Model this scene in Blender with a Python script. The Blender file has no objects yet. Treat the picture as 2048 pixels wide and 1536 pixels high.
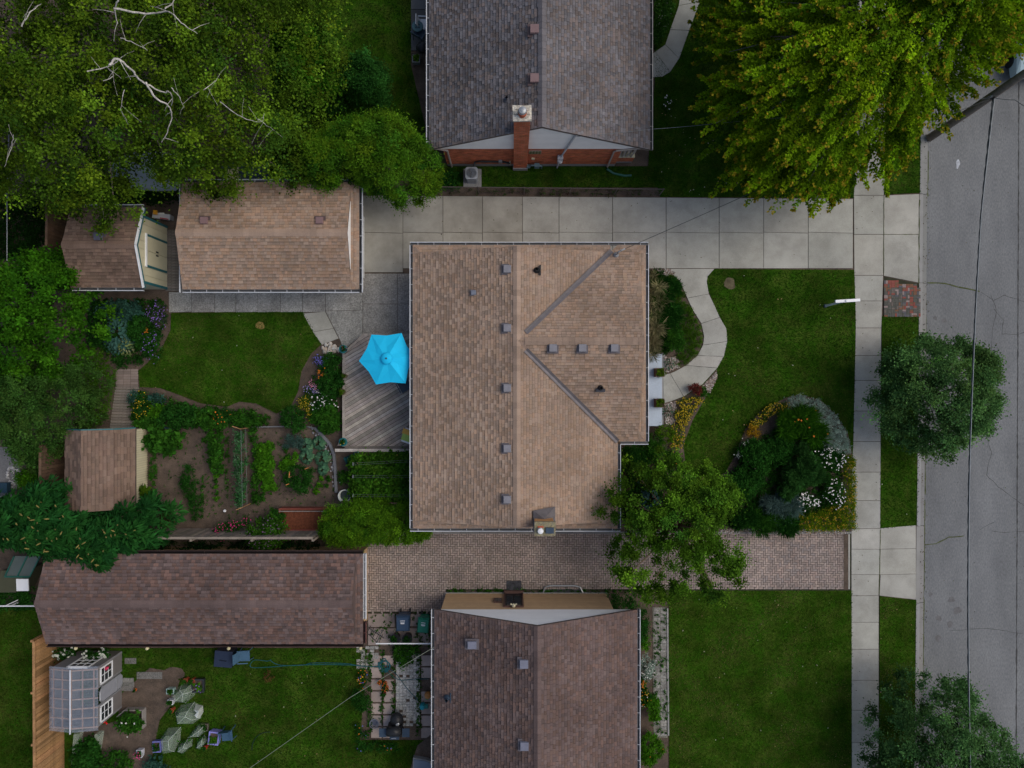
import bpy, math, random
import numpy as np
from mathutils import Vector, Matrix

# ------------------------------------------------------------------ camera, sky, sun, exposure
scn = bpy.context.scene
COL = scn.collection
cam_d = bpy.data.cameras.new('camera'); cam = bpy.data.objects.new('camera', cam_d); COL.objects.link(cam)
CAMH = 32.0; PPM = 45.0
cam.location = (0, 0, CAMH); cam.rotation_euler = (0, 0, 0)
cam_d.sensor_width = 36.0; cam_d.lens = 36.0 * CAMH / (2048 / PPM)
cam_d.clip_end = 2000; scn.camera = cam
SUN_EL, SUN_AZ = math.radians(52), math.radians(80)     # azimuth from +Y (north in picture) towards +X
w = bpy.data.worlds.new('World'); scn.world = w; w.use_nodes = True
nt = w.node_tree; bg = nt.nodes['Background']
sky = nt.nodes.new('ShaderNodeTexSky'); sky.sky_type = 'NISHITA'; sky.sun_disc = False
sky.sun_elevation = SUN_EL; sky.sun_rotation = SUN_AZ; sky.air_density = 1.0; sky.dust_density = 4.0; sky.ozone_density = 1.0
nt.links.new(sky.outputs[0], bg.inputs[0]); bg.inputs[1].default_value = 0.11
sd = bpy.data.lights.new('sun', 'SUN'); sd.energy = 1.0; sd.angle = math.radians(45); sd.color = (1.0, 0.95, 0.86)
sun = bpy.data.objects.new('sun', sd); COL.objects.link(sun)
sdir = Vector((math.sin(SUN_AZ) * math.cos(SUN_EL), math.cos(SUN_AZ) * math.cos(SUN_EL), math.sin(SUN_EL)))
sun.rotation_euler = sdir.to_track_quat('Z', 'Y').to_euler(); sun.location = (20, 0, 40)
vs = scn.view_settings; vs.view_transform = 'Standard'; vs.look = 'None'; vs.gamma = 1.0; vs.use_curve_mapping = False
vs.exposure = 0.12
scn.cycles.max_bounces = 6; scn.cycles.transparent_max_bounces = 12
scn.cycles.use_denoising = True

# ------------------------------------------------------------------ helpers
R = random.Random(7); NR = np.random.default_rng(11)
def W(u, v, z=0.0):
    k = (CAMH - z) / CAMH / PPM
    return Vector(((u - 1024) * k, (768 - v) * k, z))
def WP(pts, z=0.0): return [W(u, v, z) for u, v in pts]
WL = {}
def wl(p): return WL.get(p.name, Vector((0, 0, 0))) if p else Vector((0, 0, 0))
def tag(o, label=None, cat=None, group=None, kind=None):
    if label: o['label'] = label
    if cat: o['category'] = cat
    if group: o['group'] = group
    if kind: o['kind'] = kind
    return o
def thing(name, label, cat, loc, group=None):
    o = bpy.data.objects.new(name, None); COL.objects.link(o); o.location = loc
    o.empty_display_size = 0.2
    WL[o.name] = Vector(loc)
    return tag(o, label, cat, group)
def link(name, me, parent=None, loc=None):
    o = bpy.data.objects.new(name, me); COL.objects.link(o)
    if parent:
        o.parent = parent; o.location = (loc or Vector((0, 0, 0))) - wl(parent)
    elif loc: o.location = loc
    return o
class MB:
    def __init__(s): s.v = []; s.f = []; s.c = []
    def add(s, vs_, fs, col=(1, 1, 1)):
        n = len(s.v); s.v += [tuple(p) for p in vs_]; s.c += col if isinstance(col, list) else [col] * len(vs_)
        s.f += [tuple(i + n for i in f) for f in fs]; return s
    def obox(s, c, ax, ay, az, col=(1, 1, 1)):
        c = Vector(c); ax = Vector(ax); ay = Vector(ay); az = Vector(az)
        vs_ = [c + ax * i + ay * j + az * k for k in (-1, 1) for j in (-1, 1) for i in (-1, 1)]
        return s.add(vs_, [(0, 2, 3, 1), (4, 5, 7, 6), (0, 1, 5, 4), (2, 6, 7, 3), (0, 4, 6, 2), (1, 3, 7, 5)], col)
    def box(s, x0, x1, y0, y1, z0, z1, col=(1, 1, 1)):
        return s.obox(((x0 + x1) / 2, (y0 + y1) / 2, (z0 + z1) / 2), ((x1 - x0) / 2, 0, 0), (0, (y1 - y0) / 2, 0), (0, 0, (z1 - z0) / 2), col)
    def bar(s, p, q, wd, ht, col=(1, 1, 1), up=(0, 0, 1)):
        p = Vector(p); q = Vector(q); d = q - p; L = d.length or 1e-6; d = d / L
        u = Vector(up); sd_ = d.cross(u)
        if sd_.length < 1e-4: sd_ = d.cross(Vector((1, 0, 0)))
        sd_.normalize(); u = sd_.cross(d)
        return s.obox((p + q) / 2, d * L / 2, sd_ * wd / 2, u * ht / 2, col)
    def prism(s, poly, z0, z1, col=(1, 1, 1)):
        if sum(a.x * b.y - b.x * a.y for a, b in zip(poly, poly[1:] + poly[:1])) < 0: poly = poly[::-1]
        n = len(poly)
        vs_ = [(p[0], p[1], z0) for p in poly] + [(p[0], p[1], z1) for p in poly]
        return s.add(vs_, [tuple(range(n - 1, -1, -1)), tuple(range(n, 2 * n))] + [(i, (i + 1) % n, n + (i + 1) % n, n + i) for i in range(n)], col)
    def slab(s, poly3, th, col=(1, 1, 1)):      # planar polygon thickened downwards
        n = len(poly3); a, b, c = [Vector(p) for p in poly3[:3]]
        nn = (b - a).cross(c - a).normalized()
        if nn.z < 0: poly3 = poly3[::-1]; nn = -nn
        vs_ = [Vector(p) for p in poly3] + [Vector(p) - Vector((0, 0, th)) for p in poly3]
        return s.add(vs_, [tuple(range(n)), tuple(range(2 * n - 1, n - 1, -1))] + [(i, n + i, n + (i + 1) % n, (i + 1) % n) for i in range(n)], col)
    def tube(s, pts, rad, sides=6, col=(1, 1, 1), cap=True):
        pts = [Vector(p) for p in pts]
        if not hasattr(rad, '__len__'): rad = [rad] * len(pts)
        base = len(s.v); ref = Vector((0.3, 0.2, 1))
        for i, p in enumerate(pts):
            d = (pts[min(i + 1, len(pts) - 1)] - pts[max(i - 1, 0)]).normalized()
            a = d.cross(ref)
            if a.length < 0.05: a = d.cross(Vector((1, 0, 0)))
            a.normalize(); b = d.cross(a)
            for k in range(sides):
                t = 2 * math.pi * k / sides
                s.v.append(tuple(p + (a * math.cos(t) + b * math.sin(t)) * rad[i])); s.c.append(col)
        for i in range(len(pts) - 1):
            for k in range(sides):
                s.f.append((base + i * sides + k, base + i * sides + (k + 1) % sides, base + (i + 1) * sides + (k + 1) % sides, base + (i + 1) * sides + k))
        if cap:
            s.f.append(tuple(base + k for k in range(sides - 1, -1, -1)))
            s.f.append(tuple(base + (len(pts) - 1) * sides + k for k in range(sides)))
        return s
    def lathe(s, c, prof, sides=16, col=(1, 1, 1), sq=False):   # prof: (r, z) list; sq = squarish section
        base = len(s.v)
        for r, z in prof:
            for k in range(sides):
                t = 2 * math.pi * (k + .5) / sides; q = 1.0
                if sq: q = 1 / max(abs(math.cos(t)), abs(math.sin(t))) * .93
                s.v.append((c[0] + r * q * math.cos(t), c[1] + r * q * math.sin(t), c[2] + z)); s.c.append(col)
        for i in range(len(prof) - 1):
            for k in range(sides):
                s.f.append((base + i * sides + k, base + i * sides + (k + 1) % sides, base + (i + 1) * sides + (k + 1) % sides, base + (i + 1) * sides + k))
        s.f.append(tuple(base + (len(prof) - 1) * sides + k for k in range(sides)))
        s.f.append(tuple(base + k for k in range(sides - 1, -1, -1)))
        return s
    def mesh(s, name, mat):
        me = bpy.data.meshes.new(name); me.from_pydata(s.v, [], s.f); me.update()
        ca = me.color_attributes.new('Col', 'FLOAT_COLOR', 'POINT')
        a = np.ones((len(s.v), 4), np.float32); a[:, :3] = np.array(s.c, np.float32).reshape(-1, 3); ca.data.foreach_set('color', a.ravel())
        me.materials.append(mat); return me
    def build(s, name, mat, parent=None, label=None, cat=None, group=None, kind=None, smooth=False):
        me = s.mesh(name, mat)
        if smooth: me.shade_smooth()
        return tag(link(name, me, parent), label, cat, group, kind)
def tone(a=.85, b=1.15, tint=.03):
    t = R.uniform(a, b); return (t * R.uniform(1 - tint, 1 + tint), t, t * R.uniform(1 - tint, 1 + tint))

# ------------------------------------------------------------------ materials
MATS = {}
def mat(name, col, rough=.8, var=.18, scale=3.0, fine=.0, fscale=60, bump=0.0, bscale=80, metal=0.0, spec=.3, col2=None, stretch=None, alpha=1.0, trans=0.0, obj=False, coat=0):
    if name in MATS: return MATS[name]
    m = bpy.data.materials.new(name); m.use_nodes = True; t = m.node_tree; N = t.nodes; L = t.links
    p = N['Principled BSDF']; p.inputs['Roughness'].default_value = rough; p.inputs['Metallic'].default_value = metal
    p.inputs['Specular IOR Level'].default_value = spec; p.inputs['Alpha'].default_value = alpha
    p.inputs['Coat Weight'].default_value = coat
    at = N.new('ShaderNodeAttribute'); at.attribute_name = 'Col'
    if obj:
        tc = N.new('ShaderNodeTexCoord'); pos = tc.outputs['Object']
    else:
        g = N.new('ShaderNodeNewGeometry'); pos = g.outputs['Position']
    if stretch:
        mp = N.new('ShaderNodeMapping'); mp.inputs['Scale'].default_value = stretch; L.new(pos, mp.inputs['Vector']); pos = mp.outputs['Vector']
    def noise(sc, det=4, ro=.6):
        n = N.new('ShaderNodeTexNoise'); n.inputs['Scale'].default_value = sc; n.inputs['Detail'].default_value = det; n.inputs['Roughness'].default_value = ro
        L.new(pos, n.inputs['Vector']); return n.outputs['Fac']
    def rng(f, lo, hi, a=.3, b=.7):
        r = N.new('ShaderNodeMapRange'); L.new(f, r.inputs[0]); r.inputs[1].default_value = a; r.inputs[2].default_value = b; r.inputs[3].default_value = lo; r.inputs[4].default_value = hi; return r.outputs[0]
    def mul(a, b):
        v = N.new('ShaderNodeVectorMath'); v.operation = 'MULTIPLY'; L.new(a, v.inputs[0]); L.new(b, v.inputs[1]); return v.outputs[0]
    n1 = noise(scale)
    if col2:
        mx = N.new('ShaderNodeMix'); mx.data_type = 'RGBA'; mx.inputs[6].default_value = (*col, 1); mx.inputs[7].default_value = (*col2, 1)
        L.new(rng(noise(scale * 2.3, 6, .7), 0, 1, .42, .62), mx.inputs[0]); c = mx.outputs[2]
    else:
        rg = N.new('ShaderNodeRGB'); rg.outputs[0].default_value = (*col, 1); c = rg.outputs[0]
    c = mul(c, at.outputs['Color'])
    c = mul(c, rng(n1, 1 - var, 1 + var))
    if fine: c = mul(c, rng(noise(fscale, 3, .7), 1 - fine, 1 + fine))
    L.new(c, p.inputs['Base Color'])
    if bump:
        b = N.new('ShaderNodeBump'); b.inputs['Strength'].default_value = bump; b.inputs['Distance'].default_value = .02
        L.new(noise(bscale, 4, .7), b.inputs['Height']); L.new(b.outputs[0], p.inputs['Normal'])
    if trans:
        tr = N.new('ShaderNodeBsdfTranslucent'); L.new(c, tr.inputs[0]); ms = N.new('ShaderNodeMixShader'); ms.inputs[0].default_value = trans
        L.new(p.outputs[0], ms.inputs[1]); L.new(tr.outputs[0], ms.inputs[2]); L.new(ms.outputs[0], N['Material Output'].inputs['Surface'])
    MATS[name] = m; return m
M_LEAF = mat('leaf', (1, 1, 1), .8, .0, 1.0, spec=.03, trans=.42)
M_PETAL = mat('petal', (1, 1, 1), .6, .0, 1.0, spec=.2, trans=.15)
M_BARK = mat('bark', (.10, .075, .055), .9, .3, 9, .3, 60, bump=.5)
M_BIRCH = mat('birch_bark', (.40, .38, .35), .8, .35, 4, .5, 14)
M_SOIL = mat('soil', (.105, .078, .060), .95, .28, 1.3, .38, 30, bump=.8, bscale=40, col2=(.075, .058, .045))
M_LAWN = mat('lawn_turf', (.023, .070, .004), .95, .45, .7, .45, 24, bump=.8, bscale=50, col2=(.045, .076, .010), spec=.02)
M_CONC = mat('concrete', (.372, .370, .335), .85, .15, .55, .14, 40, bump=.15, bscale=120, col2=(.318, .315, .282))
M_AGGR = mat('exposed_aggregate', (.285, .282, .265), .9, .2, 1.1, .5, 20, bump=.5, bscale=70, col2=(.235, .232, .218))
M_KERB = mat('kerb_concrete', (.27, .27, .265), .85, .12, 1.2, .12, 60)
M_ROAD = mat('old_asphalt', (.172, .181, .188), .9, .13, .5, .26, 24, bump=.4, bscale=60, col2=(.150, .158, .166), stretch=(1, .35, 1))
M_TAR = mat('crack_dark', (.055, .055, .055), .9, .2, 5)
M_WEED = mat('crack_weed', (.07, .085, .03), .95, .4, 8)
M_WHITE = mat('white_paint', (.74, .76, .78), .5, .05, 2)
M_SIDING = mat('white_siding', (.86, .87, .87), .55, .04, 2)
M_GUT = mat('gutter_metal', (.60, .63, .67), .4, .08, 3)
M_DECKG = mat('roof_deck', (.09, .07, .06), .9, .1, 3)
def shingle_mat(n, c): return mat(n, c, .93, .2, .5, .22, 46, bump=.35, bscale=150, spec=.15)
M_SH_TAN = shingle_mat('tan_shingle', (.318, .234, .180))
M_SH_NORTH = shingle_mat('charcoal_shingle', (.150, .142, .152))
M_SH_SOUTH = shingle_mat('plum_shingle', (.132, .096, .090))
M_SH_SHED = shingle_mat('shed_shingle', (.185, .128, .100))
M_BRICK = mat('red_brick', (.44, .135, .065), .85, .15, 3, .15, 40)
M_MORT = mat('mortar', (.42, .38, .34), .9, .1, 5)
M_PAVER = mat('paver', (.33, .268, .238), .9, .2, .5, .16, 60, col2=(.27, .225, .205))
M_PBASE = mat('paver_joint', (.035, .038, .022), .95, .4, 2.5)
M_CLINK = mat('clinker_brick', (.3, .3, .3), .85, .1, 6, .2, 50)
M_DECK = mat('weathered_deck', (.34, .305, .27), .85, .3, 2.2, .3, 30, stretch=(1, 1, 1), obj=True, bump=.2)
M_WOOD = mat('cedar_wood', (.34, .19, .085), .8, .35, 2, .3, 20, obj=True)
M_WOODD = mat('dark_wood', (.12, .075, .048), .85, .25, 4, .2, 30)
M_WOODG = mat('grey_wood', (.25, .235, .22), .85, .2, 4, .2, 30)
M_CREAM = mat('cream_paint', (.56, .52, .36), .6, .06, 2)
M_TEAL = mat('teal_paint', (.02, .12, .14), .5, .08, 3)
M_BEIGE = mat('beige_siding', (.47, .32, .18), .7, .08, 3)
M_BLACK = mat('black_plastic', (.02, .022, .025), .45, .1, 4)
M_NAVY = mat('navy_plastic', (.035, .06, .095), .45, .1, 4)
M_GLASS = mat('dark_glass', (.02, .025, .03), .08, .1, 3, spec=.6)
M_METAL = mat('grey_metal', (.33, .35, .37), .4, .1, 5, metal=.5)
M_VENT = mat('vent_metal', (.20, .20, .225), .5, .12, 5)
M_STONE = mat('river_stone', (.34, .29, .26), .8, .2, 6)
M_PVC = mat('any_plastic', (1, 1, 1), .45, .06, 4)
M_WIRE = mat('cable', (.03, .04, .045), .6, .1, 4)

# ------------------------------------------------------------------ polygons and foliage
def inpoly(P, poly):
    x, y = P[:, 0], P[:, 1]; r = np.zeros(len(P), bool); n = len(poly)
    for i in range(n):
        x1, y1 = poly[i][0], poly[i][1]; x2, y2 = poly[(i + 1) % n][0], poly[(i + 1) % n][1]
        if y1 == y2: continue
        c = ((y1 > y) != (y2 > y)) & (x < (x2 - x1) * (y - y1) / (y2 - y1) + x1); r ^= c
    return r
def edged(P, poly):
    d = np.full(len(P), 1e9); n = len(poly)
    for i in range(n):
        a = np.array(poly[i][:2]); b = np.array(poly[(i + 1) % n][:2]); ab = b - a
        t = np.clip(((P - a) @ ab) / max(ab @ ab, 1e-9), 0, 1); q = a + t[:, None] * ab
        d = np.minimum(d, np.hypot(*(P - q).T))
    return d
def sample_in(poly, n):
    A = np.array([[p[0], p[1]] for p in poly]); lo = A.min(0); hi = A.max(0); out = []
    k = 0
    while k < n:
        P = NR.uniform(lo, hi, (max(n * 2, 64), 2)); P = P[inpoly(P, poly)]; out.append(P); k += len(P)
    return np.concatenate(out)[:n]
def area(poly):
    return abs(sum(a[0] * b[1] - b[0] * a[1] for a, b in zip(poly, poly[1:] + poly[:1]))) / 2
def nrm(a): return a / np.maximum(np.linalg.norm(a, axis=1, keepdims=True), 1e-9)
def leaf_mesh(name, P, D, Nn, L, Wd, C, material, fold=.18):
    n = len(P); D = nrm(D); S = nrm(np.cross(D, Nn)); Nn = nrm(np.cross(S, D))
    L = L[:, None]; Wd = Wd[:, None]
    V = np.empty((n, 4, 3), np.float32)
    V[:, 0] = P - D * L * .5; V[:, 1] = P + S * Wd * .5 + Nn * Wd * fold; V[:, 2] = P + D * L * .5 - Nn * L * .08; V[:, 3] = P - S * Wd * .5 + Nn * Wd * fold
    me = bpy.data.meshes.new(name); me.vertices.add(n * 4); me.vertices.foreach_set('co', V.ravel())
    b = (np.arange(n) * 4)[:, None]; lp = (b + np.array([[0, 1, 2, 0, 2, 3]])).ravel().astype(np.int32)
    me.loops.add(n * 6); me.loops.foreach_set('vertex_index', lp)
    me.polygons.add(n * 2); me.polygons.foreach_set('loop_start', np.arange(0, n * 6, 3, dtype=np.int32))
    me.update(calc_edges=True)
    ca = me.color_attributes.new('Col', 'FLOAT_COLOR', 'POINT'); cc = np.ones((n, 4, 4), np.float32); cc[:, :, :3] = C[:, None, :]; ca.data.foreach_set('color', cc.ravel())
    me.materials.append(material); return me
def clusters(poly, z0, z1, n, lump=.25, deep=.5, pw=.5):
    P = sample_in(poly, n); d = edged(P, poly); dm = d.max() * .75 + 1e-6; t = np.clip(d / dm, 0, 1)
    z = z0 + (z1 - z0) * (1 - (1 - t) ** 2) ** pw
    A = np.array([[p[0], p[1]] for p in poly]); s = math.sqrt(area(poly))
    for _ in range(14):
        c = A.min(0) + NR.random(2) * (A.max(0) - A.min(0)); rr = s * NR.uniform(.08, .2)
        z += lump * (z1 - z0) * NR.uniform(-1, 1) * np.exp(-((P - c) ** 2).sum(1) / rr ** 2)
    u = NR.random(n); z = np.maximum(z - (z - z0 * .6) * deep * u ** 2.2, z0 * .5 + .03)
    return np.column_stack([P, z]), t
def foliage(name, parent, C3, r, m, L, Wd, cols, style='round', tips=None, tipf=.2, plume=1.0, centre=None, ctone=.22, ltone=.2, up=.9, droop=0.0, label=None, kind=None, zs=.75):
    n = len(C3); N = n * m; ci = np.repeat(np.arange(n), m)
    cols = np.array(cols, float); gm = (cols[:, 1] > cols[:, 0] * .72) & (cols[:, 1] * .55 > cols[:, 2]); cols[gm] *= np.array([.64, 1.12, .62]); wt = NR.random((n, len(cols))) ** 3; wt /= wt.sum(1, keepdims=True)
    cc = (wt @ cols) * np.exp(NR.normal(0, ctone, (n, 1)))
    leafc = cc[ci] * 1.45 * np.exp(NR.normal(0, ltone, (N, 1))) * np.array([1, 1, 1])
    v = nrm(NR.normal(size=(N, 3))); v[:, 2] = np.where(NR.random(N) < .7, np.abs(v[:, 2]), v[:, 2])
    rr = r * np.exp(NR.normal(0, .25, n)); rc = rr[ci][:, None]
    cen = C3[:, :2].mean(0) if centre is None else np.array(centre[:2])
    out = np.column_stack([C3[:, :2] - cen, np.zeros(n)]); out = nrm(out)
    if style == 'plume':
        a = nrm(out * 1.0 + np.array([0, 0, .5]) + NR.normal(0, .2, (n, 3))); s = NR.random(N)
        P = C3[ci] + a[ci] * ((s - .6) * plume)[:, None] * (rc / r) + v * rc * (1.05 - .75 * s)[:, None]
        D = nrm(a[ci] * .6 + v * .8 - np.array([0, 0, .25]))
        tipm = (s > 1 - tipf) & (NR.random(N) < .75)
    elif style == 'rosette':
        a = nrm(np.column_stack([v[:, 0], v[:, 1], np.zeros(N)])); s = NR.random(N) ** .7
        P = C3[ci] + a * rc * s[:, None] + np.column_stack([np.zeros((N, 2)), -droop * (s * rc[:, 0]) + .1 * NR.random(N) * rc[:, 0]])
        D = nrm(a + np.array([0, 0, -droop * .8]) + NR.normal(0, .18, (N, 3))); tipm = NR.random(N) < 0
    elif style == 'spike':           # grasses, upright arching blades
        a = nrm(np.column_stack([v[:, 0], v[:, 1], np.full(N, .55)])); s = NR.random(N) * .6 + .3
        P = C3[ci] + a * rc * s[:, None]; D = nrm(a + NR.normal(0, .15, (N, 3))); tipm = NR.random(N) < 0
    else:
        P = C3[ci] + v * rc * (np.abs(NR.normal(.55, .38, (N, 1)))) * np.array([1, 1, zs])
        D = nrm(v + NR.normal(0, .7, (N, 3)) - np.array([0, 0, .25 + droop])); tipm = (v[:, 2] > .75) & (NR.random(N) < tipf)
    Nn = nrm(v * .45 + np.array([0, 0, up]) + NR.normal(0, .38, (N, 3)))
    if tips is not None: leafc[tipm] = np.array(tips) * np.exp(NR.normal(0, .2, (int(tipm.sum()), 1)))
    P[:, 2] = np.maximum(P[:, 2], .02)
    Ls = L * np.exp(NR.normal(0, .2, N)); Ws = Wd * np.exp(NR.normal(0, .2, N))
    me = leaf_mesh(name, P, D, Nn, Ls, Ws, np.clip(leafc, 0, 1), M_LEAF)
    return tag(link(name, me, parent), label, None, None, kind)
def blossoms(name, parent, C3, n, size, col, jit=.05, label=None):
    i = NR.integers(0, len(C3), n); P = C3[i] + NR.normal(0, jit, (n, 3)); P[:, 2] = np.maximum(P[:, 2], .05)
    col = np.array(col, float).reshape(-1, 3); c = col[NR.integers(0, len(col), n)] * np.exp(NR.normal(0, .12, (n, 1)))
    P = np.repeat(P, 2, 0); D = nrm(NR.normal(size=(n * 2, 3)) * np.array([1, 1, .15])); D[1::2] = np.column_stack([-D[::2, 1], D[::2, 0], D[::2, 2]])
    Nn = nrm(np.array([0, 0, 1.]) + NR.normal(0, .25, (n * 2, 3)))
    s = size * np.exp(NR.normal(0, .15, n * 2))
    return tag(link(name, leaf_mesh(name, P, D, Nn, s, s * .8, np.clip(np.repeat(c, 2, 0), 0, 1), M_PETAL, .1), parent), label)
def ell(u, v, ru, rv, n=18, wob=.14):
    ph = R.uniform(0, 6); return [(u + ru * math.cos(t) * (1 + wob * math.sin(3 * t + ph) + R.uniform(-wob, wob) * .6), v + rv * math.sin(t) * (1 + wob * math.cos(2 * t + ph))) for t in [2 * math.pi * i / n for i in range(n)]]
# ------------------------------------------------------------------ ground, road, pavements, lawns, beds
def struct(name, mb, m, parent=None): return mb.build(name, m, parent, kind=None if parent else 'structure')
struct('ground', MB().add([(-600, -600, -.14), (600, -600, -.14), (600, 600, -.14), (-600, 600, -.14)], [(0, 1, 2, 3)]), mat('far_ground', (.045, .06, .022), .95, .4, .05, .3, 2))
def kx(v): return 1842 - (v - 400) * .0095           # kerb's yard side
yard = [Vector((-70, 60, 0)), W(kx(-1900), -1900), W(kx(3500), 3500), Vector((-70, -60, 0))]
struct('yard_soil', MB().prism(yard, -.139, 0), M_SOIL)
rl = lambda v: kx(v) + 15
road = struct('road', MB().prism([W(rl(-1900), -1900), W(2330, -1900), W(2310, 3500), W(rl(3500), 3500)], -.138, -.085), M_ROAD)
# kerb: upright kerb and gutter pan, in lengths
kerb = thing('kerb', None, None, W(1838, 768)); kerb['kind'] = 'structure'
kj = [-420, -260, -100, 60, 225, 388, 566, 730, 900, 1052, 1206, 1380, 1560, 1760]
for a, b in zip(kj, kj[1:]):
    lo = 553 < (a + b) / 2 < 560 or 388 <= a < 560 or 1052 <= a < 1200
    h = .012 if lo else .045
    MB().prism([W(kx(a) - 3, a + .5), W(kx(a) + 4, a + .5), W(kx(b) + 4, b - .5), W(kx(b) - 3, b - .5)], -.13, h, tone(.95, 1.08)).build('kerb_stone', M_KERB, kerb)
    MB().prism([W(kx(a) + 4.2, a + .5), W(kx(a) + 14.6, a + .5), W(kx(b) + 14.6, b - .5), W(kx(b) + 4.2, b - .5)], -.13, -.075, tone(.8, .92)).build('gutter_pan', M_KERB, kerb)
def strip(mb, pts, wd, z, wob=0, col=(1, 1, 1)):
    P = [W(u, v, 0) for u, v in pts]
    for a, b in zip(P, P[1:]):
        n = max(1, int((b - a).length / .18)); d = (b - a); s = Vector((-d.y, d.x, 0)).normalized()
        prev = None
        for i in range(n + 1):
            q = a + d * i / n + s * R.uniform(-wob, wob); ww = wd * R.uniform(.4, 1.3) / 2
            cur = (q + s * ww, q - s * ww)
            if prev: mb.add([Vector((p.x, p.y, z)) for p in (prev[0], prev[1], cur[1], cur[0])], [(0, 1, 2, 3)], col)
            prev = cur
cr = MB(); rz = -.081
for pts, wd in [([(1965, 583), (1990, 600), (2010, 590), (2060, 605)], .02), ([(1985, 590), (1995, 620), (1988, 660), (1985, 720)], .018), ([(1990, 618), (2010, 640), (2006, 668), (2040, 668), (2070, 660)], .018),
                ([(1975, 870), (1985, 905), (1975, 950), (2000, 975), (2048, 1010), (2100, 1040)], .02), ([(1985, 1062), (2010, 1066), (2060, 1062)], .018), ([(1905, 1262), (1975, 1258), (2048, 1268)], .018),
                ([(1962, 1060), (1990, 1045)], .015)]:
    strip(cr, pts, wd, rz, .02)
cr.build('crack', M_TAR, road)
sm = MB()
for a, b in [(-1500, 500), (500, 1100), (1100, 2600)]: strip(sm, [(2041 - .004 * a, a), (2041 - .004 * b, b)], .055, rz - .001, .008)
sm.build('seam', M_TAR, road)
cw = MB()
for pts, wd in [([(1856, 565), (1890, 566), (1920, 574), (1962, 582)], .06), ([(1852, 1091), (1875, 1088), (1900, 1075), (1930, 1073)], .045), ([(kx(350) + 15, 300), (kx(390) + 15, 392)], .09), ([(kx(700) + 15, 590), (kx(900) + 15, 990)], .05), ([(kx(1000) + 15, 1000), (kx(1600) + 15, 1600)], .07), ([(1767, 393), (1766.6, 550)], .02), ([(1760, 1060), (1757.5, 1190)], .03), ([(1767, 469), (1836, 469)], .02), ([(1838, 400), (1836.5, 568)], .035)]:
    strip(cw, pts, wd, rz + .001 if pts[0][0] > 1845 else .042, .012)
cw.build('weed_growth', M_WEED, road)
sp = MB()
for u, v, r in [(1905, 1200, 7), (1917, 1222, 8), (1880, 1238, 6), (1902, 1250, 6), (1878, 1278, 6), (1890, 641, 5), (1873, 636, 4), (1863, 1190, 4)]:
    sp.prism([W(a, b) for a, b in ell(u, v, r, r, 14, .25)], -.0845, rz - .001)
sp.build('oil_spot', mat('oil_spot', (.13, .13, .135), .8, .2, 8), road)
MB().prism([W(a, b) for a, b in ell(1918, 327, 4, 8, 12, .3)], -.0845, rz).build('paint_spot', mat('pale_spot', (.42, .45, .5), .8, .3, 9), road)
# far pavement side
struct('far_verge', MB().prism([W(2332, -1900), W(4500, -1900), W(4500, 3500), W(2312, 3500)], -.138, .02), M_LAWN)

def slab(poly, parent, m, z=.03, name='slab', inset=.5, lo=.93, hi=1.06, zj=.004, z0=.001):
    c = (sum(p[0] for p in poly) / len(poly), sum(p[1] for p in poly) / len(poly)); q = []
    for u, v in poly:
        d = math.hypot(u - c[0], v - c[1]); q.append((u - (u - c[0]) / d * inset * 1.3, v - (v - c[1]) / d * inset * 1.3))
    return MB().prism(WP(q), z0, z + R.uniform(-zj, zj), tone(lo, hi, .015)).build(name, m, parent)
def lerp_edge(E, v):
    for (u0, v0), (u1, v1) in zip(E, E[1:]):
        if v0 <= v <= v1: return u0 + (u1 - u0) * (v - v0) / (v1 - v0)
    return E[0][0] if v < E[0][1] else E[-1][0]
# sidewalk
sw = thing('sidewalk', None, None, W(1735, 768)); sw['kind'] = 'structure'
SL = [(1716, -200), (1712, 340), (1707, 391), (1708, 551), (1711, 640), (1706, 880), (1702, 945), (1702, 1170), (1703, 1536), (1703, 1800)]
SR = [(1776, -200), (1770, 300), (1767, 391), (1766, 551), (1762, 660), (1760, 1057), (1757, 1191), (1757, 1536), (1756, 1800)]
jy = [-200, -120, -45, 25, 95, 165, 235, 300, 391, 469, 551, 602, 656, 711, 761, 822, 883, 944, 1001, 1057, 1098, 1149, 1191, 1244, 1298, 1360, 1420, 1484, 1545, 1605, 1665]
for a, b in zip(jy, jy[1:]):
    slab([(lerp_edge(SL, a), a), (lerp_edge(SR, a), a), (lerp_edge(SR, b), b), (lerp_edge(SL, b), b)], sw, M_CONC, .032)
# main driveway
M_CSTAIN = mat('stained_concrete', (.315, .308, .275), .88, .3, .45, .12, 60, col2=(.265, .256, .225))
dw = thing('driveway', None, None, W(1300, 465)); dw['kind'] = 'structure'
dx = [725, 806, 886, 965, 1045, 1118, 1225, 1332, 1438, 1527, 1616, 1705.5]
for a, b in zip(dx, dx[1:]):
    t0 = 391 + (a - 725) * .0071; t1 = 391 + (b - 725) * .0071
    mm = M_CSTAIN if b < 1060 else M_CONC
    slab([(a, t0), (b, t1), (b, 466.5), (a, 464.5)], dw, mm, .03)
    bot = 545 if b < 830 else 537
    slab([(a, 464.5), (b, 466.5), (b, bot), (a, bot)], dw, mm, .03)
ap = thing('driveway_apron', None, None, W(1800, 470)); ap['kind'] = 'structure'
slab([(1767.5, 391), (1838, 388), (1838, 469), (1767, 469)], ap, M_CONC); slab([(1767, 469), (1838, 469), (1837, 566), (1767, 552)], ap, M_CONC)
ap2 = thing('driveway_apron', None, None, W(1796, 1120)); ap2['kind'] = 'structure'
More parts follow.
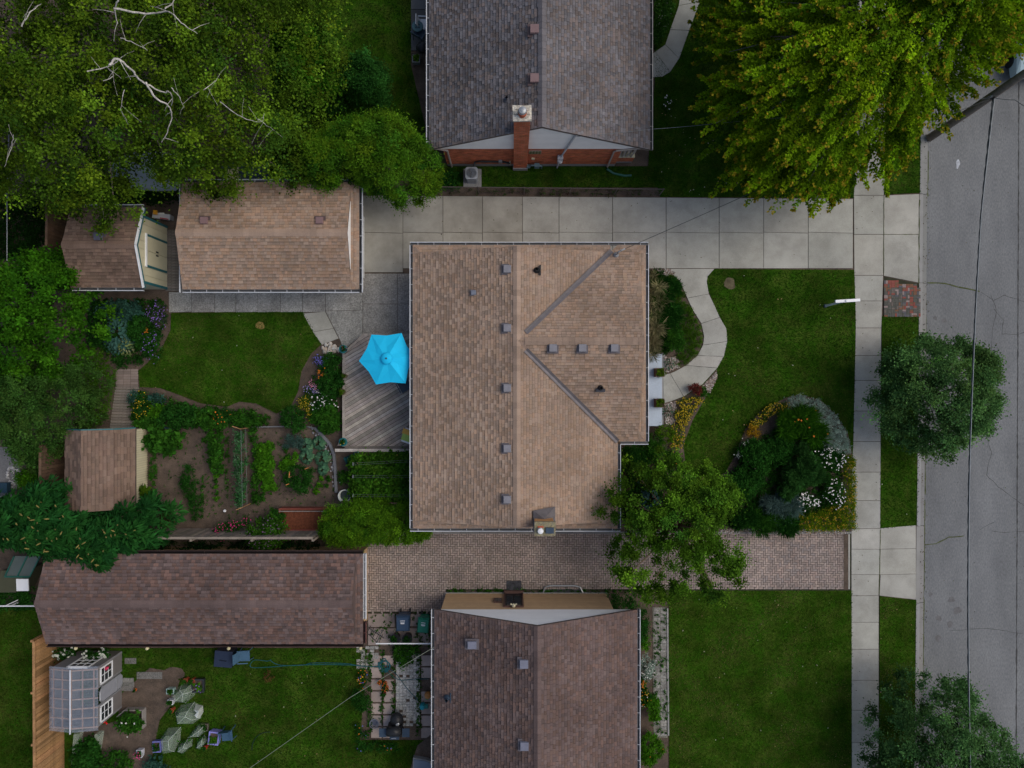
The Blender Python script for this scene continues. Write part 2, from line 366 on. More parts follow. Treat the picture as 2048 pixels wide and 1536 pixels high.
for a, b, c, d in [(1056, 1050, 1098, 1097), (1098, 1097, 1149, 1147.5), (1149, 1147.5, 1191, 1199)]:
    slab([(1760, a), (1831.5, b), (1831.5, d), (1758, c)], ap2, M_CONC)
# curved front walk
fw = thing('front_walk', None, None, W(1420, 660)); fw['kind'] = 'structure'
EL = [(1327, 538), (1345, 549), (1359, 561), (1374.6, 596.5), (1385, 619), (1402.5, 647), (1408, 673), (1406, 690), (1395, 711), (1372, 731), (1350, 743), (1340, 747), (1326, 750)]
ER = [(1428, 538), (1415, 553), (1413, 563), (1417, 588), (1428, 610), (1439, 635), (1452, 657), (1454, 683), (1447, 713), (1434, 736), (1405, 768), (1367, 793), (1328, 807)]
cut = [0, 3, 5, 7, 8, 9, 11, 12]
for a, b in zip(cut, cut[1:]):
    l = EL[a:b + 1]; r = ER[a:b + 1]; c = ((l[0][0] + r[-1][0]) / 2, (l[0][1] + r[-1][1]) / 2)
    MB().prism(WP(l + r[::-1]), .001, .035 + R.uniform(-.003, .003), tone(.95, 1.05, .015)).build('slab', M_CONC, fw)
js = MB()
for a in cut[1:-1]: strip(js, [EL[a], ER[a]], .022, .0405, .004)
js.build('joint', M_TAR, fw)
# north neighbour walk
nw = thing('front_walk', None, None, W(1360, 60)); nw['kind'] = 'structure'
nl = [(1378, -160), (1366, -60), (1357, 12), (1340, 60), (1330, 90), (1310, 104)]; nr_ = [(1418, -160), (1410, -60), (1399, 5), (1378, 62), (1358, 118), (1340, 145)]
for i in range(5): slab([nl[i], nr_[i], nr_[i + 1], nl[i + 1]], nw, M_CONC, .05, inset=.4)
slab([(1310, 104), (1340, 145), (1325, 154), (1300, 156), (1290, 120)], nw, M_CONC, .05, inset=.4)
# exposed-aggregate path and patio behind the house, pale slabs
pa = thing('aggregate_path', None, None, W(600, 605)); pa['kind'] = 'structure'
px = [338, 384, 430, 472, 516, 561, 605, 651]
for a, b in zip(px, px[1:]): slab([(a, 584), (b, 584), (b, 624), (a, 625)], pa, M_AGGR, .03)
for q in [[(651, 584), (726, 584), (726, 620), (651, 622)], [(726, 547), (795, 547), (795, 608), (726, 608)], [(795, 547), (850, 547), (850, 608), (795, 608)], [(651, 622), (726, 620), (726, 669), (688, 700), (680, 680)],
          [(726, 608), (795, 608), (795, 672), (726, 672)], [(795, 608), (850, 608), (850, 672), (795, 672)]]: slab(q, pa, M_AGGR, .03)
for q in [[(606, 627), (651, 623), (668, 657), (626, 664)], [(626, 664), (668, 657), (678, 677), (644, 690)]]: slab(q, pa, M_CONC, .034, lo=.85, hi=.92)
# wooden/brick garden steps
st = thing('garden_steps', None, None, W(255, 790)); st['kind'] = 'structure'
for i in range(7):
    for j in range(3): slab([(232 + j * 15, 738 + i * 5.2), (247 + j * 15, 738 + i * 5.2), (247 + j * 15, 743 + i * 5.2), (232 + j * 15, 743 + i * 5.2)], st, M_PAVER, .03, 'paver', .3, .55, .75)
for i in range(15):
    v = 776 + i * 5.6; u = 231 - (v - 776) * .14
    o = link('plank', MB().box(-.53, .53, -.052, .052, -.02, .02, tone(.45, .62)).mesh('plank', M_DECK), st, W(u + 24, v, .03)); o.rotation_euler.z = R.uniform(-.01, .01)

# lawns
GB = []
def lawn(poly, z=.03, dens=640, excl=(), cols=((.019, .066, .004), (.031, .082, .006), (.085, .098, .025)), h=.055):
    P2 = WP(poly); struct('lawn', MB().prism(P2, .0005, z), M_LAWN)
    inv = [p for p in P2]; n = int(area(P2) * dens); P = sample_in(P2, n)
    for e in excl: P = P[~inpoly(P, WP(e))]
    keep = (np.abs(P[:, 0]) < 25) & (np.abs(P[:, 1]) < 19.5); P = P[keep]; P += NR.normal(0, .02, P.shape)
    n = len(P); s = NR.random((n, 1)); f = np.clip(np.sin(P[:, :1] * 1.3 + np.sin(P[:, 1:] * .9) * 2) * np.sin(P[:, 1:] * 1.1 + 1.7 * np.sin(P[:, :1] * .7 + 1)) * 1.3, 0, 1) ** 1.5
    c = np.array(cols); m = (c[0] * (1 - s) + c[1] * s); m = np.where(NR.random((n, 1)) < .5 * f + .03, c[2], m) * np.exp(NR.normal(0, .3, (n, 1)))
    Pz = np.column_stack([P, np.full(n, z + h * .35)]); a = NR.uniform(0, 6.283, n); D = np.column_stack([np.cos(a), np.sin(a), NR.uniform(.3, 1.1, n)])
    Nn = NR.normal(0, .4, (n, 3)) + np.array([0, 0, 1.]); Ls = h * np.exp(NR.normal(0, .25, n))
    GB.append((Pz, D, Nn, Ls, Ls * .36, m))
SOILPATCH = []
def bed(poly, z=.045, name='garden_bed', m=None): return struct(name, MB().prism(WP(poly), .0005, z), m or M_SOIL)
back = [(343, 625.6), (608, 624), (618.6, 642.6), (642.5, 689), (622, 707.6), (603, 742), (596, 783), (581, 813.5), (553.6, 827), (533, 817), (512.6, 806.7), (478.5, 803), (454.5, 813.5), (403, 806.7), (359, 789.6), (321, 776), (280, 774), (277, 742), (297, 724.6), (324.6, 697), (341.7, 660)]
lawn(back)
front = [(1428, 538), (1708, 540), (1711, 640), (1706, 880), (1706, 1060), (1240, 1062), (1240, 890), (1300, 888), (1300, 853), (1328, 850), (1328, 807), (1367, 793), (1405, 768), (1434, 736), (1447, 713), (1454, 683), (1452, 657), (1438, 632), (1428, 610), (1415, 576), (1413, 556)]
island = [(1572, 795), (1600, 789), (1640, 800), (1672, 830), (1695, 868), (1703, 905), (1703, 1062), (1400, 1064), (1380, 1010), (1420, 960), (1450, 945), (1470, 910), (1490, 858), (1520, 822)]
porchbed = [(1329, 806), (1367, 794), (1405, 770), (1434, 738), (1430, 760), (1408, 800), (1385, 840), (1366, 890), (1372, 940), (1400, 1000), (1390, 1064), (1240, 1062), (1240, 890), (1300, 888), (1300, 853), (1327, 852)]
sp1 = ell(1459, 567, 11, 13)
lawn(front, excl=(island, porchbed, sp1))
bed(island); bed(porchbed, .047); bed(sp1, .04, 'bare_patch', mat('worn_turf', (.10, .085, .05), .95, .35, 6, .3, 40))
bed(ell(521, 651, 9, 8), .045, 'bare_patch', mat('dry_grass', (.20, .15, .045), .95, .3, 8, .3, 50))
YL = ((.040, .100, .006), (.058, .118, .009), (.13, .135, .042))
lawn([(1338, 1181), (1703, 1181), (1702, 1760), (1338, 1760)], cols=YL)
lawn([(1763, 633), (1838, 633), (1835, 1050), (1760, 1056)]); lawn([(1759, 1192), (1832, 1200), (1828, 1760), (1757, 1760)], cols=YL); lawn([(1768, 389), (1840, 386), (1846, -200), (1777, -200)])
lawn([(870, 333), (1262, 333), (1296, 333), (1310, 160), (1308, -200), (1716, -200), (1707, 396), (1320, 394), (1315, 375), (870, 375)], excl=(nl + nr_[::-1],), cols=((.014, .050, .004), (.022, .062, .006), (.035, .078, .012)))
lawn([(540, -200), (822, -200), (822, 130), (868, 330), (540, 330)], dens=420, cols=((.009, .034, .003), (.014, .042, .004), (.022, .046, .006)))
swbare = [[(235, 1395), (300, 1335), (330, 1340), (360, 1360), (350, 1400), (320, 1440), (300, 1536), (180, 1536), (160, 1460), (240, 1440)], ell(350, 1345, 22, 12), ell(310, 1375, 28, 25), [(860, 1470), (835, 1490), (820, 1540), (880, 1560), (880, 1470)]]
lawn([(128, 1296), (728, 1296), (735, 1296), (720, 1480), (880, 1480), (880, 1760), (100, 1760)], excl=swbare, cols=((.018, .054, .004), (.030, .064, .006), (.075, .078, .018)))
for i_, q in enumerate(swbare): bed(q, .042 + .004 * i_, 'bare_patch')
lawn([(-300, 1216), (75, 1216), (90, 1290), (70, 1760), (-300, 1760)], cols=((.022, .05, .004), (.036, .06, .006), (.075, .075, .018)))
A = [np.concatenate([g[i] for g in GB]) for i in range(6)]
tag(link('grass', leaf_mesh('grass', *A, M_LEAF, .1)), 'short mown green grass covering the lawns', 'grass', None, 'stuff')
struct('lane', MB().prism(WP([(-400, 880), (30, 895), (45, 960), (20, 1000), (-400, 1010)]), .0005, .02), mat('gravel_lane', (.17, .17, .175), .95, .2, 2, .3, 30))

# paver driveway (herringbone), south neighbour
pd = thing('paver_driveway', None, None, W(1200, 1120)); pd['kind'] = 'structure'
def pav_ok(u, v): return (736 < u < 1689 and 1068 < v < 1178) or (736 < u < 892 and 1068 < v < 1224)
MB().prism(WP([(733, 1064), (1703, 1062), (1703, 1181), (893, 1181), (893, 1226), (733, 1226)]), .0005, .012).build('joint_sand', M_PBASE, pd)
rest = MB(); near = []; cov = set(); alln = set()
g = 4.5
for b in range(-40, 60):
    for a in range(-80, 200):
        k = (a - b) % 4
        if k not in (0, 3): continue
        u0, v0 = 1000 + a * g, 1120 - b * g
        uu, vv = (u0 + g, v0 - g / 2) if k == 0 else (u0 + g / 2, v0 - g)
        if pav_ok(u0 + g / 2, v0 - g / 2): alln.add((a, b))
        c2 = (a + 1, b) if k == 0 else (a, b + 1)
        if not pav_ok(uu, vv): continue
        cov.add((a, b)); cov.add(c2)
        near.append((math.hypot(uu - 1290, vv - 1120) if uu > 1290 else 300 + abs(uu - 1290), uu, vv, k))
near = [n for n in near]; near.sort(key=lambda n: abs(n[1] - 1580))
pm = [[MB().box(-.091 if k == 0 else -.041, .091 if k == 0 else .041, -.041 if k == 0 else -.091, .041 if k == 0 else .091, -.03, .015, (t * q[0], t * q[1], t * q[2])).mesh('paver', M_PAVER) for t, q in ((.82, (1, 1, 1)), (.95, (1.04, .99, .98)), (1.05, (1, 1, 1)), (1.15, (1.03, 1, .97)), (.9, (.96, 1, 1.05)))] for k in (0, 1)]
for i, (d, uu, vv, k) in enumerate(near):
    p = W(uu, vv, .03); kk = 0 if k == 0 else 1
    if i < 300:
        o = link('paver', R.choice(pm[kk]), pd, p); o.rotation_euler = (R.uniform(-.02, .02), R.uniform(-.02, .02), R.uniform(-.015, .015))
    else:
        hx, hy = (.091, .041) if kk == 0 else (.041, .091); z = R.uniform(-.004, .004); a_ = R.uniform(-.015, .015)
        dark = 1.0
        rest.obox((p.x, p.y, .022 + z), Vector((math.cos(a_), math.sin(a_), R.uniform(-.02, .02))) * hx, Vector((-math.sin(a_), math.cos(a_), R.uniform(-.02, .02))) * hy, (0, 0, .02), tone(.8, 1.15))
for a in range(-80, 200):
    for b in range(-40, 60):
        u0, v0 = 1000 + (a + .5) * g, 1120 - (b + .5) * g
        if (a, b) not in cov and pav_ok(u0, v0): p = W(u0, v0); rest.obox((p.x, p.y, .022), (.041, 0, 0), (0, .041, 0), (0, 0, .02), tone(.8, 1.1))
rest.build('paving', M_PAVER, pd, kind='stuff')
es = MB(); ws = MB()
for i in range(26): es.box(*[W(736 + i * 37.2, 1064.5).x, W(736 + (i + 1) * 37.2 - .6, 1064.5).x], W(0, 1067).y, W(0, 1063).y, .001, .05, tone(.6, .8)) if 736 + i * 37.2 < 1690 else None
MB().prism(WP([(1686.5, 1068), (1695.5, 1068), (1695.5, 1179), (1686.5, 1179)]), .0005, .05).build('dirt_strip', M_SOIL, pd); es.build('edging', M_KERB, pd); MB().prism(WP([(1696, 1068), (1699, 1068), (1699, 1178), (1696, 1178)]), .001, .04).build('edging', M_CONC, pd)
# clinker brick patch in the verge
bp = thing('brick_patch', None, None, W(1800, 595)); bp['kind'] = 'structure'
MB().prism(WP([(1767.5, 553), (1837.5, 568), (1837.5, 632), (1767.5, 632)]), .001, .012).build('joint_sand', M_PBASE, bp)
pal = [(.27, .09, .065), (.23, .10, .075), (.11, .112, .11), (.09, .092, .09), (.14, .14, .135), (.17, .145, .125), (.34, .29, .26), (.12, .12, .118)]
pool = [MB().box(-.076, .076, -.037, .037, -.02, .02, tuple(x * 3.0 * R.uniform(.8, 1.1) for x in c)).mesh('brick', M_CLINK) for c in pal]
for a in range(10):
    for b in range(11):
        u = 1771.5 + a * 7.3; v = 557 + b * 7.3
        if v < 556 + (u - 1768) * .2 + 2.5 or v > 631: continue
        top = v < 572 + (u - 1768) * .2
        for s in (-1, 1):
            ver = (a + b) % 2
            o = link('brick', pool[R.choice((0, 1, 0, 6, 1)) if top and R.random() < .7 else R.choice((0, 1, 2, 3, 3, 2, 4, 5, 6, 7, 7))], bp, W(u + (s * 1.8 if ver else 0), v + (0 if ver else s * 1.8), .028 + R.uniform(-.004, .004)))
            o.rotation_euler.z = (math.pi / 2 if ver else 0) + R.uniform(-.05, .05)
# south patio: big pinkish slabs, small cobble squares
pt = thing('patio', None, None, W(800, 1390)); pt['kind'] = 'structure'
for q in [[(736, 1227), (790, 1227), (790, 1254), (736, 1254)], [(792, 1228), (858, 1228), (858, 1252), (792, 1252)], [(736, 1256), (858, 1256), (858, 1290), (736, 1290)]]: slab(q, pt, M_PAVER, .03, lo=.8, hi=.95)
for i in range(3):
    for j in range(7):
        u = [742, 766, 842][i]; v = 1310 + j * 24
        if R.random() < .9: slab([(u, v), (u + 22, v), (u + 22, v + 22), (u, v + 22)], pt, M_PAVER, .03, lo=1.05, hi=1.35, inset=.8)
for i in range(7):
    for j in range(27):
        u = 792 + i * 6.9; v = 1306 + j * 5.4
        if R.random() < .94: slab([(u, v), (u + 6.7, v), (u + 6.7, v + 5.2), (u, v + 5.2)], pt, M_AGGR, .03, 'cobble', .12, 1.15, 1.75)
for i in range(5):
    for j in range(7):
        slab([(713 + i * 9, 1292 + j * 6.5), (721.5 + i * 9, 1292 + j * 6.5), (721.5 + i * 9, 1298 + j * 6.5), (713 + i * 9, 1298 + j * 6.5)], pt, M_AGGR, .032, 'cobble', .2, .95, 1.4) if R.random() < .75 else None
# stepping strip beside the south house, concrete strip by north house
ss = thing('side_path', None, None, W(1320, 1340)); ss['kind'] = 'structure'
MB().prism(WP([(1305, 1214), (1333, 1214), (1335, 1475), (1307, 1475)]), .0005, .02, (.62, .62, .55)).build('gravel_base', M_AGGR, ss)
for j in range(40):
    for i in range(2):
        slab([(1308 + i * 13, 1216 + j * 6.4), (1320 + i * 13, 1216 + j * 6.4), (1320 + i * 13, 1221.6 + j * 6.4), (1308 + i * 13, 1221.6 + j * 6.4)], ss, M_AGGR, .03, 'paver', .1, .65, 1.05) if R.random() < .93 else None
MB().prism(WP([(1333, 1216), (1336, 1216), (1338, 1470), (1335, 1470)]), .001, .06).build('edging', M_KERB, ss)
ns = thing('back_patio', None, None, W(835, 30)); ns['kind'] = 'structure'
for a, b in [(-120, -40), (-40, 20), (20, 70), (70, 102)]: slab([(822, a), (872, a), (872, b), (822, b)], ns, M_KERB, .05, lo=.35, hi=.5)
# ------------------------------------------------------------------ roofs
def clip(poly, conv):
    for i in range(len(conv)):
        a = conv[i]; b = conv[(i + 1) % len(conv)]; out = []
        f = lambda p: (b[0] - a[0]) * (p[1] - a[1]) - (b[1] - a[1]) * (p[0] - a[0])
        for j in range(len(poly)):
            p, q = poly[j], poly[(j + 1) % len(poly)]; fp, fq = f(p), f(q)
            if fp >= 0: out.append(p)
            if (fp >= 0) != (fq >= 0):
                t = fp / (fp - fq); out.append((p[0] + (q[0] - p[0]) * t, p[1] + (q[1] - p[1]) * t))
        poly = out
        if len(poly) < 3: return []
    return poly
def roof(parent, planes, m, expo=.135, tw=(.13, .17, .21, .27), two=(.82, 1.14), nind=300, tint=None, label=None, band=.80):
    deck = MB()
    for pl in planes: deck.slab([Vector(p) - Vector((0, 0, .006)) for p in pl], .11)
    rp = deck.build('roof', M_DECKG, parent, label)
    full = []; rest = MB(); pool = {}
    pals = []
    for i in range(7):
        t = two[0] + (two[1] - two[0]) * (i / 6.0); pals.append((t * (1 + .02 * (i % 3 - 1)), t, t * (1 - .03 * (i % 2))))
    if tint: pals = [tuple(a * b for a, b in zip(p, tint)) if i % 2 else p for i, p in enumerate(pals)]
    for pl in planes:
        P = [Vector(p) for p in pl]; n = (P[1] - P[0]).cross(P[2] - P[0])
        if n.length < 1e-6: continue
        n.normalize()
        if n.z < 0: n = -n; P = P[::-1]
        s = (Vector((0, 0, 1)) - n * n.z).normalized(); e = s.cross(n); o = P[0]
        q = [((p - o).dot(e), (p - o).dot(s)) for p in P]
        if sum(a[0] * b[1] - b[0] * a[1] for a, b in zip(q, q[1:] + q[:1])) < 0: q = q[::-1]
        b0 = min(p[1] for p in q) - .02; b1 = max(p[1] for p in q); a0 = min(p[0] for p in q); a1 = max(p[0] for p in q)
        row = 0; b = b0
        while b < b1:
            a = a0 - R.uniform(0, .3)
            while a < a1:
                wd = R.choice(tw); th = R.choice((.010, .028)); ti = R.randrange(7)
                c = clip([(a, b), (a + wd - .006, b), (a + wd - .006, b + expo), (a, b + expo)], q)
                if len(c) >= 3:
                    isfull = len(c) == 4 and abs((max(x for x, y in c) - min(x for x, y in c)) - wd + .006) < 1e-4 and abs(max(y for x, y in c) - min(y for x, y in c) - expo) < 1e-4
                    H = lambda y: th + (.004 - th) * (y - b) / expo
                    if isfull: full.append((o + e * a + s * b, e, s, n, wd, th, ti))
                    else:
                        k = len(c); top = [o + e * x + s * y + n * H(y) for x, y in c]; bot = [o + e * x + s * y - n * .004 for x, y in c]
                        rest.add(top + bot, [tuple(range(k))] + [(i, k + i, k + (i + 1) % k, (i + 1) % k) for i in range(k)], pals[ti])
                a += wd
            b += expo; row += 1
    full.sort(key=lambda f: (Vector((0, 0, CAMH)) - f[0]).length)
    for i, (p, e, s, n, wd, th, ti) in enumerate(full):
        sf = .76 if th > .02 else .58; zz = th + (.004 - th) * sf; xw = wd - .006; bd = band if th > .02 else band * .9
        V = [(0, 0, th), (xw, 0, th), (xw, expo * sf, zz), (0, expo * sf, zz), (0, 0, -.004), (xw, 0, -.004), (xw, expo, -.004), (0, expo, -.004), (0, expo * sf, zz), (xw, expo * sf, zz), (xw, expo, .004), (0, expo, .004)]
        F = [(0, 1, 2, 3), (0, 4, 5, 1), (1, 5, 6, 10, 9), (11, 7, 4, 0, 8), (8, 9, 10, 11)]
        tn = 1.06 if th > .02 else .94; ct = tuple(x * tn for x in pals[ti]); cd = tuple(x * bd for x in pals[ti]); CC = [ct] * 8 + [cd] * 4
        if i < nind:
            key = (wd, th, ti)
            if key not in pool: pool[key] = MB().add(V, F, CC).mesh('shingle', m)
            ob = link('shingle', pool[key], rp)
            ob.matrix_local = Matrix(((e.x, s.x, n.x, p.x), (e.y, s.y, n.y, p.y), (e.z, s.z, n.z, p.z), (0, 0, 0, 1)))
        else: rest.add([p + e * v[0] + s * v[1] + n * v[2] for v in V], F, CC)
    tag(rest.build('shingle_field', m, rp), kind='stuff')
    return rp
def ridge_caps(rp, p, q, m, sl, two=(.9, 1.1), wd=.15, L=.24):
    p = Vector(p); q = Vector(q); d = (q - p).normalized(); sd_ = Vector((-d.y, d.x, 0)); n = int((q - p).length / L)
    pool = []
    for i in range(6):
        t = two[0] + (two[1] - two[0]) * i / 5; dz = -wd * sl
        pool.append(MB().add([(0, -wd, dz + .024), (L, -wd, dz + .016), (L, 0, .022), (0, 0, .03), (0, wd, dz + .024), (L, wd, dz + .016), (0, -wd, dz), (0, wd, dz), (0, 0, .005)],
                             [(0, 1, 2, 3), (3, 2, 5, 4), (6, 0, 3, 8), (8, 3, 4, 7)], (t, t, t)).mesh('ridge_cap', m))
    for i in range(n):
        o = link('ridge_cap', R.choice(pool), rp); c = p + d * (i * (q - p).length / n)
        o.matrix_local = Matrix(((d.x, sd_.x, 0, c.x), (d.y, sd_.y, 0, c.y), (d.z, 0, 1, c.z + .012), (0, 0, 0, 1)))
def gutter(parent, p, q, out, mat_=None, step=.62, inner_shade=.5):
    p = Vector(p); q = Vector(q); o = Vector(out).normalized(); d = (q - p).normalized(); mb = MB(); L = (q - p).length
    c = (p + q) / 2
    mb.obox(c + o * .065 - Vector((0, 0, .11)), d * L / 2, o * .06, Vector((0, 0, .006)), (inner_shade * .22,) * 3)  # shade inside the channel is put into the bottom and back colours
    mb.obox(c + o * .012 - Vector((0, 0, .06)), d * L / 2, o * .006, Vector((0, 0, .05)), (inner_shade * .5,) * 3)
    mb.obox(c + o * .122 - Vector((0, 0, .055)), d * L / 2, o * .012, Vector((0, 0, .062)), (1, 1, 1))
    n = int(L / step)
    for i in range(n):
        r = p + d * (L * (i + .5) / n)
        mb.obox(r + o * .07 - Vector((0, 0, .002)), d * .010, o * .05, Vector((0, 0, .006)), (.8, .8, .8))
    mb.build('gutter', mat_ or M_GUT, parent)
def vent(parent, u, v, z, sx=.30, sy=.30, col=(1, 1, 1), h=.17, name='roof_vent', m=None):
    p = W(u, v, z + .1); mb = MB()
    mb.box(p.x - sx * .75, p.x + sx * .75, p.y - sy * .7, p.y + sy * .7, z - .05, z + .03, (.55, .5, .5))
    b = (sx / 2, sy / 2); V = []
    for zz, k in ((z - .02, .86), (z + h * .6, .9), (z + h * .62, 1.04), (z + h, .92)):
        V += [(p.x + i * b[0] * k, p.y + j * b[1] * k, zz) for i, j in ((-1, -1), (1, -1), (1, 1), (-1, 1))]
    F = [(12, 13, 14, 15)]
    for l in range(3): F += [(l * 4 + i, l * 4 + (i + 1) % 4, l * 4 + 4 + (i + 1) % 4, l * 4 + 4 + i) for i in range(4)]
    mb.add(V, F, col); mb.build(name, m or M_VENT, parent)
def pipe_vent(parent, u, v, z, horiz=True, m=None):
    p = W(u, v, z); mb = MB(); mb.tube([(p.x, p.y, z - .1), (p.x, p.y, z + .28)], .055, 10, (1, 1, 1), False)
    mb.lathe((p.x, p.y, z - .04), [(.13, 0), (.10, .08), (.07, .12)], 10, (.8, .8, .8))
    if horiz: mb.box(p.x + .12, p.x + .17, p.y - .2, p.y + .2, z - .08, z + .02, (.8, .8, .8))
    else: mb.box(p.x - .18, p.x + .18, p.y - .16, p.y - .03, z - .08, z + .03, (1.6, 1.6, 1.9))
    mb.build('vent_pipe', m or M_BLACK, parent)
def wall(parent, poly, z0, z1, m, name='wall'): return MB().prism(poly, z0, z1).build(name, m, parent)
def window(parent, c, ax, w_, h_, out, m=M_WHITE, cols=2, rows=1):
    c = Vector(c); ax = Vector(ax).normalized(); out = Vector(out).normalized(); Z = Vector((0, 0, 1)); f = MB()
    for s in (-1, 1):
        f.obox(c + ax * s * w_ / 2, ax * .03, out * .05, Z * (h_ / 2 + .03)); f.obox(c + Z * s * h_ / 2, ax * w_ / 2, out * .052, Z * .03)
    for i in range(1, cols): f.obox(c + ax * (w_ * i / cols - w_ / 2), ax * .012, out * .04, Z * h_ / 2)
    for i in range(1, rows): f.obox(c + Z * (h_ * i / rows - h_ / 2), ax * w_ / 2, out * .038, Z * .012)
    fo = f.build('window', m, parent); MB().obox(c + out * .012, ax * w_ / 2, out * .012, Z * h_ / 2).build('pane', M_GLASS, fo)
V3 = lambda *a: Vector(a)

# ---- main house
ze, zr = 2.6, 4.05; xL, xR, xC = -4.046, 4.31, 5.455; xm = .19; yT, yTr, yB, yBr, yS, yc, xCr = 5.67, 5.36, -5.89, -5.58, -2.34, 1.665, 5.16
house = thing('bungalow', 'brown shingled bungalow with L-shaped roof in the centre of the picture', 'house', V3(0, 0, 0))
wall(house, [V3(xL + .4, yB + .4, 0), V3(xR - .4, yB + .4, 0), V3(xR - .4, yS + .4, 0), V3(xCr - .3, yS + .4, 0), V3(xCr - .3, yT - .4, 0), V3(xL + .4, yT - .4, 0)], 0, ze - .08, M_BRICK)
tv = (yTr - yc) / (yT - yc)
planes = [[V3(xL, yBr, ze), V3(xL, yTr, ze), V3(xm, yTr, zr), V3(xm, yBr, zr)],
          [V3(xm, yc, zr), V3(xR, yS, ze), V3(xR, yBr, ze), V3(xm, yBr, zr)],
          [V3(xm, yc, zr), V3(xm, yTr, zr), V3(xm + (xR - xm) * tv, yTr, zr + (ze - zr) * tv)],
          [V3(xm, yc, zr), V3(xCr, yc, zr), V3(xCr, yS, ze), V3(xR, yS, ze)],
          [V3(xm, yc, zr), V3(xR, yT, ze), V3(xCr, yT, ze), V3(xCr, yc, zr)]]
d = .33; zs = ze + .11
planes += [[V3(xL, yT, ze), V3(xR - .3, yT, ze), V3(xR - .3, yTr, zs), V3(xL + d, yTr, zs)], [V3(xL, yTr, ze), V3(xL + d, yTr, zs), V3(xL, yT, ze)],
           [V3(xL, yB, ze), V3(xR, yB, ze), V3(xR - d, yBr, zs), V3(xL + d, yBr, zs)], [V3(xL, yBr, ze), V3(xL + d, yBr, zs), V3(xL, yB, ze)], [V3(xR, yBr, ze), V3(xR - d, yBr, zs), V3(xR, yB, ze)],
           [V3(xC, yS, ze), V3(xC, yT, ze), V3(xCr, yT - d, zs), V3(xCr, yS + d, zs)], [V3(xCr, yT, ze), V3(xCr, yT - d, zs), V3(xC, yT, ze)], [V3(xCr, yS, ze), V3(xCr, yS + d, zs), V3(xC, yS, ze)]]
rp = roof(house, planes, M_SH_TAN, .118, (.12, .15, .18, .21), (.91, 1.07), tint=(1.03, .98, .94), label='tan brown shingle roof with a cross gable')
ridge_caps(rp, (xm, yTr, zr), (xm, yBr, zr), M_SH_TAN, .34, (.95, 1.15)); ridge_caps(rp, (xm + .3, yc, zr), (xCr, yc, zr), M_SH_TAN, .35, (.82, 1.0))
for yy in (yT, yS):
    a = V3(xm + .35, yc + (.34 if yy > 0 else -.34), zr - .10); b = V3(xR, yy, ze + .03); b = a + (b - a) * (.93 if yy > 0 else 1.0)
    s_ = (b - a).cross(V3(0, 0, 1)).normalized() * .1; mb = MB()
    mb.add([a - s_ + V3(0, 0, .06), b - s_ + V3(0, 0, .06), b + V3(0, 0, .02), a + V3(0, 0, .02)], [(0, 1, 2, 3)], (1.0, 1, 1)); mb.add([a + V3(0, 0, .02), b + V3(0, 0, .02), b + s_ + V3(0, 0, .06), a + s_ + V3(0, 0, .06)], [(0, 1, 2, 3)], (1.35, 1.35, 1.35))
    mb.build('valley_flashing', mat('flashing', (.115, .105, .11), .6, .2, 5), rp)
for y0_, y1_ in ((yTr - .02, yTr - .1), (yBr + .02, yBr + .1)):
    MB().slab([V3(xL + d, y0_, zs - .1), V3(xR - d, y0_, zs - .1), V3(xR - d, y1_, zs - .1), V3(xL + d, y1_, zs - .1)], .02).build('gable_trim', M_WHITE, house)
    MB().add([(xL + .3, y0_, ze - .05), (xR - .3, y0_, ze - .05), (xm, y0_, zr - .12), (xL + .3, y1_, ze - .05), (xR - .3, y1_, ze - .05), (xm, y1_, zr - .12)], [(0, 1, 2), (5, 4, 3), (0, 2, 5, 3), (1, 4, 5, 2), (0, 3, 4, 1)]).build('gable_wall', M_SIDING, house)
x0_, x1_ = xCr - .02, xCr - .1
MB().add([(x0_, yS + .3, ze - .05), (x0_, yT - .3, ze - .05), (x0_, yc, zr - .12), (x1_, yS + .3, ze - .05), (x1_, yT - .3, ze - .05), (x1_, yc, zr - .12)], [(0, 1, 2), (5, 4, 3), (0, 2, 5, 3), (1, 4, 5, 2), (0, 3, 4, 1)]).build('gable_wall', M_SIDING, house)
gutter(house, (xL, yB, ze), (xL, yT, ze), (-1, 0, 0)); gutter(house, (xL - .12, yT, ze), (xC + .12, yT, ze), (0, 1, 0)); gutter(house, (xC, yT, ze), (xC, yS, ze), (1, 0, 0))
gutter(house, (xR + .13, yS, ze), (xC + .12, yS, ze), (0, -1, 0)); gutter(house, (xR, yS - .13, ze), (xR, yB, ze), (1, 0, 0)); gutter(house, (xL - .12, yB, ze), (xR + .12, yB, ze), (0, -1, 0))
zl = lambda x: zr - abs(x - xm) * (zr - ze) / (xm - xL)
for v in (538, 656, 776, 897, 999): vent(house, 1014.5, v, zl(W(1014.5, v, 4).x))
for u in (1106, 1165, 1229): vent(house, u, 696, zr - .08)
vent(house, 947, 585, zl(W(947, 585, 3.5).x), .2, .18, (.75, .85, .95), .1)
pipe_vent(house, 1073, 540, 3.85); pipe_vent(house, 1201, 776, 3.45, False)
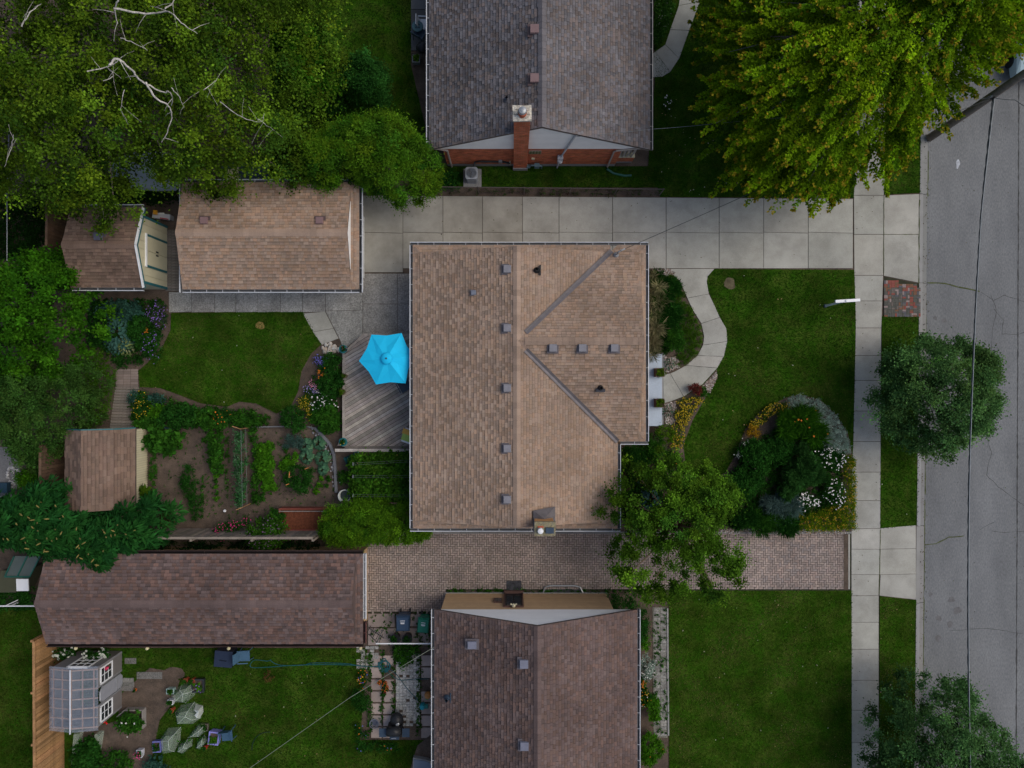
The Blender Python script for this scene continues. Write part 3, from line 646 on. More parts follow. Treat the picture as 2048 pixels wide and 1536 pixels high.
# chimney
ch = thing('tmp', None, None, V3(0, 0, 0)); bpy.data.objects.remove(ch)
c0 = W(1090, 1058, 4.75); hw, hd = .40, .27
mb = MB(); mb.box(c0.x - hw + .02, c0.x + hw - .06, c0.y - hd + .02, c0.y + hd - .02, 0, 4.62)
chim = mb.build('chimney', mat('orange_brick', (.52, .27, .11), .8, .15, 5, .15, 40), house, 'tan brick chimney with speckled stone cap')
mb = MB(); mb.box(c0.x - hw, c0.x + hw, c0.y - hd, c0.y + hd, 4.62, 4.75); mb.build('chimney_cap', mat('lichen_stone', (.20, .19, .15), .95, .3, 9, .5, 40, col2=(.26, .22, .10)), chim)
p = W(1081, 1062, 4.9); MB().lathe((p.x, p.y, 4.75), [(.10, 0), (.10, .16), (.115, .17), (.10, .22), (.03, .24)], 16).build('flue_cap', M_WHITE, chim)
MB().box(p.x - .1, p.x + .12, p.y + .1, p.y + .16, 4.75, 4.78).build('flue_tile', mat('terracotta', (.4, .1, .05), .8, .1, 5), chim)
p = W(1100, 1062, 4.9); MB().box(p.x - .15, p.x + .15, p.y - .11, p.y + .11, 4.75, 4.85).build('flue_cover', M_NAVY, chim)
MB().add([(c0.x - hw - .02, c0.y + hd + .28, 3.93), (c0.x + hw + .05, c0.y + hd + .4, 3.70), (c0.x + hw + .05, c0.y - hd - .02, 3.72), (c0.x - hw - .02, c0.y - hd - .02, 3.96), (c0.x, c0.y + hd, 4.1)], [(0, 3, 4), (0, 4, 1), (1, 4, 2), (3, 2, 4)]).build('chimney_flashing', mat('flashing', (.1, .1, .1)), house)
# electric mast
m0 = W(1233, 509, 2.9); m1 = W(1246, 499, 3.6); mb = MB(); mb.tube([m0 - V3(0, 0, .15), V3(m0.x, m0.y, 3.5), V3(m0.x + .08, m0.y + .06, 3.62)], .035, 8); mb.lathe((m0.x, m0.y, 2.75), [(.13, 0), (.1, .08), (.05, .13)], 12); mb.tube([V3(m0.x, m0.y, 3.5), V3(m0.x + .25, m0.y + .12, 3.5)], .03, 6)
mb.build('service_mast', M_METAL, house)
# front porch, door, windows
MB().prism(WP([(1296, 706), (1330, 706), (1330, 861), (1296, 861)]), .001, .02).build('porch_base', M_KERB, house)
pp = [W(1296, 709, .45), W(1324, 709, .45), W(1324, 852, .45), W(1296, 852, .45)]
MB().prism(pp, .01, .45).build('porch', mat('porch_paint', (.40, .48, .58), .5, .06, 1.5, .08, 20), house, 'pale blue grey painted porch slab')
MB().box(xCr - .32, xCr - .25, .3, 1.25, .45, 2.45).build('door', M_TEAL, house)
for yy in (3.4, -1.0): window(house, (xCr - .28, yy, 1.5), (0, 1, 0), 1.6, 1.1, (1, 0, 0))
for yy in (4.4, .6, -3.6): window(house, (xL + .38, yy, 1.5), (0, 1, 0), 1.2, 1.0, (-1, 0, 0))
for xx in (-2, 2): window(house, (xx, yB + .38, 1.6), (1, 0, 0), 1.0, .8, (0, -1, 0))

# ---- north house (red brick gable end)
ny = 9.54; nxL, nxR, nxm, nze, nzr = -3.36, 5.60, 1.12, 2.71, 5.27; nyb = 21.5
nh = thing('brick_house', 'red brick house with dark charcoal shingle roof across the driveway', 'house', V3(1, 14, 0))
planes = [[V3(nxL, ny, nze), V3(nxL, nyb, nze), V3(nxm, nyb, nzr), V3(nxm, ny, nzr)], [V3(nxR, ny, nze), V3(nxm, ny, nzr), V3(nxm, nyb, nzr), V3(nxR, nyb, nze)]]
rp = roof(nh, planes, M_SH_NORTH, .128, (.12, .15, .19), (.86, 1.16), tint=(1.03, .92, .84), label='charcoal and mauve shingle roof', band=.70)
ridge_caps(rp, (nxm, ny, nzr), (nxm, nyb, nzr), M_SH_NORTH, .55, (.85, 1.05)); bw = 9.69
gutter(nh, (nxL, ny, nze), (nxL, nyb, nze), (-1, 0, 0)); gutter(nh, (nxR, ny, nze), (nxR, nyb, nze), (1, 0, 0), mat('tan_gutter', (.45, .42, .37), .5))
bx0, bx1 = -2.85, 4.55
wall(nh, [V3(bx0 + .02, bw + .03, 0), V3(bx1 - .02, bw + .03, 0), V3(bx1 - .02, nyb - .4, 0), V3(bx0 + .02, nyb - .4, 0)], 0, 2.66, M_MORT)
MB().box(bx0, bx1, bw - .01, bw + .028, 0, .32).build('foundation', M_KERB, nh)
bk = MB(); z = .33; r_ = 0
while z < 2.4:
    x = bx0 - (.11 if r_ % 2 else 0)
    while x < bx1:
        a, b = max(x, bx0), min(x + .205, bx1)
        if b - a > .03: bk.box(a, b, bw - .012 + R.uniform(-.003, .003), bw + .028, z, z + .062, tone(.7, 1.25, .12))
        x += .217
    z += .074; r_ += 1
tag(bk.build('brickwork', M_BRICK, nh), kind='stuff')
sg = MB(); gz0 = 2.45
for i in range(19):
    za = gz0 + i * .148; zb = za + .146
    if za > nzr - .2: break
    xa = lambda zz: (nxL + .3 + (nxm - nxL - .3) * max(0, (zz - nze + .02)) / (nzr - nze), nxR - .3 + (nxm - nxR + .3) * max(0, (zz - nze + .02)) / (nzr - nze))
    a0_, a1_ = xa(za); b0_, b1_ = xa(zb)
    if za < nze: a0_, a1_, b0_, b1_ = [min(max(t, bx0 - .15), bx1 + .6) for t in (a0_, a1_, b0_, b1_)]
    sg.add([(a0_, bw - .04, za), (a1_, bw - .04, za), (b1_, bw - .015, zb), (b0_, bw - .015, zb), (a0_, bw + .02, za), (a1_, bw + .02, za)], [(0, 1, 2, 3), (4, 5, 1, 0)], tone(.97, 1.02, 0))
sg.build('gable_siding', mat('ivory_siding', (.82, .80, .75), .6, .05, 2), nh)
MB().add([(nxL, ny + .02, nze - .06), (nxm, ny + .02, nzr - .06), (nxR, ny + .02, nze - .06), (nxL, ny + .02, nze - .2), (nxm, ny + .02, nzr - .2), (nxR, ny + .02, nze - .2)], [(0, 1, 4, 3), (1, 2, 5, 4)]).build('bargeboard', mat('taupe_trim', (.36, .31, .27), .6, .05), nh)
# chimney of bricks
cx0, cx1, cy0, cy1 = .07, .66, 9.50, 10.0
MB().box(cx0 + .02, cx1 - .02, cy0 + .02, cy1 - .02, 0, 6.0).build('chimney_core', M_MORT, nh)
MB().box(cx0 - .03, cx1 + .03, cy0 - .03, cy0 + .3, 0, .34).build('chimney_foot', M_KERB, nh)
cb = MB(); z = .35; r_ = 0
while z < 6.0:
    o_ = 0 if r_ % 2 else .1
    x = cx0 - o_
    while x < cx1:
        a, b = max(x, cx0), min(x + .2, cx1)
        if b - a > .03: cb.box(a, b, cy0, cy0 + .04, z, z + .066, tone(.75, 1.25, .12))
        x += .212
    y = cy0 + .045 - o_
    while y < cy1:
        a, b = max(y, cy0 + .045), min(y + .2, cy1)
        if b - a > .03:
            cb.box(cx0, cx0 + .04, a, b, z, z + .066, tone(.75, 1.25, .12)); cb.box(cx1 - .04, cx1, a, b, z, z + .066, tone(.75, 1.25, .12))
        y += .212
    z += .078; r_ += 1
cho = cb.build('chimney', M_BRICK, nh, 'tall red brick chimney with crumbling cement cap'); cho['kind'] = 'stuff'
MB().prism([V3(cx0 - .04, cy0 - .04, 0), V3(cx1 + .05, cy0 - .03, 0), V3(cx1 + .04, cy1 + .05, 0), V3(.45, cy1 + .02, 0), V3(cx0 - .05, cy1 + .04, 0)], 6.0, 6.09).build('chimney_cap', mat('cap_mortar', (.5, .47, .40), .95, .4, 8, .4, 30), cho)
p = W(1045, 217, 6.5); MB().lathe((p.x, p.y - .05, 6.09), [(.15, 0), (.15, .2), (.12, .21)], 14).build('flue_tile', mat('terracotta', (.4, .1, .05)), cho)
MB().lathe((p.x, p.y - .05, 6.28), [(.12, 0), (.12, .12), (.16, .14), (.13, .22), (.04, .24)], 16).build('flue_cap', M_METAL, cho)
cm = MB()
for i in range(9): t = R.uniform(0, 6.28); cm.obox((.36 + .24 * math.cos(t), 9.78 + .2 * math.sin(t), 6.10), V3(R.uniform(.04, .09), 0, .01), V3(0, R.uniform(.03, .07), 0), (0, 0, .025), tone(.8, 1.3))
cm.build('mortar_crumb', mat('cap_mortar', (.5, .47, .4)), cho)
for v in (59, 157): vent(nh, 1069, v, nzr - .22, .34, .34, (1.1, .95, .95), .2, m=mat('brown_vent', (.17, .13, .13), .45, .1))
pipe_vent(nh, 1013, 200, 4.5, True, mat('lead_pipe', (.12, .12, .14), .6))
# wall fittings
mb = MB(); mb.box(.70, 1.22, bw - .03, bw - .005, 1.75, 2.15); g = mb.build('window', mat('taupe_trim', (.36, .31, .27)), nh)
gb = MB()
for i in range(4):
    for j in range(2): gb.box(.72 + i * .125, .83 + i * .125, bw - .045, bw - .031, 1.78 + j * .18, 1.94 + j * .18)
gb.build('glass_block', mat('glass_block', (.16, .16, .09), .2, .3, 12, spec=.6), g)
mb = MB(); mb.tube([(2.45, bw - .08, 4.15), (2.05, bw - .08, 1.4), (2.0, bw - .08, .02)], .04, 8); mb.box(1.93, 2.16, bw - .2, bw - .02, 1.15, 1.6); mb.lathe((2.05, bw - .2, 1.22), [(.08, 0), (.1, .06), (.08, .16)], 12); mb.build('meter_conduit', mat('meter_grey', (.42, .44, .47), .5, .1), nh)
mb = MB(); mb.tube([(.72, bw - .16, .45), (.85, bw - .16, .62), (1.15, bw - .16, .62), (1.3, bw - .16, .5), (1.3, bw - .12, .05)], .035, 8); mb.box(.98, 1.2, bw - .24, bw - .08, .4, .68); mb.box(.62, .8, bw - .2, bw - .1, .34, .5); mb.build('gas_meter', mat('meter_teal', (.12, .19, .22), .5, .1), nh)
mb = MB(); mb.tube([(-1.72, 9.25, .6), (-1.62, bw - .06, .75), (-1.4, bw - .06, .85), (-.4, bw - .06, .8), (-.1, bw - .06, .6)], .045, 8); mb.build('refrigerant_line', M_BLACK, nh)
MB().box(-.58, -.42, bw - .1, bw - .01, .7, .9).build('junction_box', M_METAL, nh); MB().box(-.12, -.06, bw - .06, bw - .01, .3, .75).build('wall_pipe', M_CREAM, nh); MB().box(.84, .97, bw - .06, bw - .01, 1.05, 1.22).build('outlet_cover', M_CREAM, nh)
for pts in ([(nxL + .05, ny + .1, 2.62), (nxL + .45, bw - .06, 2.45), (bx0 + .18, bw - .06, 2.3), (bx0 + .18, bw - .06, .1)], [(nxR - .2, ny + .1, 2.62), (4.3, bw - .08, 2.35), (4.22, bw - .08, 2.2), (4.22, bw - .08, .15)]):
    MB().tube(pts, .045, 6).build('downspout', mat('taupe_trim', (.36, .31, .27)), nh)
# recessed side porch with angled louvre screen
MB().box(bx1, 5.3, bw + .15, bw + 2.4, 0, .3).build('porch_floor', M_KERB, nh)
pb = MB()
for j in range(7):
    for i in range(4): pb.box(bx1 + .02 + i * .185, bx1 + .19 + i * .185, bw + .1, bw + .149, .31 + j * .08, .38 + j * .08, tone(.7, 1.2, .1))
pb.build('porch_brickwork', M_BRICK, nh)['kind'] = 'stuff'
MB().box(bx1, 5.3, bw + .09, bw + .3, .87, .93).build('porch_sill', M_CREAM, nh)
for i in range(4): MB().obox((bx1 + .12 + i * .18, bw + .18, 1.65), V3(.02, .0, 0), V3(.09, .10, 0) * .9, (0, 0, .72)).build('louvre', mat('taupe_light', (.34, .31, .29), .6, .06), nh)
mb = MB(); mb.tube([(4.2, 9.52, .14), (4.5, 9.35, .06), (5.0, 9.24, .06), (5.3, 9.26, .05)], .05, 8); mb.build('drain_extension', mat('green_plastic', (.02, .11, .085), .5), nh)

# ---- south house (beige side wall, white gable)
sy = -9.19; sxL, sxR, sxm, sze, szr = -3.16, 5.10, .97, 2.66, 4.66; syb = -21.5
sh = thing('beige_house', 'beige sided house with plum brown shingle roof at the bottom edge', 'house', V3(1, -14, 0))
planes = [[V3(sxL, syb, sze), V3(sxL, sy, sze), V3(sxm, sy, szr), V3(sxm, syb, szr)], [V3(sxR, sy, sze), V3(sxR, syb, sze), V3(sxm, syb, szr), V3(sxm, sy, szr)]]
rp = roof(sh, planes, M_SH_SOUTH, .128, (.13, .17, .21), (.86, 1.14), tint=(1.08, 1.0, .94), label='plum brown shingle roof')
ridge_caps(rp, (sxm, sy, szr), (sxm, syb, szr), M_SH_SOUTH, .47, (.9, 1.1))
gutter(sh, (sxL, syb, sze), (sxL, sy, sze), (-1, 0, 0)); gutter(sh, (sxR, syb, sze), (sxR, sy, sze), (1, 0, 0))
w0, w1, wy = -2.92, 4.18, -9.29
wall(sh, [V3(w0 + .02, wy - .03, 0), V3(w1 - .02, wy - .03, 0), V3(w1 - .02, syb + .4, 0), V3(w0 + .02, syb + .4, 0)], 0, 2.6, M_BEIGE)
sg = MB()
for i in range(22):
    za = .12 + i * .105; sg.add([(w0, wy + .012, za), (w1, wy + .012, za), (w1, wy - .012, za + .104), (w0, wy - .012, za + .104), (w0, wy - .03, za), (w1, wy - .03, za)], [(3, 2, 1, 0), (0, 1, 5, 4)], tone(.94, 1.06, .01))
sg.build('siding', M_BEIGE, sh); MB().box(w0 - .03, w1 + .03, wy - .02, wy + .05, 0, .12).build('foundation', M_KERB, sh)
sg = MB()
for i in range(16):
    za = 2.44 + i * .14; f = lambda zz: (sxL + .25 + (sxm - sxL - .25) * max(0, zz - sze + .02) / (szr - sze), sxR - .25 + (sxm - sxR + .25) * max(0, zz - sze + .02) / (szr - sze))
    if za > szr - .15: break
    a, b = f(za); c, e_ = f(za + .139); sg.add([(a, wy + .04, za), (b, wy + .04, za), (e_, wy + .02, za + .139), (c, wy + .02, za + .139), (a, wy - .02, za), (b, wy - .02, za)], [(3, 2, 1, 0), (0, 1, 5, 4)], tone(.985, 1.015, 0))
sg.build('gable_siding', M_SIDING, sh)
MB().add([(sxL, sy - .02, sze - .05), (sxm, sy - .02, szr - .05), (sxR, sy - .02, sze - .05), (sxL, sy - .02, sze - .18), (sxm, sy - .02, szr - .18), (sxR, sy - .02, sze - .18)], [(3, 4, 1, 0), (4, 5, 2, 1)]).build('bargeboard', mat('maroon_trim', (.14, .06, .05), .5, .05), sh)
dr = MB(); cxd = -.02 + (W(1028, 1186).x)
dr.box(cxd - .42, cxd - .36, wy - .02, wy + .07, .1, 2.1); dr.box(cxd + .36, cxd + .42, wy - .02, wy + .07, .1, 2.1); dr.box(cxd - .36, cxd + .36, wy - .02, wy + .07, 2.04, 2.1); dr.box(cxd - .42, cxd + .42, wy - .02, wy + .16, .1, .2)
dd = dr.build('door', mat('brown_frame', (.10, .055, .045), .5), sh); MB().box(cxd - .36, cxd + .36, wy, wy + .03, .2, 2.04).build('door_leaf', M_BLACK, dd)
for i in range(2):
    for j in range(2): MB().box(cxd - .3 + i * .32, cxd - .02 + i * .32, wy + .031, wy + .045, .5 + j * .8, 1.2 + j * .8).build('pane', M_GLASS, dd)
mb = MB(); mb.box(W(989, 1186).x, W(1005, 1186).x, wy, wy + .06, .9, 1.45); vb = mb.build('window', mat('brown_frame', (.1, .055, .045)), sh); MB().box(W(991, 1186).x, W(1003, 1186).x, wy + .061, wy + .066, .95, 1.4).build('pane', M_GLASS, vb)
p = V3(cxd + .0, wy + .12, 2.2); mb = MB(); mb.lathe((p.x, p.y, p.z), [(.03, -.1), (.07, -.04), (.08, .04), (.03, .1)], 10)
for s in range(3): mb.tube([p, p + V3((s - 1) * .13, .08, .02)], [.02, .035], 6)
mb.build('wall_lamp', M_CREAM, sh)
mb = MB(); q = [W(1086, 1184), W(1090, 1173), W(1100, 1170), W(1150, 1170), W(1160, 1173), W(1165, 1184)]; mb.tube([V3(a.x, a.y, .12) for a in q], .035, 6); mb.prism([W(1088, 1184), W(1092, 1174), W(1158, 1174), W(1163, 1184)], .01, .03, (.25, .25, .25)); mb.build('window_well', M_METAL, sh)
vent(sh, 944, 1290, 3.55, .36, .3, (.85, .9, 1.05)); vent(sh, 1048, 1328, szr - .3, .34, .34, (.85, .9, 1.05)); vent(sh, 1049, 1492, szr - .3, .34, .34, (.85, .9, 1.05)); pipe_vent(sh, 894, 1396, 3.0, True, M_NAVY)

# ---- garages and sheds
def gable_roof(t, x0, x1, y0, y1, z0, z1, m, axis='x', **kw):
    if axis == 'x':
        ym = (y0 + y1) / 2; pl = [[V3(x0, y0, z0), V3(x1, y0, z0), V3(x1, ym, z1), V3(x0, ym, z1)], [V3(x0, y1, z0), V3(x0, ym, z1), V3(x1, ym, z1), V3(x1, y1, z0)]]
    extra = kw.pop('extra', []); rp = roof(t, pl + extra, m, **kw); ridge_caps(rp, (x0, ym, z1), (x1, ym, z1), m, (z1 - z0) / (y1 - ym), (.92, 1.1)); return rp
def gable_face(t, x, y0, y1, z0, z1, th, m, name='gable_wall'):
    ym = (y0 + y1) / 2; return MB().add([(x, y0, z0), (x, y1, z0), (x, ym, z1), (x - th, y0, z0), (x - th, y1, z0), (x - th, ym, z1)], [(0, 1, 2), (5, 4, 3), (0, 2, 5, 3), (1, 4, 5, 2), (0, 3, 4, 1)]).build(name, m, t)
ga = thing('garage', 'tan shingled detached garage at the end of the concrete driveway', 'garage', V3(-9.9, 6.06, 0))
gx0, gx1, gy0, gy1, gz0_, gz1 = -13.5, -6.26, 3.88, 8.26, 2.5, 3.12; gxr = -6.60
ex = [[V3(gx1, gy0, gz0_), V3(gx1, gy1, gz0_), V3(gxr, gy1 - .4, gz0_ + .10), V3(gxr, gy0 + .4, gz0_ + .10)], [V3(gxr, gy0, gz0_), V3(gx1, gy0, gz0_), V3(gxr, gy0 + .4, gz0_ + .10)], [V3(gxr, gy1, gz0_), V3(gx1, gy1, gz0_), V3(gxr, gy1 - .4, gz0_ + .10)]]
gable_roof(ga, gx0, gxr, gy0, gy1, gz0_, gz1, M_SH_TAN, expo=.13, tw=(.12, .15, .18, .21), two=(.84, 1.01), tint=(1.05, .97, .91), extra=ex)
gable_face(ga, gxr + .012, gy0 + .45, gy1 - .45, gz0_ - .02, gz1 - .03, .05, M_SIDING); gable_face(ga, gx0 + .25, gy0 + .3, gy1 - .3, gz0_ - .02, gz1 - .12, .05, M_SIDING)
wall(ga, [V3(gx0 + .25, gy0 + .35, 0), V3(gxr, gy0 + .35, 0), V3(gxr, gy1 - .35, 0), V3(gx0 + .25, gy1 - .35, 0)], 0, gz0_ - .05, M_SIDING)
gd = MB()
for i in range(4): gd.box(gxr + .005, gxr + .05, 4.7, 7.4, .05 + i * .52, .55 + i * .52)
gd.build('garage_door', M_WHITE, ga)
gutter(ga, (gx0, gy0, gz0_), (gx1, gy0, gz0_), (0, -1, 0)); gutter(ga, (gx0, gy1, gz0_), (gx1, gy1, gz0_), (0, 1, 0)); gutter(ga, (gx1, gy0 - .12, gz0_), (gx1, gy1 + .12, gz0_), (1, 0, 0), inner_shade=.2)
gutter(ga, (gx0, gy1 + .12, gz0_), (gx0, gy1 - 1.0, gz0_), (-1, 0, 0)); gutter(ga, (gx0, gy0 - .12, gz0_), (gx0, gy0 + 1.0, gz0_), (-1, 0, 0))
for u in (408, 639): vent(ga, u, 441, 2.95, .3, .28, (1.2, 1.0, 1.0), m=mat('brown_vent', (.17, .13, .13)))

sgx0, sgx1, sgy0, sgy1 = -19.16, -6.13, -10.68, -6.98; sgr = -6.42
sgz, sgt = 2.4, 3.12
sga = thing('long_garage', 'long plum shingled garage beside the wooden fence', 'garage', V3(-12.6, -8.8, 0))
ex = [[V3(sgx1, sgy0, sgz), V3(sgx1, sgy1, sgz), V3(sgr, sgy1 - .4, sgz + .10), V3(sgr, sgy0 + .4, sgz + .10)], [V3(sgr, sgy0, sgz), V3(sgx1, sgy0, sgz), V3(sgr, sgy0 + .4, sgz + .10)], [V3(sgr, sgy1, sgz), V3(sgx1, sgy1, sgz), V3(sgr, sgy1 - .4, sgz + .10)]]
gable_roof(sga, sgx0, sgr, sgy0, sgy1, sgz, sgt, M_SH_SOUTH, expo=.135, tw=(.13, .17, .21), two=(.80, 1.2), tint=(1.14, 1.0, .92), extra=ex)
gable_face(sga, sgr + .012, sgy0 + .45, sgy1 - .45, sgz - .02, sgt - .04, .05, M_SH_SOUTH); gable_face(sga, sgx0 + .25, sgy0 + .3, sgy1 - .3, sgz - .02, sgt - .12, .05, M_SIDING)
wall(sga, [V3(sgx0 + .25, sgy0 + .2, 0), V3(sgr, sgy0 + .2, 0), V3(sgr, sgy1 - .25, 0), V3(sgx0 + .25, sgy1 - .25, 0)], 0, sgz - .05, M_BEIGE)
gutter(sga, (sgx1, sgy0 + 1.0, sgz), (sgx1, sgy1, sgz), (1, 0, 0), M_WHITE, inner_shade=1.6); gutter(sga, (sgx1, sgy0, sgz), (sgx1, sgy0 + .9, sgz), (1, 0, 0), mat('maroon_trim', (.14, .06, .05)))
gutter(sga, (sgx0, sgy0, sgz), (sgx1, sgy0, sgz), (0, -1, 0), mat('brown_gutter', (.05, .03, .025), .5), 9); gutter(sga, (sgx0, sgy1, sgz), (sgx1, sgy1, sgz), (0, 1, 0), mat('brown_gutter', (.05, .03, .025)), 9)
for u in (151, 294, 457, 721):
    p = W(u, 1297, 2.2); mb = MB(); mb.tube([(p.x, p.y + .1, 2.2), (p.x, p.y, 2.24)], .02, 6); mb.lathe((p.x, p.y, 2.12), [(.03, 0), (.07, .03), (.065, .1), (.03, .13)], 10); mb.build('eave_lamp', mat('lamp_cream', (.55, .5, .3), .4), sga)

# NW shed, cream gable wall with teal trim
ns_ = thing('garden_shed', 'cream garden shed with teal trimmed double doors under the birch', 'shed', V3(-16.8, 5.6, 0))
shx0, shx1, shy0, shy1, shz0, shz1 = -18.2, -15.22, 3.98, 7.28, 2.3, 2.92
gable_roof(ns_, shx0, shx1, shy0, shy1, shz0, shz1, M_SH_SHED, expo=.135, tw=(.14, .18, .24), two=(.75, 1.1), nind=200)
wx = -15.31; by0, by1 = 4.2, 7.0
wall(ns_, [V3(shx0 + .2, by0, 0), V3(wx - .03, by0, 0), V3(wx - .03, by1, 0), V3(shx0 + .2, by1, 0)], 0, 2.25, M_CREAM)
mb = MB(); n = 8; ym = (by0 + by1) / 2
for i in range(n):
    a = by0 + (by1 - by0) * i / n; b = by0 + (by1 - by0) * (i + 1) / n - .012; zt = lambda y: 2.25 + (1.4 - abs(y - ym)) * .42
    mb.add([(wx, a, .02), (wx, b, .02), (wx, b, zt(b)), (wx, a, zt(a)), (wx - .03, a, .02), (wx - .03, b, .02), (wx - .03, b, zt(b)), (wx - .03, a, zt(a))], [(0, 1, 2, 3), (0, 3, 7, 4), (1, 5, 6, 2), (3, 2, 6, 7)], tone(.93, 1.05, .01))
mb.build('siding_panel', M_CREAM, ns_)
for y in (by0 + .04, by1 - .04): MB().box(wx - .02, wx + .02, y - .05, y + .05, .02, 2.25).build('corner_trim', M_TEAL, ns_)
for k, (ya, yb) in enumerate(((5.0, 5.58), (5.6, 6.2))):
    do = MB().box(wx + .004, wx + .03, ya, yb, .1, 1.85).build('door', M_CREAM, ns_)
    MB().box(wx + .031, wx + .045, (yb - .1 if k == 0 else ya + .03), (yb - .03 if k == 0 else ya + .1), .9, 1.1).build('latch', M_BLACK, do)
for y in (4.95, 6.25): MB().box(wx + .003, wx + .035, y - .045, y + .045, .1, 1.88).build('door_trim', M_TEAL, ns_)
MB().box(wx + .003, wx + .06, 4.9, 6.3, 1.88, 1.97).build('door_header', M_WHITE, ns_)
for a, b in (((shx1, shy0, shz0 - .03), (shx1, (shy0 + shy1) / 2, shz1 - .03)), ((shx1, shy1, shz0 - .03), (shx1, (shy0 + shy1) / 2, shz1 - .03))):
    MB().bar(V3(*a) + V3(.02, 0, .04), V3(*b) + V3(.02, 0, .04), .05, .12).build('bargeboard', M_WHITE, ns_); MB().bar(V3(*a) + V3(.03, 0, -.07), V3(*b) + V3(.03, 0, -.07), .03, .10).build('fascia', M_TEAL, ns_)
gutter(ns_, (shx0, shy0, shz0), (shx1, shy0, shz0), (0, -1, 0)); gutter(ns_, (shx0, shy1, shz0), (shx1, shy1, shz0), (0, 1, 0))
vent(ns_, 197, 473, 2.78, .34, .3, (.6, .6, .7))
# boardwalk between shed and garage
bwk = thing('boardwalk', None, None, W(345, 520)); bwk['kind'] = 'structure'
for i in range(22): link('plank', MB().box(-.3, .3, -.055, .055, -.015, .015, tone(.38, .5)).mesh('plank', M_DECK), bwk, W(345, 462 + i * 5.6, .03))

# SW barn shed, gambrel
bs = thing('barn_shed', 'barn-roofed cream shed beside the vegetable garden', 'shed', V3(-17.6, -3.5, 0))
bx_ = [-19.05, -18.62, -17.62, -16.60, -16.15]; bz = [1.15, 2.0, 2.55, 2.0, 1.15]; yb0, yb1 = -5.25, -1.86
pl = [[V3(bx_[i], yb0, bz[i]), V3(bx_[i], yb1, bz[i]), V3(bx_[i + 1], yb1, bz[i + 1]), V3(bx_[i + 1], yb0, bz[i + 1])] for i in range(4)]
roof(bs, pl, M_SH_SHED, expo=.14, tw=(.24, .3), two=(.85, 1.05), nind=200)
wall(bs, [V3(-18.9, yb0 + .12, 0), V3(-16.24, yb0 + .12, 0), V3(-16.24, yb1 - .1, 0), V3(-18.9, yb1 - .1, 0)], 0, 1.12, M_CREAM)
cw_ = MB(); yy = yb0 + .1
while yy < yb1 - .1: cw_.box(-16.24, -16.19, yy, yy + .075, .02, 1.12, tone(.97, 1.05, .01)); cw_.box(-16.24, -16.205, yy + .075, yy + .1, .02, 1.12, (.8, .8, .8)); yy += .1
cw_.build('siding_panel', M_CREAM, bs)
MB().add([(x, yb1 - .06, z - .06) for x, z in zip(bx_, bz)] + [(x, yb1 - .12, z - .06) for x, z in zip(bx_, bz)], [(0, 1, 2, 3, 4), (9, 8, 7, 6, 5)] + [(i, i + 5, (i + 1) % 5 + 5, (i + 1) % 5) for i in range(5)]).build('gable_wall', M_CREAM, bs)
MB().add([(x, yb0 + .12, z - .06) for x, z in zip(bx_, bz)] + [(x, yb0 + .06, z - .06) for x, z in zip(bx_, bz)], [(0, 1, 2, 3, 4), (9, 8, 7, 6, 5)] + [(i, i + 5, (i + 1) % 5 + 5, (i + 1) % 5) for i in range(5)]).build('gable_wall', M_CREAM, bs)
tr = MB()
for i in range(4): tr.bar((bx_[i], yb1 - .02, bz[i]), (bx_[i + 1], yb1 - .02, bz[i + 1]), .05, .07)
tr.build('bargeboard', M_TEAL, bs)
# ------------------------------------------------------------------ trees
def limb_set(t, base, C3, n, r0, m, bark_name='trunk', fork=.45, lean=(0, 0)):
    base = Vector(base); top = Vector(C3.mean(0)); top.x += lean[0]; top.y += lean[1]
    f = Vector((base.x + (top.x - base.x) * .5, base.y + (top.y - base.y) * .5, base.z + (top.z - base.z) * fork))
    MB().tube([base, base.lerp(f, .5) + Vector((R.uniform(-.05, .05), R.uniform(-.05, .05), 0)), f], [r0, r0 * .85, r0 * .75], 10).build(bark_name, m, t, smooth=True)
    mb = MB(); idx = NR.choice(len(C3), min(n, len(C3)), replace=False)
    for i in idx:
        q = Vector(C3[i]); mid = f.lerp(q, .5) + Vector((R.uniform(-.2, .2), R.uniform(-.2, .2), R.uniform(0, .25) * (q - f).length))
        r = r0 * R.uniform(.22, .4); mb.tube([f - Vector((0, 0, R.uniform(0, .4))), f.lerp(mid, .5) + Vector((0, 0, .08)), mid, mid.lerp(q, .6), q], [r, r * .8, r * .55, r * .32, r * .1], 5, cap=False)
    mb.build('limb', m, t, kind='stuff')
def tree(name, label, poly, zref, z0, z1, base, ncl, r, m, L, Wd, cols, style='round', trunk_r=.16, bark=None, limbs=30, group=None, cat='tree', lump=.25, deep=.55, pw=.5, holes=(), **kw):
    P = WP(poly, zref); C3, t_ = clusters(P, z0, z1, ncl, lump, deep, pw)
    for h_ in holes: C3 = C3[~inpoly(C3[:, :2], WP(ell(*h_), zref))]
    b = W(*base) if base else Vector((C3[:, 0].mean(), C3[:, 1].mean(), 0))
    t = thing(name, label, cat, b, group)
    limb_set(t, b, C3, limbs, trunk_r, bark or M_BARK)
    foliage('crown', t, C3, r, m, L, Wd, cols, style, centre=b, **kw)
    return t, C3
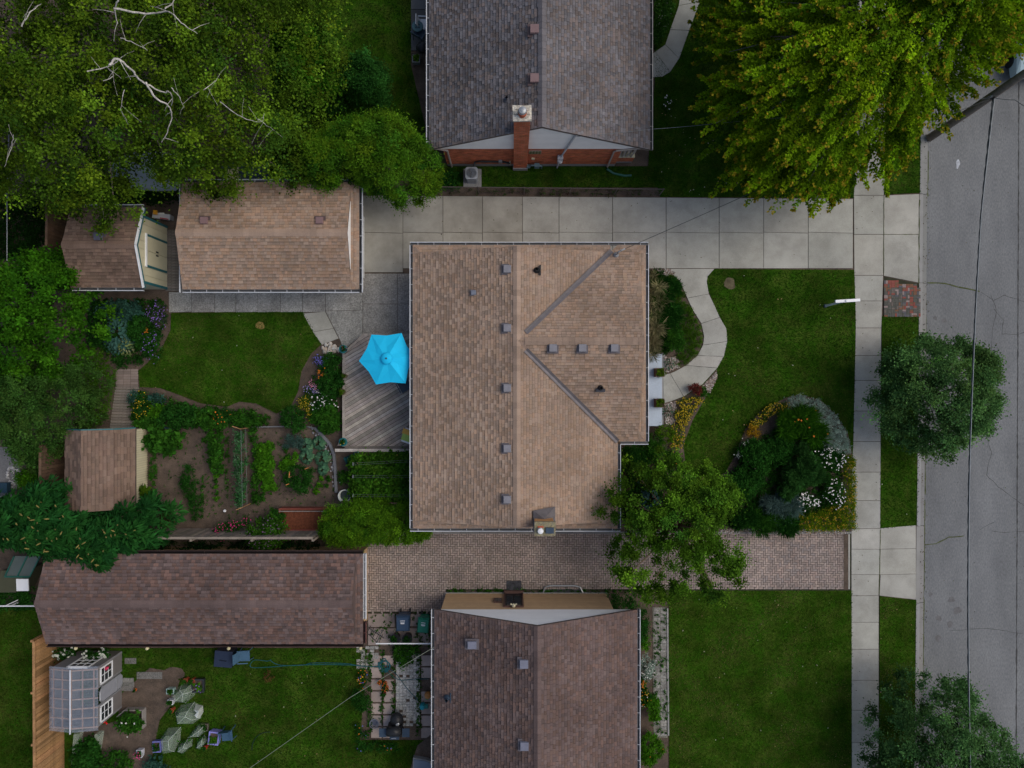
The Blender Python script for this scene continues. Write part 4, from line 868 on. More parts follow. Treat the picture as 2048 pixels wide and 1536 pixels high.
# silver birch over the top-left corner
birch = [(-120, -160), (655, -160), (650, 40), (640, 75), (610, 110), (625, 160), (560, 200), (610, 240), (600, 280), (590, 320), (540, 330), (470, 335), (430, 350), (330, 355), (300, 340), (240, 330), (235, 370), (190, 400), (150, 450), (110, 400), (60, 395), (-40, 380), (-120, 300)]
bt, bC = tree('birch_tree', 'huge weeping birch with white branches in the top left corner', birch, 5.5, 3.2, 8.6, (250, 90), 1350, .52, 150, .10, .075,
     [(.10, .108, .012), (.072, .088, .012), (.15, .135, .014), (.040, .062, .014)], trunk_r=.3, bark=mat('birch_limb', (.22, .19, .16), .85, .3, 6), limbs=26, droop=.35, lump=.42, deep=.85, ctone=.38, pw=.42, zs=1.1)
mb = MB()
for pts, r in [([(215, 130), (235, 122), (262, 140), (290, 165), (318, 180), (342, 185), (346, 200), (338, 210)], .085), ([(285, 160), (310, 192), (330, 205), (341, 212), (342, 232), (332, 258), (320, 285)], .07), ([(178, 142), (215, 126), (238, 112)], .045),
               ([(232, 22), (290, 20), (340, 24), (365, 50), (395, 70)], .075), ([(240, 0), (232, 22), (235, 50)], .06), ([(35, 50), (70, 30), (82, 5)], .05), ([(235, 75), (262, 85), (300, 105)], .04), ([(405, 180), (425, 160)], .03), ([(445, 205), (480, 235), (515, 242), (530, 225)], .03), ([(515, 242), (550, 262)], .02), ([(244, 180), (243, 220)], .025), ([(30, 270), (22, 300), (18, 340)], .03),
               ([(335, 20), (350, 5), (352, -30)], .05), ([(205, 160), (222, 150), (215, 135)], .03), ([(346, 180), (360, 200), (372, 220)], .03)]:
    P0 = [W(u, v, 9.3 - .16 * i) + Vector((R.uniform(-.06, .06), R.uniform(-.06, .06), R.uniform(-.15, .15))) for i, (u, v) in enumerate(pts)]; P = []
    for i in range(len(P0) - 1):
        p0, p1, p2, p3 = P0[max(i - 1, 0)], P0[i], P0[i + 1], P0[min(i + 2, len(P0) - 1)]
        for k in range(5): t_ = k / 5; P.append(.5 * ((2 * p1) + (p2 - p0) * t_ + (2 * p0 - 5 * p1 + 4 * p2 - p3) * t_ ** 2 + (3 * p1 - p0 - 3 * p2 + p3) * t_ ** 3) + Vector((R.uniform(-.02, .02), R.uniform(-.02, .02), 0)))
    P.append(P0[-1])
    for k in range(3):
        q = R.choice(P[2:]); d_ = Vector((R.uniform(-1, 1), R.uniform(-1, 1), R.uniform(-.5, .1))).normalized() * R.uniform(.3, .8)
        MB().tube([q, q + d_ * .5 + Vector((0, 0, .05)), q + d_], [r * .16, r * .11, .004], 5, cap=False).build('twig', M_BIRCH, bt)
    MB().tube(P, [r * .5 * (1 - .75 * i / len(P)) for i in range(len(P))], 6, cap=False).build('bare_branch', M_BIRCH, bt, smooth=True)
# bright maple top right
maple = [(1440, -150), (2200, -150), (2200, 20), (2060, 62), (2010, 110), (1985, 165), (1950, 175), (1900, 180), (1925, 215), (1880, 225), (1862, 260), (1850, 300), (1835, 345), (1800, 360), (1765, 325), (1730, 375), (1700, 380), (1660, 405), (1640, 385), (1590, 385), (1530, 370), (1470, 340), (1450, 290), (1420, 245), (1430, 190), (1405, 205), (1440, 150), (1430, 60)]
mt, mC = tree('maple_tree', 'large yellow-green maple with orange leaf tips above the street corner', maple, 5.5, 3.4, 8.2, (1740, 120), 1500, .20, 120, .115, .085,
     [(.185, .185, .008), (.135, .15, .008), (.245, .22, .009), (.075, .10, .008)], 'plume', .28, limbs=45, tips=(.30, .25, .02), tipf=.06, plume=1.6, lump=.34, deep=.7, ctone=.30, bark=mat('grey_bark', (.2, .19, .18), .9, .2, 8))
# street trees
st1 = [(1750, 780), (1775, 740), (1790, 705), (1840, 670), (1880, 662), (1900, 690), (1930, 668), (1965, 690), (2000, 700), (2005, 760), (2010, 810), (1990, 835), (1985, 870), (1950, 890), (1900, 935), (1870, 915), (1840, 905), (1800, 880), (1775, 840), (1752, 820)]
G_ST = [(.080, .108, .058), (.10, .125, .066), (.056, .082, .044), (.14, .155, .07)]
st1 = [(1878 + (u - 1878) * .94, 800 + (v - 800) * .95) for u, v in st1]
tree('street_tree', 'round green street tree leaning over the road mid-right', st1, 2.6, 1.6, 3.9, (1835, 800), 360, .33, 170, .085, .06, G_ST, trunk_r=.09, limbs=24, lump=.45, deep=.9, ctone=.34, holes=[(1900, 780, 12, 10), (1835, 850, 9, 12), (1960, 740, 12, 10), (1800, 760, 8, 8), (1930, 870, 14, 9), (1850, 700, 10, 7)], group='street trees on the verge')
st2 = [(1752, 1460), (1780, 1420), (1830, 1370), (1880, 1360), (1920, 1355), (1950, 1400), (1990, 1450), (2020, 1470), (2045, 1500), (2040, 1560), (2000, 1640), (1900, 1680), (1800, 1650), (1755, 1560)]
tree('street_tree', 'dark green street tree cut by the bottom right corner', st2, 2.6, 1.5, 4.2, (1835, 1470), 400, .35, 170, .085, .06, G_ST[:3], trunk_r=.09, limbs=24, lump=.45, deep=.9, ctone=.32, holes=[(1900, 1430, 12, 12), (1960, 1480, 12, 10), (1830, 1440, 10, 10), (1870, 1500, 10, 12)], group='street trees on the verge')
# tree in front of the house, open crown over the paver drive
ft = [(1190, 990), (1220, 960), (1245, 935), (1290, 925), (1310, 905), (1350, 905), (1370, 920), (1420, 925), (1440, 950), (1470, 960), (1500, 985), (1480, 1010), (1450, 1045), (1425, 1065), (1440, 1090), (1480, 1095), (1490, 1130), (1480, 1180), (1440, 1150), (1425, 1205), (1380, 1175), (1330, 1205), (1290, 1215), (1270, 1180), (1225, 1165), (1205, 1130), (1215, 1090), (1240, 1050), (1195, 1030)]
fC_t, fC = tree('yard_tree', 'broad green tree shading the front corner and the paver driveway', ft, 3.2, 1.9, 5.0, (1350, 1050), 330, .29, 190, .09, .06, [(.066, .095, .012), (.085, .108, .014), (.04, .068, .014), (.11, .125, .016)], trunk_r=.15, limbs=36, lump=.4, deep=.9, ctone=.36, holes=[(1285, 985, 30, 20), (1350, 1125, 20, 34), (1302, 1128, 12, 26), (1455, 1068, 32, 14), (1424, 1150, 12, 26), (1225, 1062, 26, 12), (1385, 1185, 14, 18), (1480, 1030, 22, 10)], bark=mat('tan_bark', (.19, .14, .09), .9, .2, 8))
# conifer-like rounded tree beside the garage
cd = [(597, 300), (612, 255), (650, 240), (690, 236), (725, 228), (770, 222), (810, 235), (840, 262), (866, 290), (884, 318), (872, 350), (860, 380), (812, 388), (790, 396), (760, 380), (725, 370), (700, 358), (660, 372), (632, 382), (618, 360), (596, 335)]
tree('cedar_tree', 'bright green bushy cedar between the garage and the brick house', cd, 3.2, 1.4, 4.4, (740, 310), 460, .30, 190, .10, .036, [(.06, .105, .010), (.10, .13, .012), (.032, .072, .014), (.15, .15, .014)], trunk_r=.14, limbs=20, lump=.3, deep=.5, ctone=.3, pw=.45)
hd_ = [(640, 1040), (660, 1012), (700, 1006), (760, 1005), (830, 1008), (858, 1030), (856, 1075), (830, 1088), (790, 1090), (730, 1092), (690, 1096), (650, 1085), (636, 1062)]
tree('cedar_hedge', 'clipped bright green cedar hedge at the house back corner', hd_, 1.5, .5, 1.95, (745, 1050), 320, .2, 170, .09, .035, [(.08, .115, .010), (.11, .135, .012), (.05, .085, .010)], trunk_r=.07, limbs=12, lump=.15, deep=.5, pw=.35, cat='hedge')
b1 = [(-90, 540), (0, 525), (30, 500), (60, 490), (100, 505), (125, 535), (150, 550), (172, 590), (178, 640), (160, 690), (130, 720), (90, 760), (20, 770), (-90, 750)]
tree('broadleaf_tree', 'bright green broadleaf tree on the left edge below the birch', b1, 3.0, 1.2, 4.4, (40, 630), 300, .32, 130, .12, .085, [(.045, .095, .008), (.065, .115, .010), (.025, .06, .008)], trunk_r=.12, limbs=20, lump=.3, deep=.7)
b2 = [(-60, 770), (40, 725), (100, 745), (150, 715), (180, 745), (192, 790), (175, 830), (150, 850), (110, 880), (80, 905), (40, 960), (15, 900), (-60, 850)]
tree('grey_shrub', 'grey-green tall shrub on the left edge above the barn shed', b2, 2.4, .9, 3.4, (70, 800), 340, .28, 130, .09, .055, [(.045, .072, .022), (.06, .085, .026), (.03, .055, .018), (.08, .09, .03)], trunk_r=.09, limbs=18, lump=.3, deep=.7, cat='shrub')
tree('young_tree', 'small dark green tree alone on the shady north lawn', ell(728, 155, 48, 48), 2.0, .8, 2.7, (728, 160), 150, .26, 110, .085, .05, [(.026, .062, .018), (.036, .075, .02), (.018, .045, .014)], trunk_r=.05, limbs=14, deep=.7, lump=.35)
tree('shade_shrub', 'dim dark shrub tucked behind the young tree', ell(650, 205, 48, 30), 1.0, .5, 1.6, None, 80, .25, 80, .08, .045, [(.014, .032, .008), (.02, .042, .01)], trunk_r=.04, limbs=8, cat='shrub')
tree('side_tree', 'fresh green tree peeking out right of the birch', [(560, 40), (640, 55), (655, 110), (650, 160), (620, 190), (570, 200), (540, 120)], 3.5, 1.8, 4.8, (600, 125), 180, .32, 120, .12, .09, [(.042, .085, .008), (.06, .1, .01), (.022, .055, .008)], trunk_r=.1, limbs=14)
sm_ = [(-60, 1010), (0, 1005), (40, 985), (90, 972), (130, 968), (140, 1015), (190, 1030), (240, 1018), (290, 1002), (322, 1018), (322, 1055), (305, 1085), (275, 1105), (250, 1130), (205, 1150), (150, 1140), (100, 1128), (60, 1115), (20, 1095), (-60, 1085)]
smt, sC = tree('sumac_tree', 'dark sumac with long leaves and yellowish flower cones beside the barn shed', sm_, 2.6, 1.5, 3.2, (140, 1060), 330, .36, 44, .30, .085, [(.018, .055, .020), (.026, .07, .022), (.014, .042, .018)], 'rosette', trunk_r=.08, limbs=30, droop=.45, lump=.25, deep=.5, ctone=.2)
hi = sC[np.argsort(-sC[:, 2])[:90]]; mb = MB()
for c in hi[NR.choice(90, 55, replace=False)]:
    a = R.uniform(0, 6.28); p = Vector(c) + Vector((0, 0, .1)); q = p + Vector((math.cos(a) * .12, math.sin(a) * .12, .13)); mb.tube([p, p.lerp(q, .5), q], [.018, .03, .01], 5, tone(.7, 1.1))
mb.build('flower_cone', mat('sumac_flower', (.22, .18, .05), .9, .2, 9), smt, kind='stuff')

# ------------------------------------------------------------------ shrubs, perennials, vegetables
PN = {'d': [(.018, .048, .012), (.026, .06, .014)], 'm': [(.032, .072, .012), (.045, .085, .014), (.024, .055, .012)], 'b': [(.06, .12, .010), (.08, .135, .012), (.045, .09, .010)], 'y': [(.09, .105, .010), (.07, .09, .010)],
      't': [(.022, .065, .048), (.03, .08, .058)], 'g': [(.19, .26, .22), (.25, .31, .27), (.13, .20, .16)], 'o': [(.045, .062, .010), (.06, .07, .012)], 'v': [(.03, .06, .02), (.04, .05, .035)]}
def plant(name, label, shape, h, pal='m', leaf=(.08, .05), dens=55, r=.13, m=26, style='round', bl=None, cat='plant', group=None, zb=.04, droop=0, **kw):
    poly = shape if isinstance(shape, list) else ell(*shape)
    P = WP(poly, h * .5); n = max(5, int(area(P) * dens * 1.5)); C3, _ = clusters(P, zb + h * .35, zb + h, n, .2, .5, .4)
    base = Vector((C3[:, 0].mean(), C3[:, 1].mean(), zb)); t = thing(name, label, cat, base, group)
    foliage('foliage', t, C3, r, m, leaf[0], leaf[1], PN[pal] if isinstance(pal, str) else pal, style, droop=droop, **kw)
    st_ = MB()
    for i in range(min(9, n)): q = Vector(C3[i]); st_.tube([(base.x + (q.x - base.x) * .6, base.y + (q.y - base.y) * .6, zb - .02), q], [.014, .006], 4, cap=False)
    st_.build('stem', mat('green_stem', (.05, .07, .02), .8, .2, 8), t, kind='stuff')
    if bl:
        for col, cnt, sz in (bl if isinstance(bl, list) else [bl]): blossoms('blossom', t, C3 + np.array([0, 0, r * .8]), cnt, sz, col, r * .5)
    return t
OR = (.55, .17, .015); YE = (.55, .38, .015); WH = (.75, .75, .72); PU = (.22, .13, .42); PK = (.55, .12, .25); MG = (.50, .04, .18)
def hosta(label, u, v, rad, nl, pal, leaf=(.26, .17), name='hosta', h=.45):
    p = W(u, v, h * .6); t = thing(name, label, 'plant', W(u, v, .04)); K = 4; ms = []
    for k in range(K):
        c = np.array(pal[k % len(pal)]) * 1.6 * R.uniform(.8, 1.2); L, w_ = leaf; m = MB()
        m.add([(0, 0, 0), (L * .35, w_ * .5, .035), (L * .75, w_ * .36, .02), (L, 0, -.05), (L * .75, -w_ * .36, .02), (L * .35, -w_ * .5, .035), (L * .45, 0, -.005)], [(0, 6, 1), (1, 6, 2), (2, 6, 3), (3, 6, 4), (4, 6, 5), (5, 6, 0)], tuple(c)); ms.append(m.mesh('leaf', M_LEAF))
    for i in range(nl):
        a = i * 2.4; q = math.sqrt((i + .5) / nl); rr = rad / PPM * q * .85
        o = link('leaf', ms[i % K], t, p + Vector((math.cos(a) * rr, math.sin(a) * rr, h * .55 * (1 - q * q) - h * .1)))
        o.rotation_euler = (R.uniform(-.2, .2), .15 + .5 * q + R.uniform(-.15, .15), a + R.uniform(-.3, .3)); s = R.uniform(.75, 1.1); o.scale = (s, s, s)
    mb = MB()
    for i in range(6): a = i * 1.05; mb.tube([W(u, v, .04), p + Vector((math.cos(a) * rad / PPM * .5, math.sin(a) * rad / PPM * .5, .1))], .012, 4, cap=False)
    mb.build('stem', mat('green_stem', (.05, .07, .02)), t, kind='stuff'); return t
hosta('big blue-green hosta beside the oval back lawn', 238, 668, 46, 150, [(.045, .115, .095), (.055, .13, .11), (.035, .09, .075)])
hosta('cream striped hosta at the foot of the blue one', 252, 692, 20, 46, [(.15, .19, .07), (.07, .12, .05), (.2, .22, .11)], (.2, .09))
plant('perennial', 'bluish green leafy clump below the garden shed', (245, 620, 52, 18), .5, 't', (.12, .07))
plant('perennial', 'dark leafy clump between the hosta and the back lawn', (284, 665, 24, 36), .5, 'd', (.1, .05))
plant('aster', 'purple flowering clump near the aggregate path end', (318, 630, 20, 24), .5, 'v', (.07, .03), bl=(PU, 90, .055))
plant('aster', 'purple flowers on the left rim of the oval back lawn', (308, 692, 20, 32), .5, 'd', (.08, .03), bl=(PU, 60, .05))
plant('marigold', 'little orange flower beside the hosta', (297, 661, 7, 5), .3, 'm', (.05, .03), bl=(OR, 12, .07))
plant('ground_cover', 'yellow-green low hedge left of the wooden steps', [(180, 690), (215, 705), (232, 735), (228, 790), (212, 850), (180, 860), (172, 780)], .7, [(.045, .075, .008), (.06, .085, .01)], (.06, .035), 60, .12)
plant('perennial', 'dark leafy plants left of the big blue-green hosta', (195, 650, 20, 45), .5, 'd', (.1, .05))
plant('coneflower', 'yellow flowers at the right of the wooden steps', (285, 808, 16, 30), .5, 'd', (.07, .04), bl=(YE, 60, .05))
plant('perennial', 'teal leafed bush at the top of the wooden steps', (272, 795, 14, 14), .5, 't', (.07, .035))
plant('perennial', 'lime green clump beside the yellow flowers', (315, 822, 18, 16), .45, 'b', (.09, .06))
plant('rhubarb', 'big leaved green clump at the vegetable garden corner', (332, 880, 34, 28), .5, 'm', (.22, .15), 26, .2, 14)
plant('perennial', 'broad leafed clump along the garden edging, left', (300, 845, 26, 14), .4, 'm', (.14, .09))
plant('perennial', 'dark bush row in the bed below the oval lawn', (362, 832, 42, 28), .6, 'd', (.1, .06))
plant('perennial', 'mid green plants in the middle of the bed below the oval lawn', (425, 838, 34, 22), .5, 'm', (.12, .08))
plant('perennial', 'teal bush under the left end of the oval lawn', (318, 796, 16, 12), .4, 't', (.08, .04))
plant('peony', 'rounded bush below the right end of the oval lawn', (492, 836, 30, 20), .55, 'm', (.11, .04))
plant('peony', 'dark round peony bush beside the small garden slab', (588, 838, 25, 25), .65, 'd', (.11, .04))
plant('lily', 'orange flowering stems behind the vegetable rows', (450, 832, 20, 16), .6, 'd', (.1, .03), bl=(OR, 16, .06))
plant('aster', 'blue-violet flowers beside the white rock pile', (643, 722, 12, 14), .35, 'v', (.05, .025), bl=((.16, .15, .5), 90, .045))
plant('perennial', 'dark glossy bush between rock pile and orange flowers', (665, 728, 20, 22), .6, 'd', (.08, .045))
plant('marigold', 'orange flowers beside the deck bed', (648, 747, 8, 9), .4, 'd', (.05, .03), bl=(OR, 26, .065))
plant('perennial', 'dark dense bush against the deck edge', (662, 770, 24, 24), .65, 'd', (.085, .05))
plant('astilbe', 'pink flower plume at the deck bed path', (629, 770, 7, 8), .4, 'm', (.05, .03), bl=((.55, .22, .33), 40, .05))
plant('lavender', 'pale lavender flowers below the pink plume', (622, 781, 15, 8), .35, 'v', (.05, .02), bl=((.28, .24, .46), 60, .045))
plant('coreopsis', 'yellow flowering clump left of the white daisies', (612, 808, 14, 22), .4, 'o', (.06, .025), bl=((.42, .33, .02), 110, .045))
plant('daisy', 'white daisies beside the deck', (645, 803, 24, 22), .5, 'd', (.08, .03), bl=(WH, 70, .062))
plant('perennial', 'leafy green bush below the white daisies by the deck', (655, 836, 27, 26), .6, 'm', (.12, .08))
plant('coreopsis', 'few yellow flowers by the curved edging', (626, 830, 8, 14), .35, 'o', (.05, .025), bl=(YE, 20, .04))
# vegetables
plant('bean_row', 'leafy row of bean plants in the left vegetable bed', [(421, 865), (445, 863), (447, 945), (424, 946)], .4, 'm', (.13, .09), 60, .13, 18)
plant('carrot_row', 'thin feathery row next to the bean plants', [(452, 865), (459, 865), (459, 990), (452, 992)], .16, 'm', (.07, .015), 60, .07, 22)
plant('pea_row', 'grey-green pea plants climbing the netting row', [(473, 862), (490, 862), (495, 1010), (476, 1012)], .7, [(.05, .10, .055), (.07, .12, .07), (.035, .08, .035)], (.1, .055), 60, .13, 22)
plant('lettuce_row', 'lime green lettuce row in the vegetable garden', [(519, 885), (545, 890), (548, 978), (528, 980), (516, 930)], .35, 'b', (.15, .1), 60, .14, 18)
plant('lettuce_row', 'darker leafy row left of the lime lettuce', [(508, 885), (519, 885), (518, 978), (506, 975)], .28, 'm', (.1, .06), 60, .1, 18)
plant('potato', 'small leafy plant below the lettuce rows', (515, 994, 13, 11), .3, 'm', (.1, .06))
plant('parsley', 'small leafy plant above the lettuce rows', (507, 868, 8, 14), .25, 'm', (.08, .05))
plant('dill', 'blue-green feathery clump at the curved edging', (588, 882, 19, 15), .4, [(.035, .075, .06), (.045, .09, .075)], (.1, .015), 70, .13, 40)
plant('lettuce', 'lime green lettuce head beside the tomato clump', (575, 930, 12, 12), .25, 'b', (.12, .08), 90)
plant('tomato', 'dark tomato clump with orange stakes', (600, 957, 28, 27), .7, 'd', (.1, .04), 60)
for i, (u, v, r_, lb) in enumerate([(612, 891, 13, 'upper left cabbage of the four'), (638, 886, 12, 'upper right cabbage of the four'), (613, 914, 13, 'pale hearted cabbage, lower left of the four'), (645, 917, 14, 'largest cabbage at the curved edging'), (646, 940, 7, 'small young cabbage below the others')]):
    hosta(lb, u, v, r_, 26, [(.05, .125, .07), (.075, .16, .085), (.04, .10, .06)], (.2, .19), 'cabbage', .3)
for i, (u, v, r_, s) in enumerate([(578, 912, 5, 'lime seedling left of the pale hearted cabbage'), (592, 911, 6, 'second lime seedling beside the pale hearted cabbage'), (574, 897, 6, 'seedling under the blue-green feathery clump'), (644, 957, 5, 'seedling just below the small cabbage'), (658, 956, 5, 'seedling right of the small cabbage'), (640, 971, 6, 'seedling below right of the tomato clump'), (654, 970, 4, 'tiny seedling near the curved edging'), (634, 983, 5, 'lowest seedling near the red planter box'), (410, 880, 5, 'tiny weed left of the bean row'), (434, 952, 4, 'first sprout under the bean row'), (434, 962, 4, 'second sprout under the bean row'), (434, 974, 4, 'third sprout under the bean row'), (435, 985, 4, 'fourth sprout under the bean row'), (436, 997, 4, 'fifth sprout under the bean row')]):
    plant('seedling', s, (u, v, r_, r_), .14, 'b' if i % 2 else 'm', (.08, .05), 200, .06, 12)
plant('weed_patch', 'dark weeds in the left half of the vegetable garden', (381, 965, 18, 32), .3, 'd', (.08, .03), 60, .12)
plant('weed_patch', 'dim weeds near the fence in the vegetable garden', (395, 1015, 16, 26), .22, 'd', (.08, .03), 40, .12)
plant('weed_patch', 'weeds along the cream shed wall', (309, 930, 7, 45), .25, 'm', (.08, .04), 50, .1)
plant('corn', 'yellow-green young plant leaning on the cream shed', (299, 984, 11, 11), .9, 'y', (.3, .09), 40, .2, 12, 'rosette', droop=.3)
plant('weed_patch', 'pale green weeds at the middle of the bare soil', (408, 975, 5, 25), .14, 'm', (.06, .03), 50, .08)
plant('spirea', 'reddish dry looking shrub beside the sumac', (340, 1035, 18, 20), .6, [(.09, .06, .035), (.06, .07, .02)], (.08, .04))
plant('phlox', 'magenta phlox in front of the board fence', [(430, 1062), (445, 1045), (470, 1040), (495, 1030), (505, 1040), (480, 1058), (455, 1076), (435, 1074)], .8, 'd', (.08, .04), bl=(MG, 120, .06))
plant('weigela', 'purple tinged shrub hanging over the board fence', (536, 1066, 38, 32), 1.4, [(.035, .065, .012), (.05, .08, .012)], (.1, .05), 60, .2, 30, bl=((.16, .09, .17), 150, .06), cat='shrub')
plant('vine', 'small vine climbing at the left of the red box', (555, 1030, 14, 16), .7, 'm', (.1, .06))
plant('raspberry_patch', 'raspberry canes trained on wires below the deck', [(703, 912), (760, 908), (830, 908), (830, 1002), (760, 1004), (705, 1000)], 1.1, [(.035, .075, .010), (.055, .095, .012), (.07, .095, .014), (.025, .055, .01)], (.13, .085), 55, .2, 34, bl=((.4, .2, .12), 40, .03), zb=.05)
plant('strawberry', 'low green plants on the path beside the raspberries', (688, 953, 11, 12), .3, 'm', (.1, .06))
# front beds
plant('ground_cover', 'mat of green creeping cover between house and curved walk', [(1330, 552), (1345, 551), (1358, 566), (1372, 598), (1383, 622), (1400, 650), (1405, 675), (1402, 690), (1390, 711), (1366, 733), (1355, 730), (1357, 690), (1345, 640), (1325, 590)], .16, [(.045, .075, .008), (.06, .085, .01), (.075, .085, .015)], (.07, .02), 70, .11, 34)
for i, (v, lb) in enumerate([(568, 'topmost'), (600, 'second'), (635, 'third'), (668, 'fourth'), (695, 'lowest')]):
    plant('feather_grass', lb + ' blonde ornamental grass tuft along the house front gutter', (1308, v, 13, 17), .8, [(.26, .235, .132), (.22, .20, .112), (.06, .09, .02)], (.32, .022), 22, .3, 60, 'spike')
plant('daylily', 'dark arching grass clump in the front house bed, upper', (1335, 588, 22, 24), .7, 'd', (.34, .03), 30, .28, 46, 'spike')
plant('daylily', 'dark arching grass clump in the front house bed, middle', (1335, 630, 24, 26), .7, 'd', (.34, .03), 30, .28, 46, 'spike')
plant('boxwood', 'round green shrub at the lower end of the front house bed', (1346, 680, 22, 26), .8, 'm', (.07, .04), 60, .16, 34, cat='shrub')
plant('daylily', 'small dark clump next to the river stones by the driveway', (1310, 552, 12, 8), .4, 'd', (.2, .03), 40, .2, 30, 'spike')
hosta('small hosta among stones above the walk', 1340, 727, 10, 16, [(.06, .11, .07), (.1, .15, .1)], (.16, .08))
hosta('small hosta among stones below the walk', 1336, 822, 11, 16, [(.06, .11, .07), (.1, .15, .1)], (.18, .07))
plant('barberry', 'dark red round bush at the edge of the front walk', (1390, 778, 12, 11), .45, [(.11, .02, .018), (.07, .025, .018), (.15, .03, .025)], (.05, .035), 120, .1, 30, cat='shrub')
plant('perennial', 'small green clump beside the red bush', (1407, 784, 10, 9), .35, 'm', (.08, .04), 100, .1)
plant('sedum', 'yellow flowering mat below the front walk', [(1358, 800), (1395, 792), (1405, 798), (1385, 825), (1370, 855), (1352, 850), (1350, 825)], .22, 'o', (.05, .03), 80, .1, 20, bl=((.42, .31, .012), 420, .05))
plant('sedum', 'yellow flowers trailing down to the yard tree', [(1345, 850), (1366, 855), (1368, 875), (1358, 905), (1340, 900), (1342, 870)], .25, 'y', (.05, .03), 80, .1, 20, bl=((.42, .30, .012), 150, .05))
plant('spirea', 'olive green shrub at the lower end of the porch', (1328, 868, 18, 18), .6, 'y', (.07, .03), 60, .14)
plant('yew', 'dark shrub in the inner corner below the roof step', (1268, 920, 28, 32), .8, 'd', (.08, .02), 60, .18, 40, cat='shrub')
plant('yew', 'dark green shrub below the porch against the house', (1308, 892, 20, 26), .7, 'm', (.09, .025), 60, .16, 36, cat='shrub')
plant('lily', 'orange flowers peeping beside the yard tree', (1352, 918, 10, 12), .5, 'd', (.1, .03), bl=(OR, 12, .07))
hosta('blue hosta with pale rims under the yard tree', 1300, 1000, 26, 40, [(.03, .08, .075), (.05, .11, .1)], (.24, .18))
hosta('yellow rimmed hosta close to the house wall', 1282, 955, 14, 22, [(.12, .12, .03), (.03, .075, .04)], (.2, .15))
# island bed
plant('silver_carpet', 'silvery grey carpet along the upper right rim of the island bed', [(1574, 797), (1600, 789), (1640, 801), (1671, 832), (1692, 868), (1701, 905), (1672, 914), (1652, 900), (1638, 874), (1612, 850), (1588, 836), (1574, 815)], .45, 'g', (.05, .025), 110, .1, 26, cat='ground cover')
plant('sedum', 'yellow flowering patch at the top of the island bed', [(1512, 832), (1540, 808), (1562, 800), (1582, 812), (1570, 830), (1540, 832), (1520, 850), (1500, 862), (1498, 850)], .24, 'o', (.05, .03), 90, .1, 20, bl=((.40, .29, .012), 260, .05))
plant('stonecrop', 'dull gold clump on the left rim of the island bed', (1505, 862, 14, 14), .3, [(.2, .12, .008), (.24, .14, .01)], (.05, .03), 100, .1)
for u, v, lb in [(1572, 850, 'left'), (1600, 838, 'top'), (1622, 862, 'right')]:
    plant('daylily', lb + ' of three spiky daylily clumps in the island bed', (u, v, 24, 20), .7, [(.035, .075, .008), (.05, .095, .010)], (.4, .03), 26, .32, 60, 'spike', bl=(OR, 3, .09))
plant('bee_balm', 'dense dark clump on the left side of the island bed', (1510, 915, 32, 34), .7, 'd', (.1, .05), 60, .18, 36, bl=((.45, .1, .3), 2, .08))
plant('bee_balm', 'dark clump in the lower left of the island bed', (1490, 965, 34, 28), .7, 'd', (.09, .04), 60, .18, 36)
plant('peony', 'dark clump in the heart of the island bed', (1556, 900, 30, 26), .7, 'd', (.12, .04), 50, .18, 36)
for u, v, lb in [(1490, 888, 'upper'), (1478, 907, 'lower')]: plant('astilbe', lb + ' white plume flower on the rim of the island bed', (u, v, 9, 8), .4, 'm', (.06, .03), 100, .1, 16, bl=((.55, .58, .5), 50, .05))
plant('weeping_spruce', 'dark weeping evergreen with drooping boughs in the island bed', [(1560, 960), (1590, 900), (1600, 880), (1615, 905), (1645, 940), (1650, 960), (1625, 965), (1600, 975), (1570, 1000), (1555, 985)], 1.1, [(.03, .06, .022), (.045, .08, .03), (.022, .045, .016)], (.14, .025), 60, .18, 50, 'plume', plume=.35, cat='shrub')
for (u, v, a, b, n_), lb in [((1655, 918, 32, 22, 70), 'upper'), ((1665, 985, 24, 26, 60), 'right-hand'), ((1610, 1000, 20, 17, 75), 'lower left')]:
    plant('daisy', lb + ' patch of white daisies in the island bed', (u, v, a, b), .55, 'd', (.08, .03), 60, .15, 30, bl=(WH, int(n_ * 1.3), .065))
plant('creeping_juniper', 'golden green carpet along the sidewalk corner of the island bed', [(1680, 908), (1707, 912), (1709, 980), (1709, 1058), (1600, 1062), (1572, 1050), (1590, 1030), (1640, 1020), (1672, 1005), (1686, 965)], .42, [(.11, .11, .008), (.14, .125, .010), (.085, .095, .008)], (.06, .025), 90, .12, 30, bl=((.42, .27, .012), 420, .045), cat='ground cover')
plant('lyme_grass', 'blue-grey grass fanning in the lower island bed', (1562, 1012, 34, 24), .6, [(.07, .12, .11), (.09, .15, .14), (.05, .09, .07)], (.36, .028), 30, .3, 46, 'spike')
for u, v, lb in [(1480, 1035, 'left'), (1525, 1045, 'middle'), (1570, 1048, 'right')]: plant('daylily', lb + ' spiky clump along the paver driveway edge', (u, v, 24, 17), .6, 'd' if lb != 'middle' else 'm', (.34, .03), 28, .28, 50, 'spike')
plant('perennial', 'low green filler beneath the yard tree', (1430, 1010, 34, 34), .5, 'd', (.1, .05), 50, .16, 30)
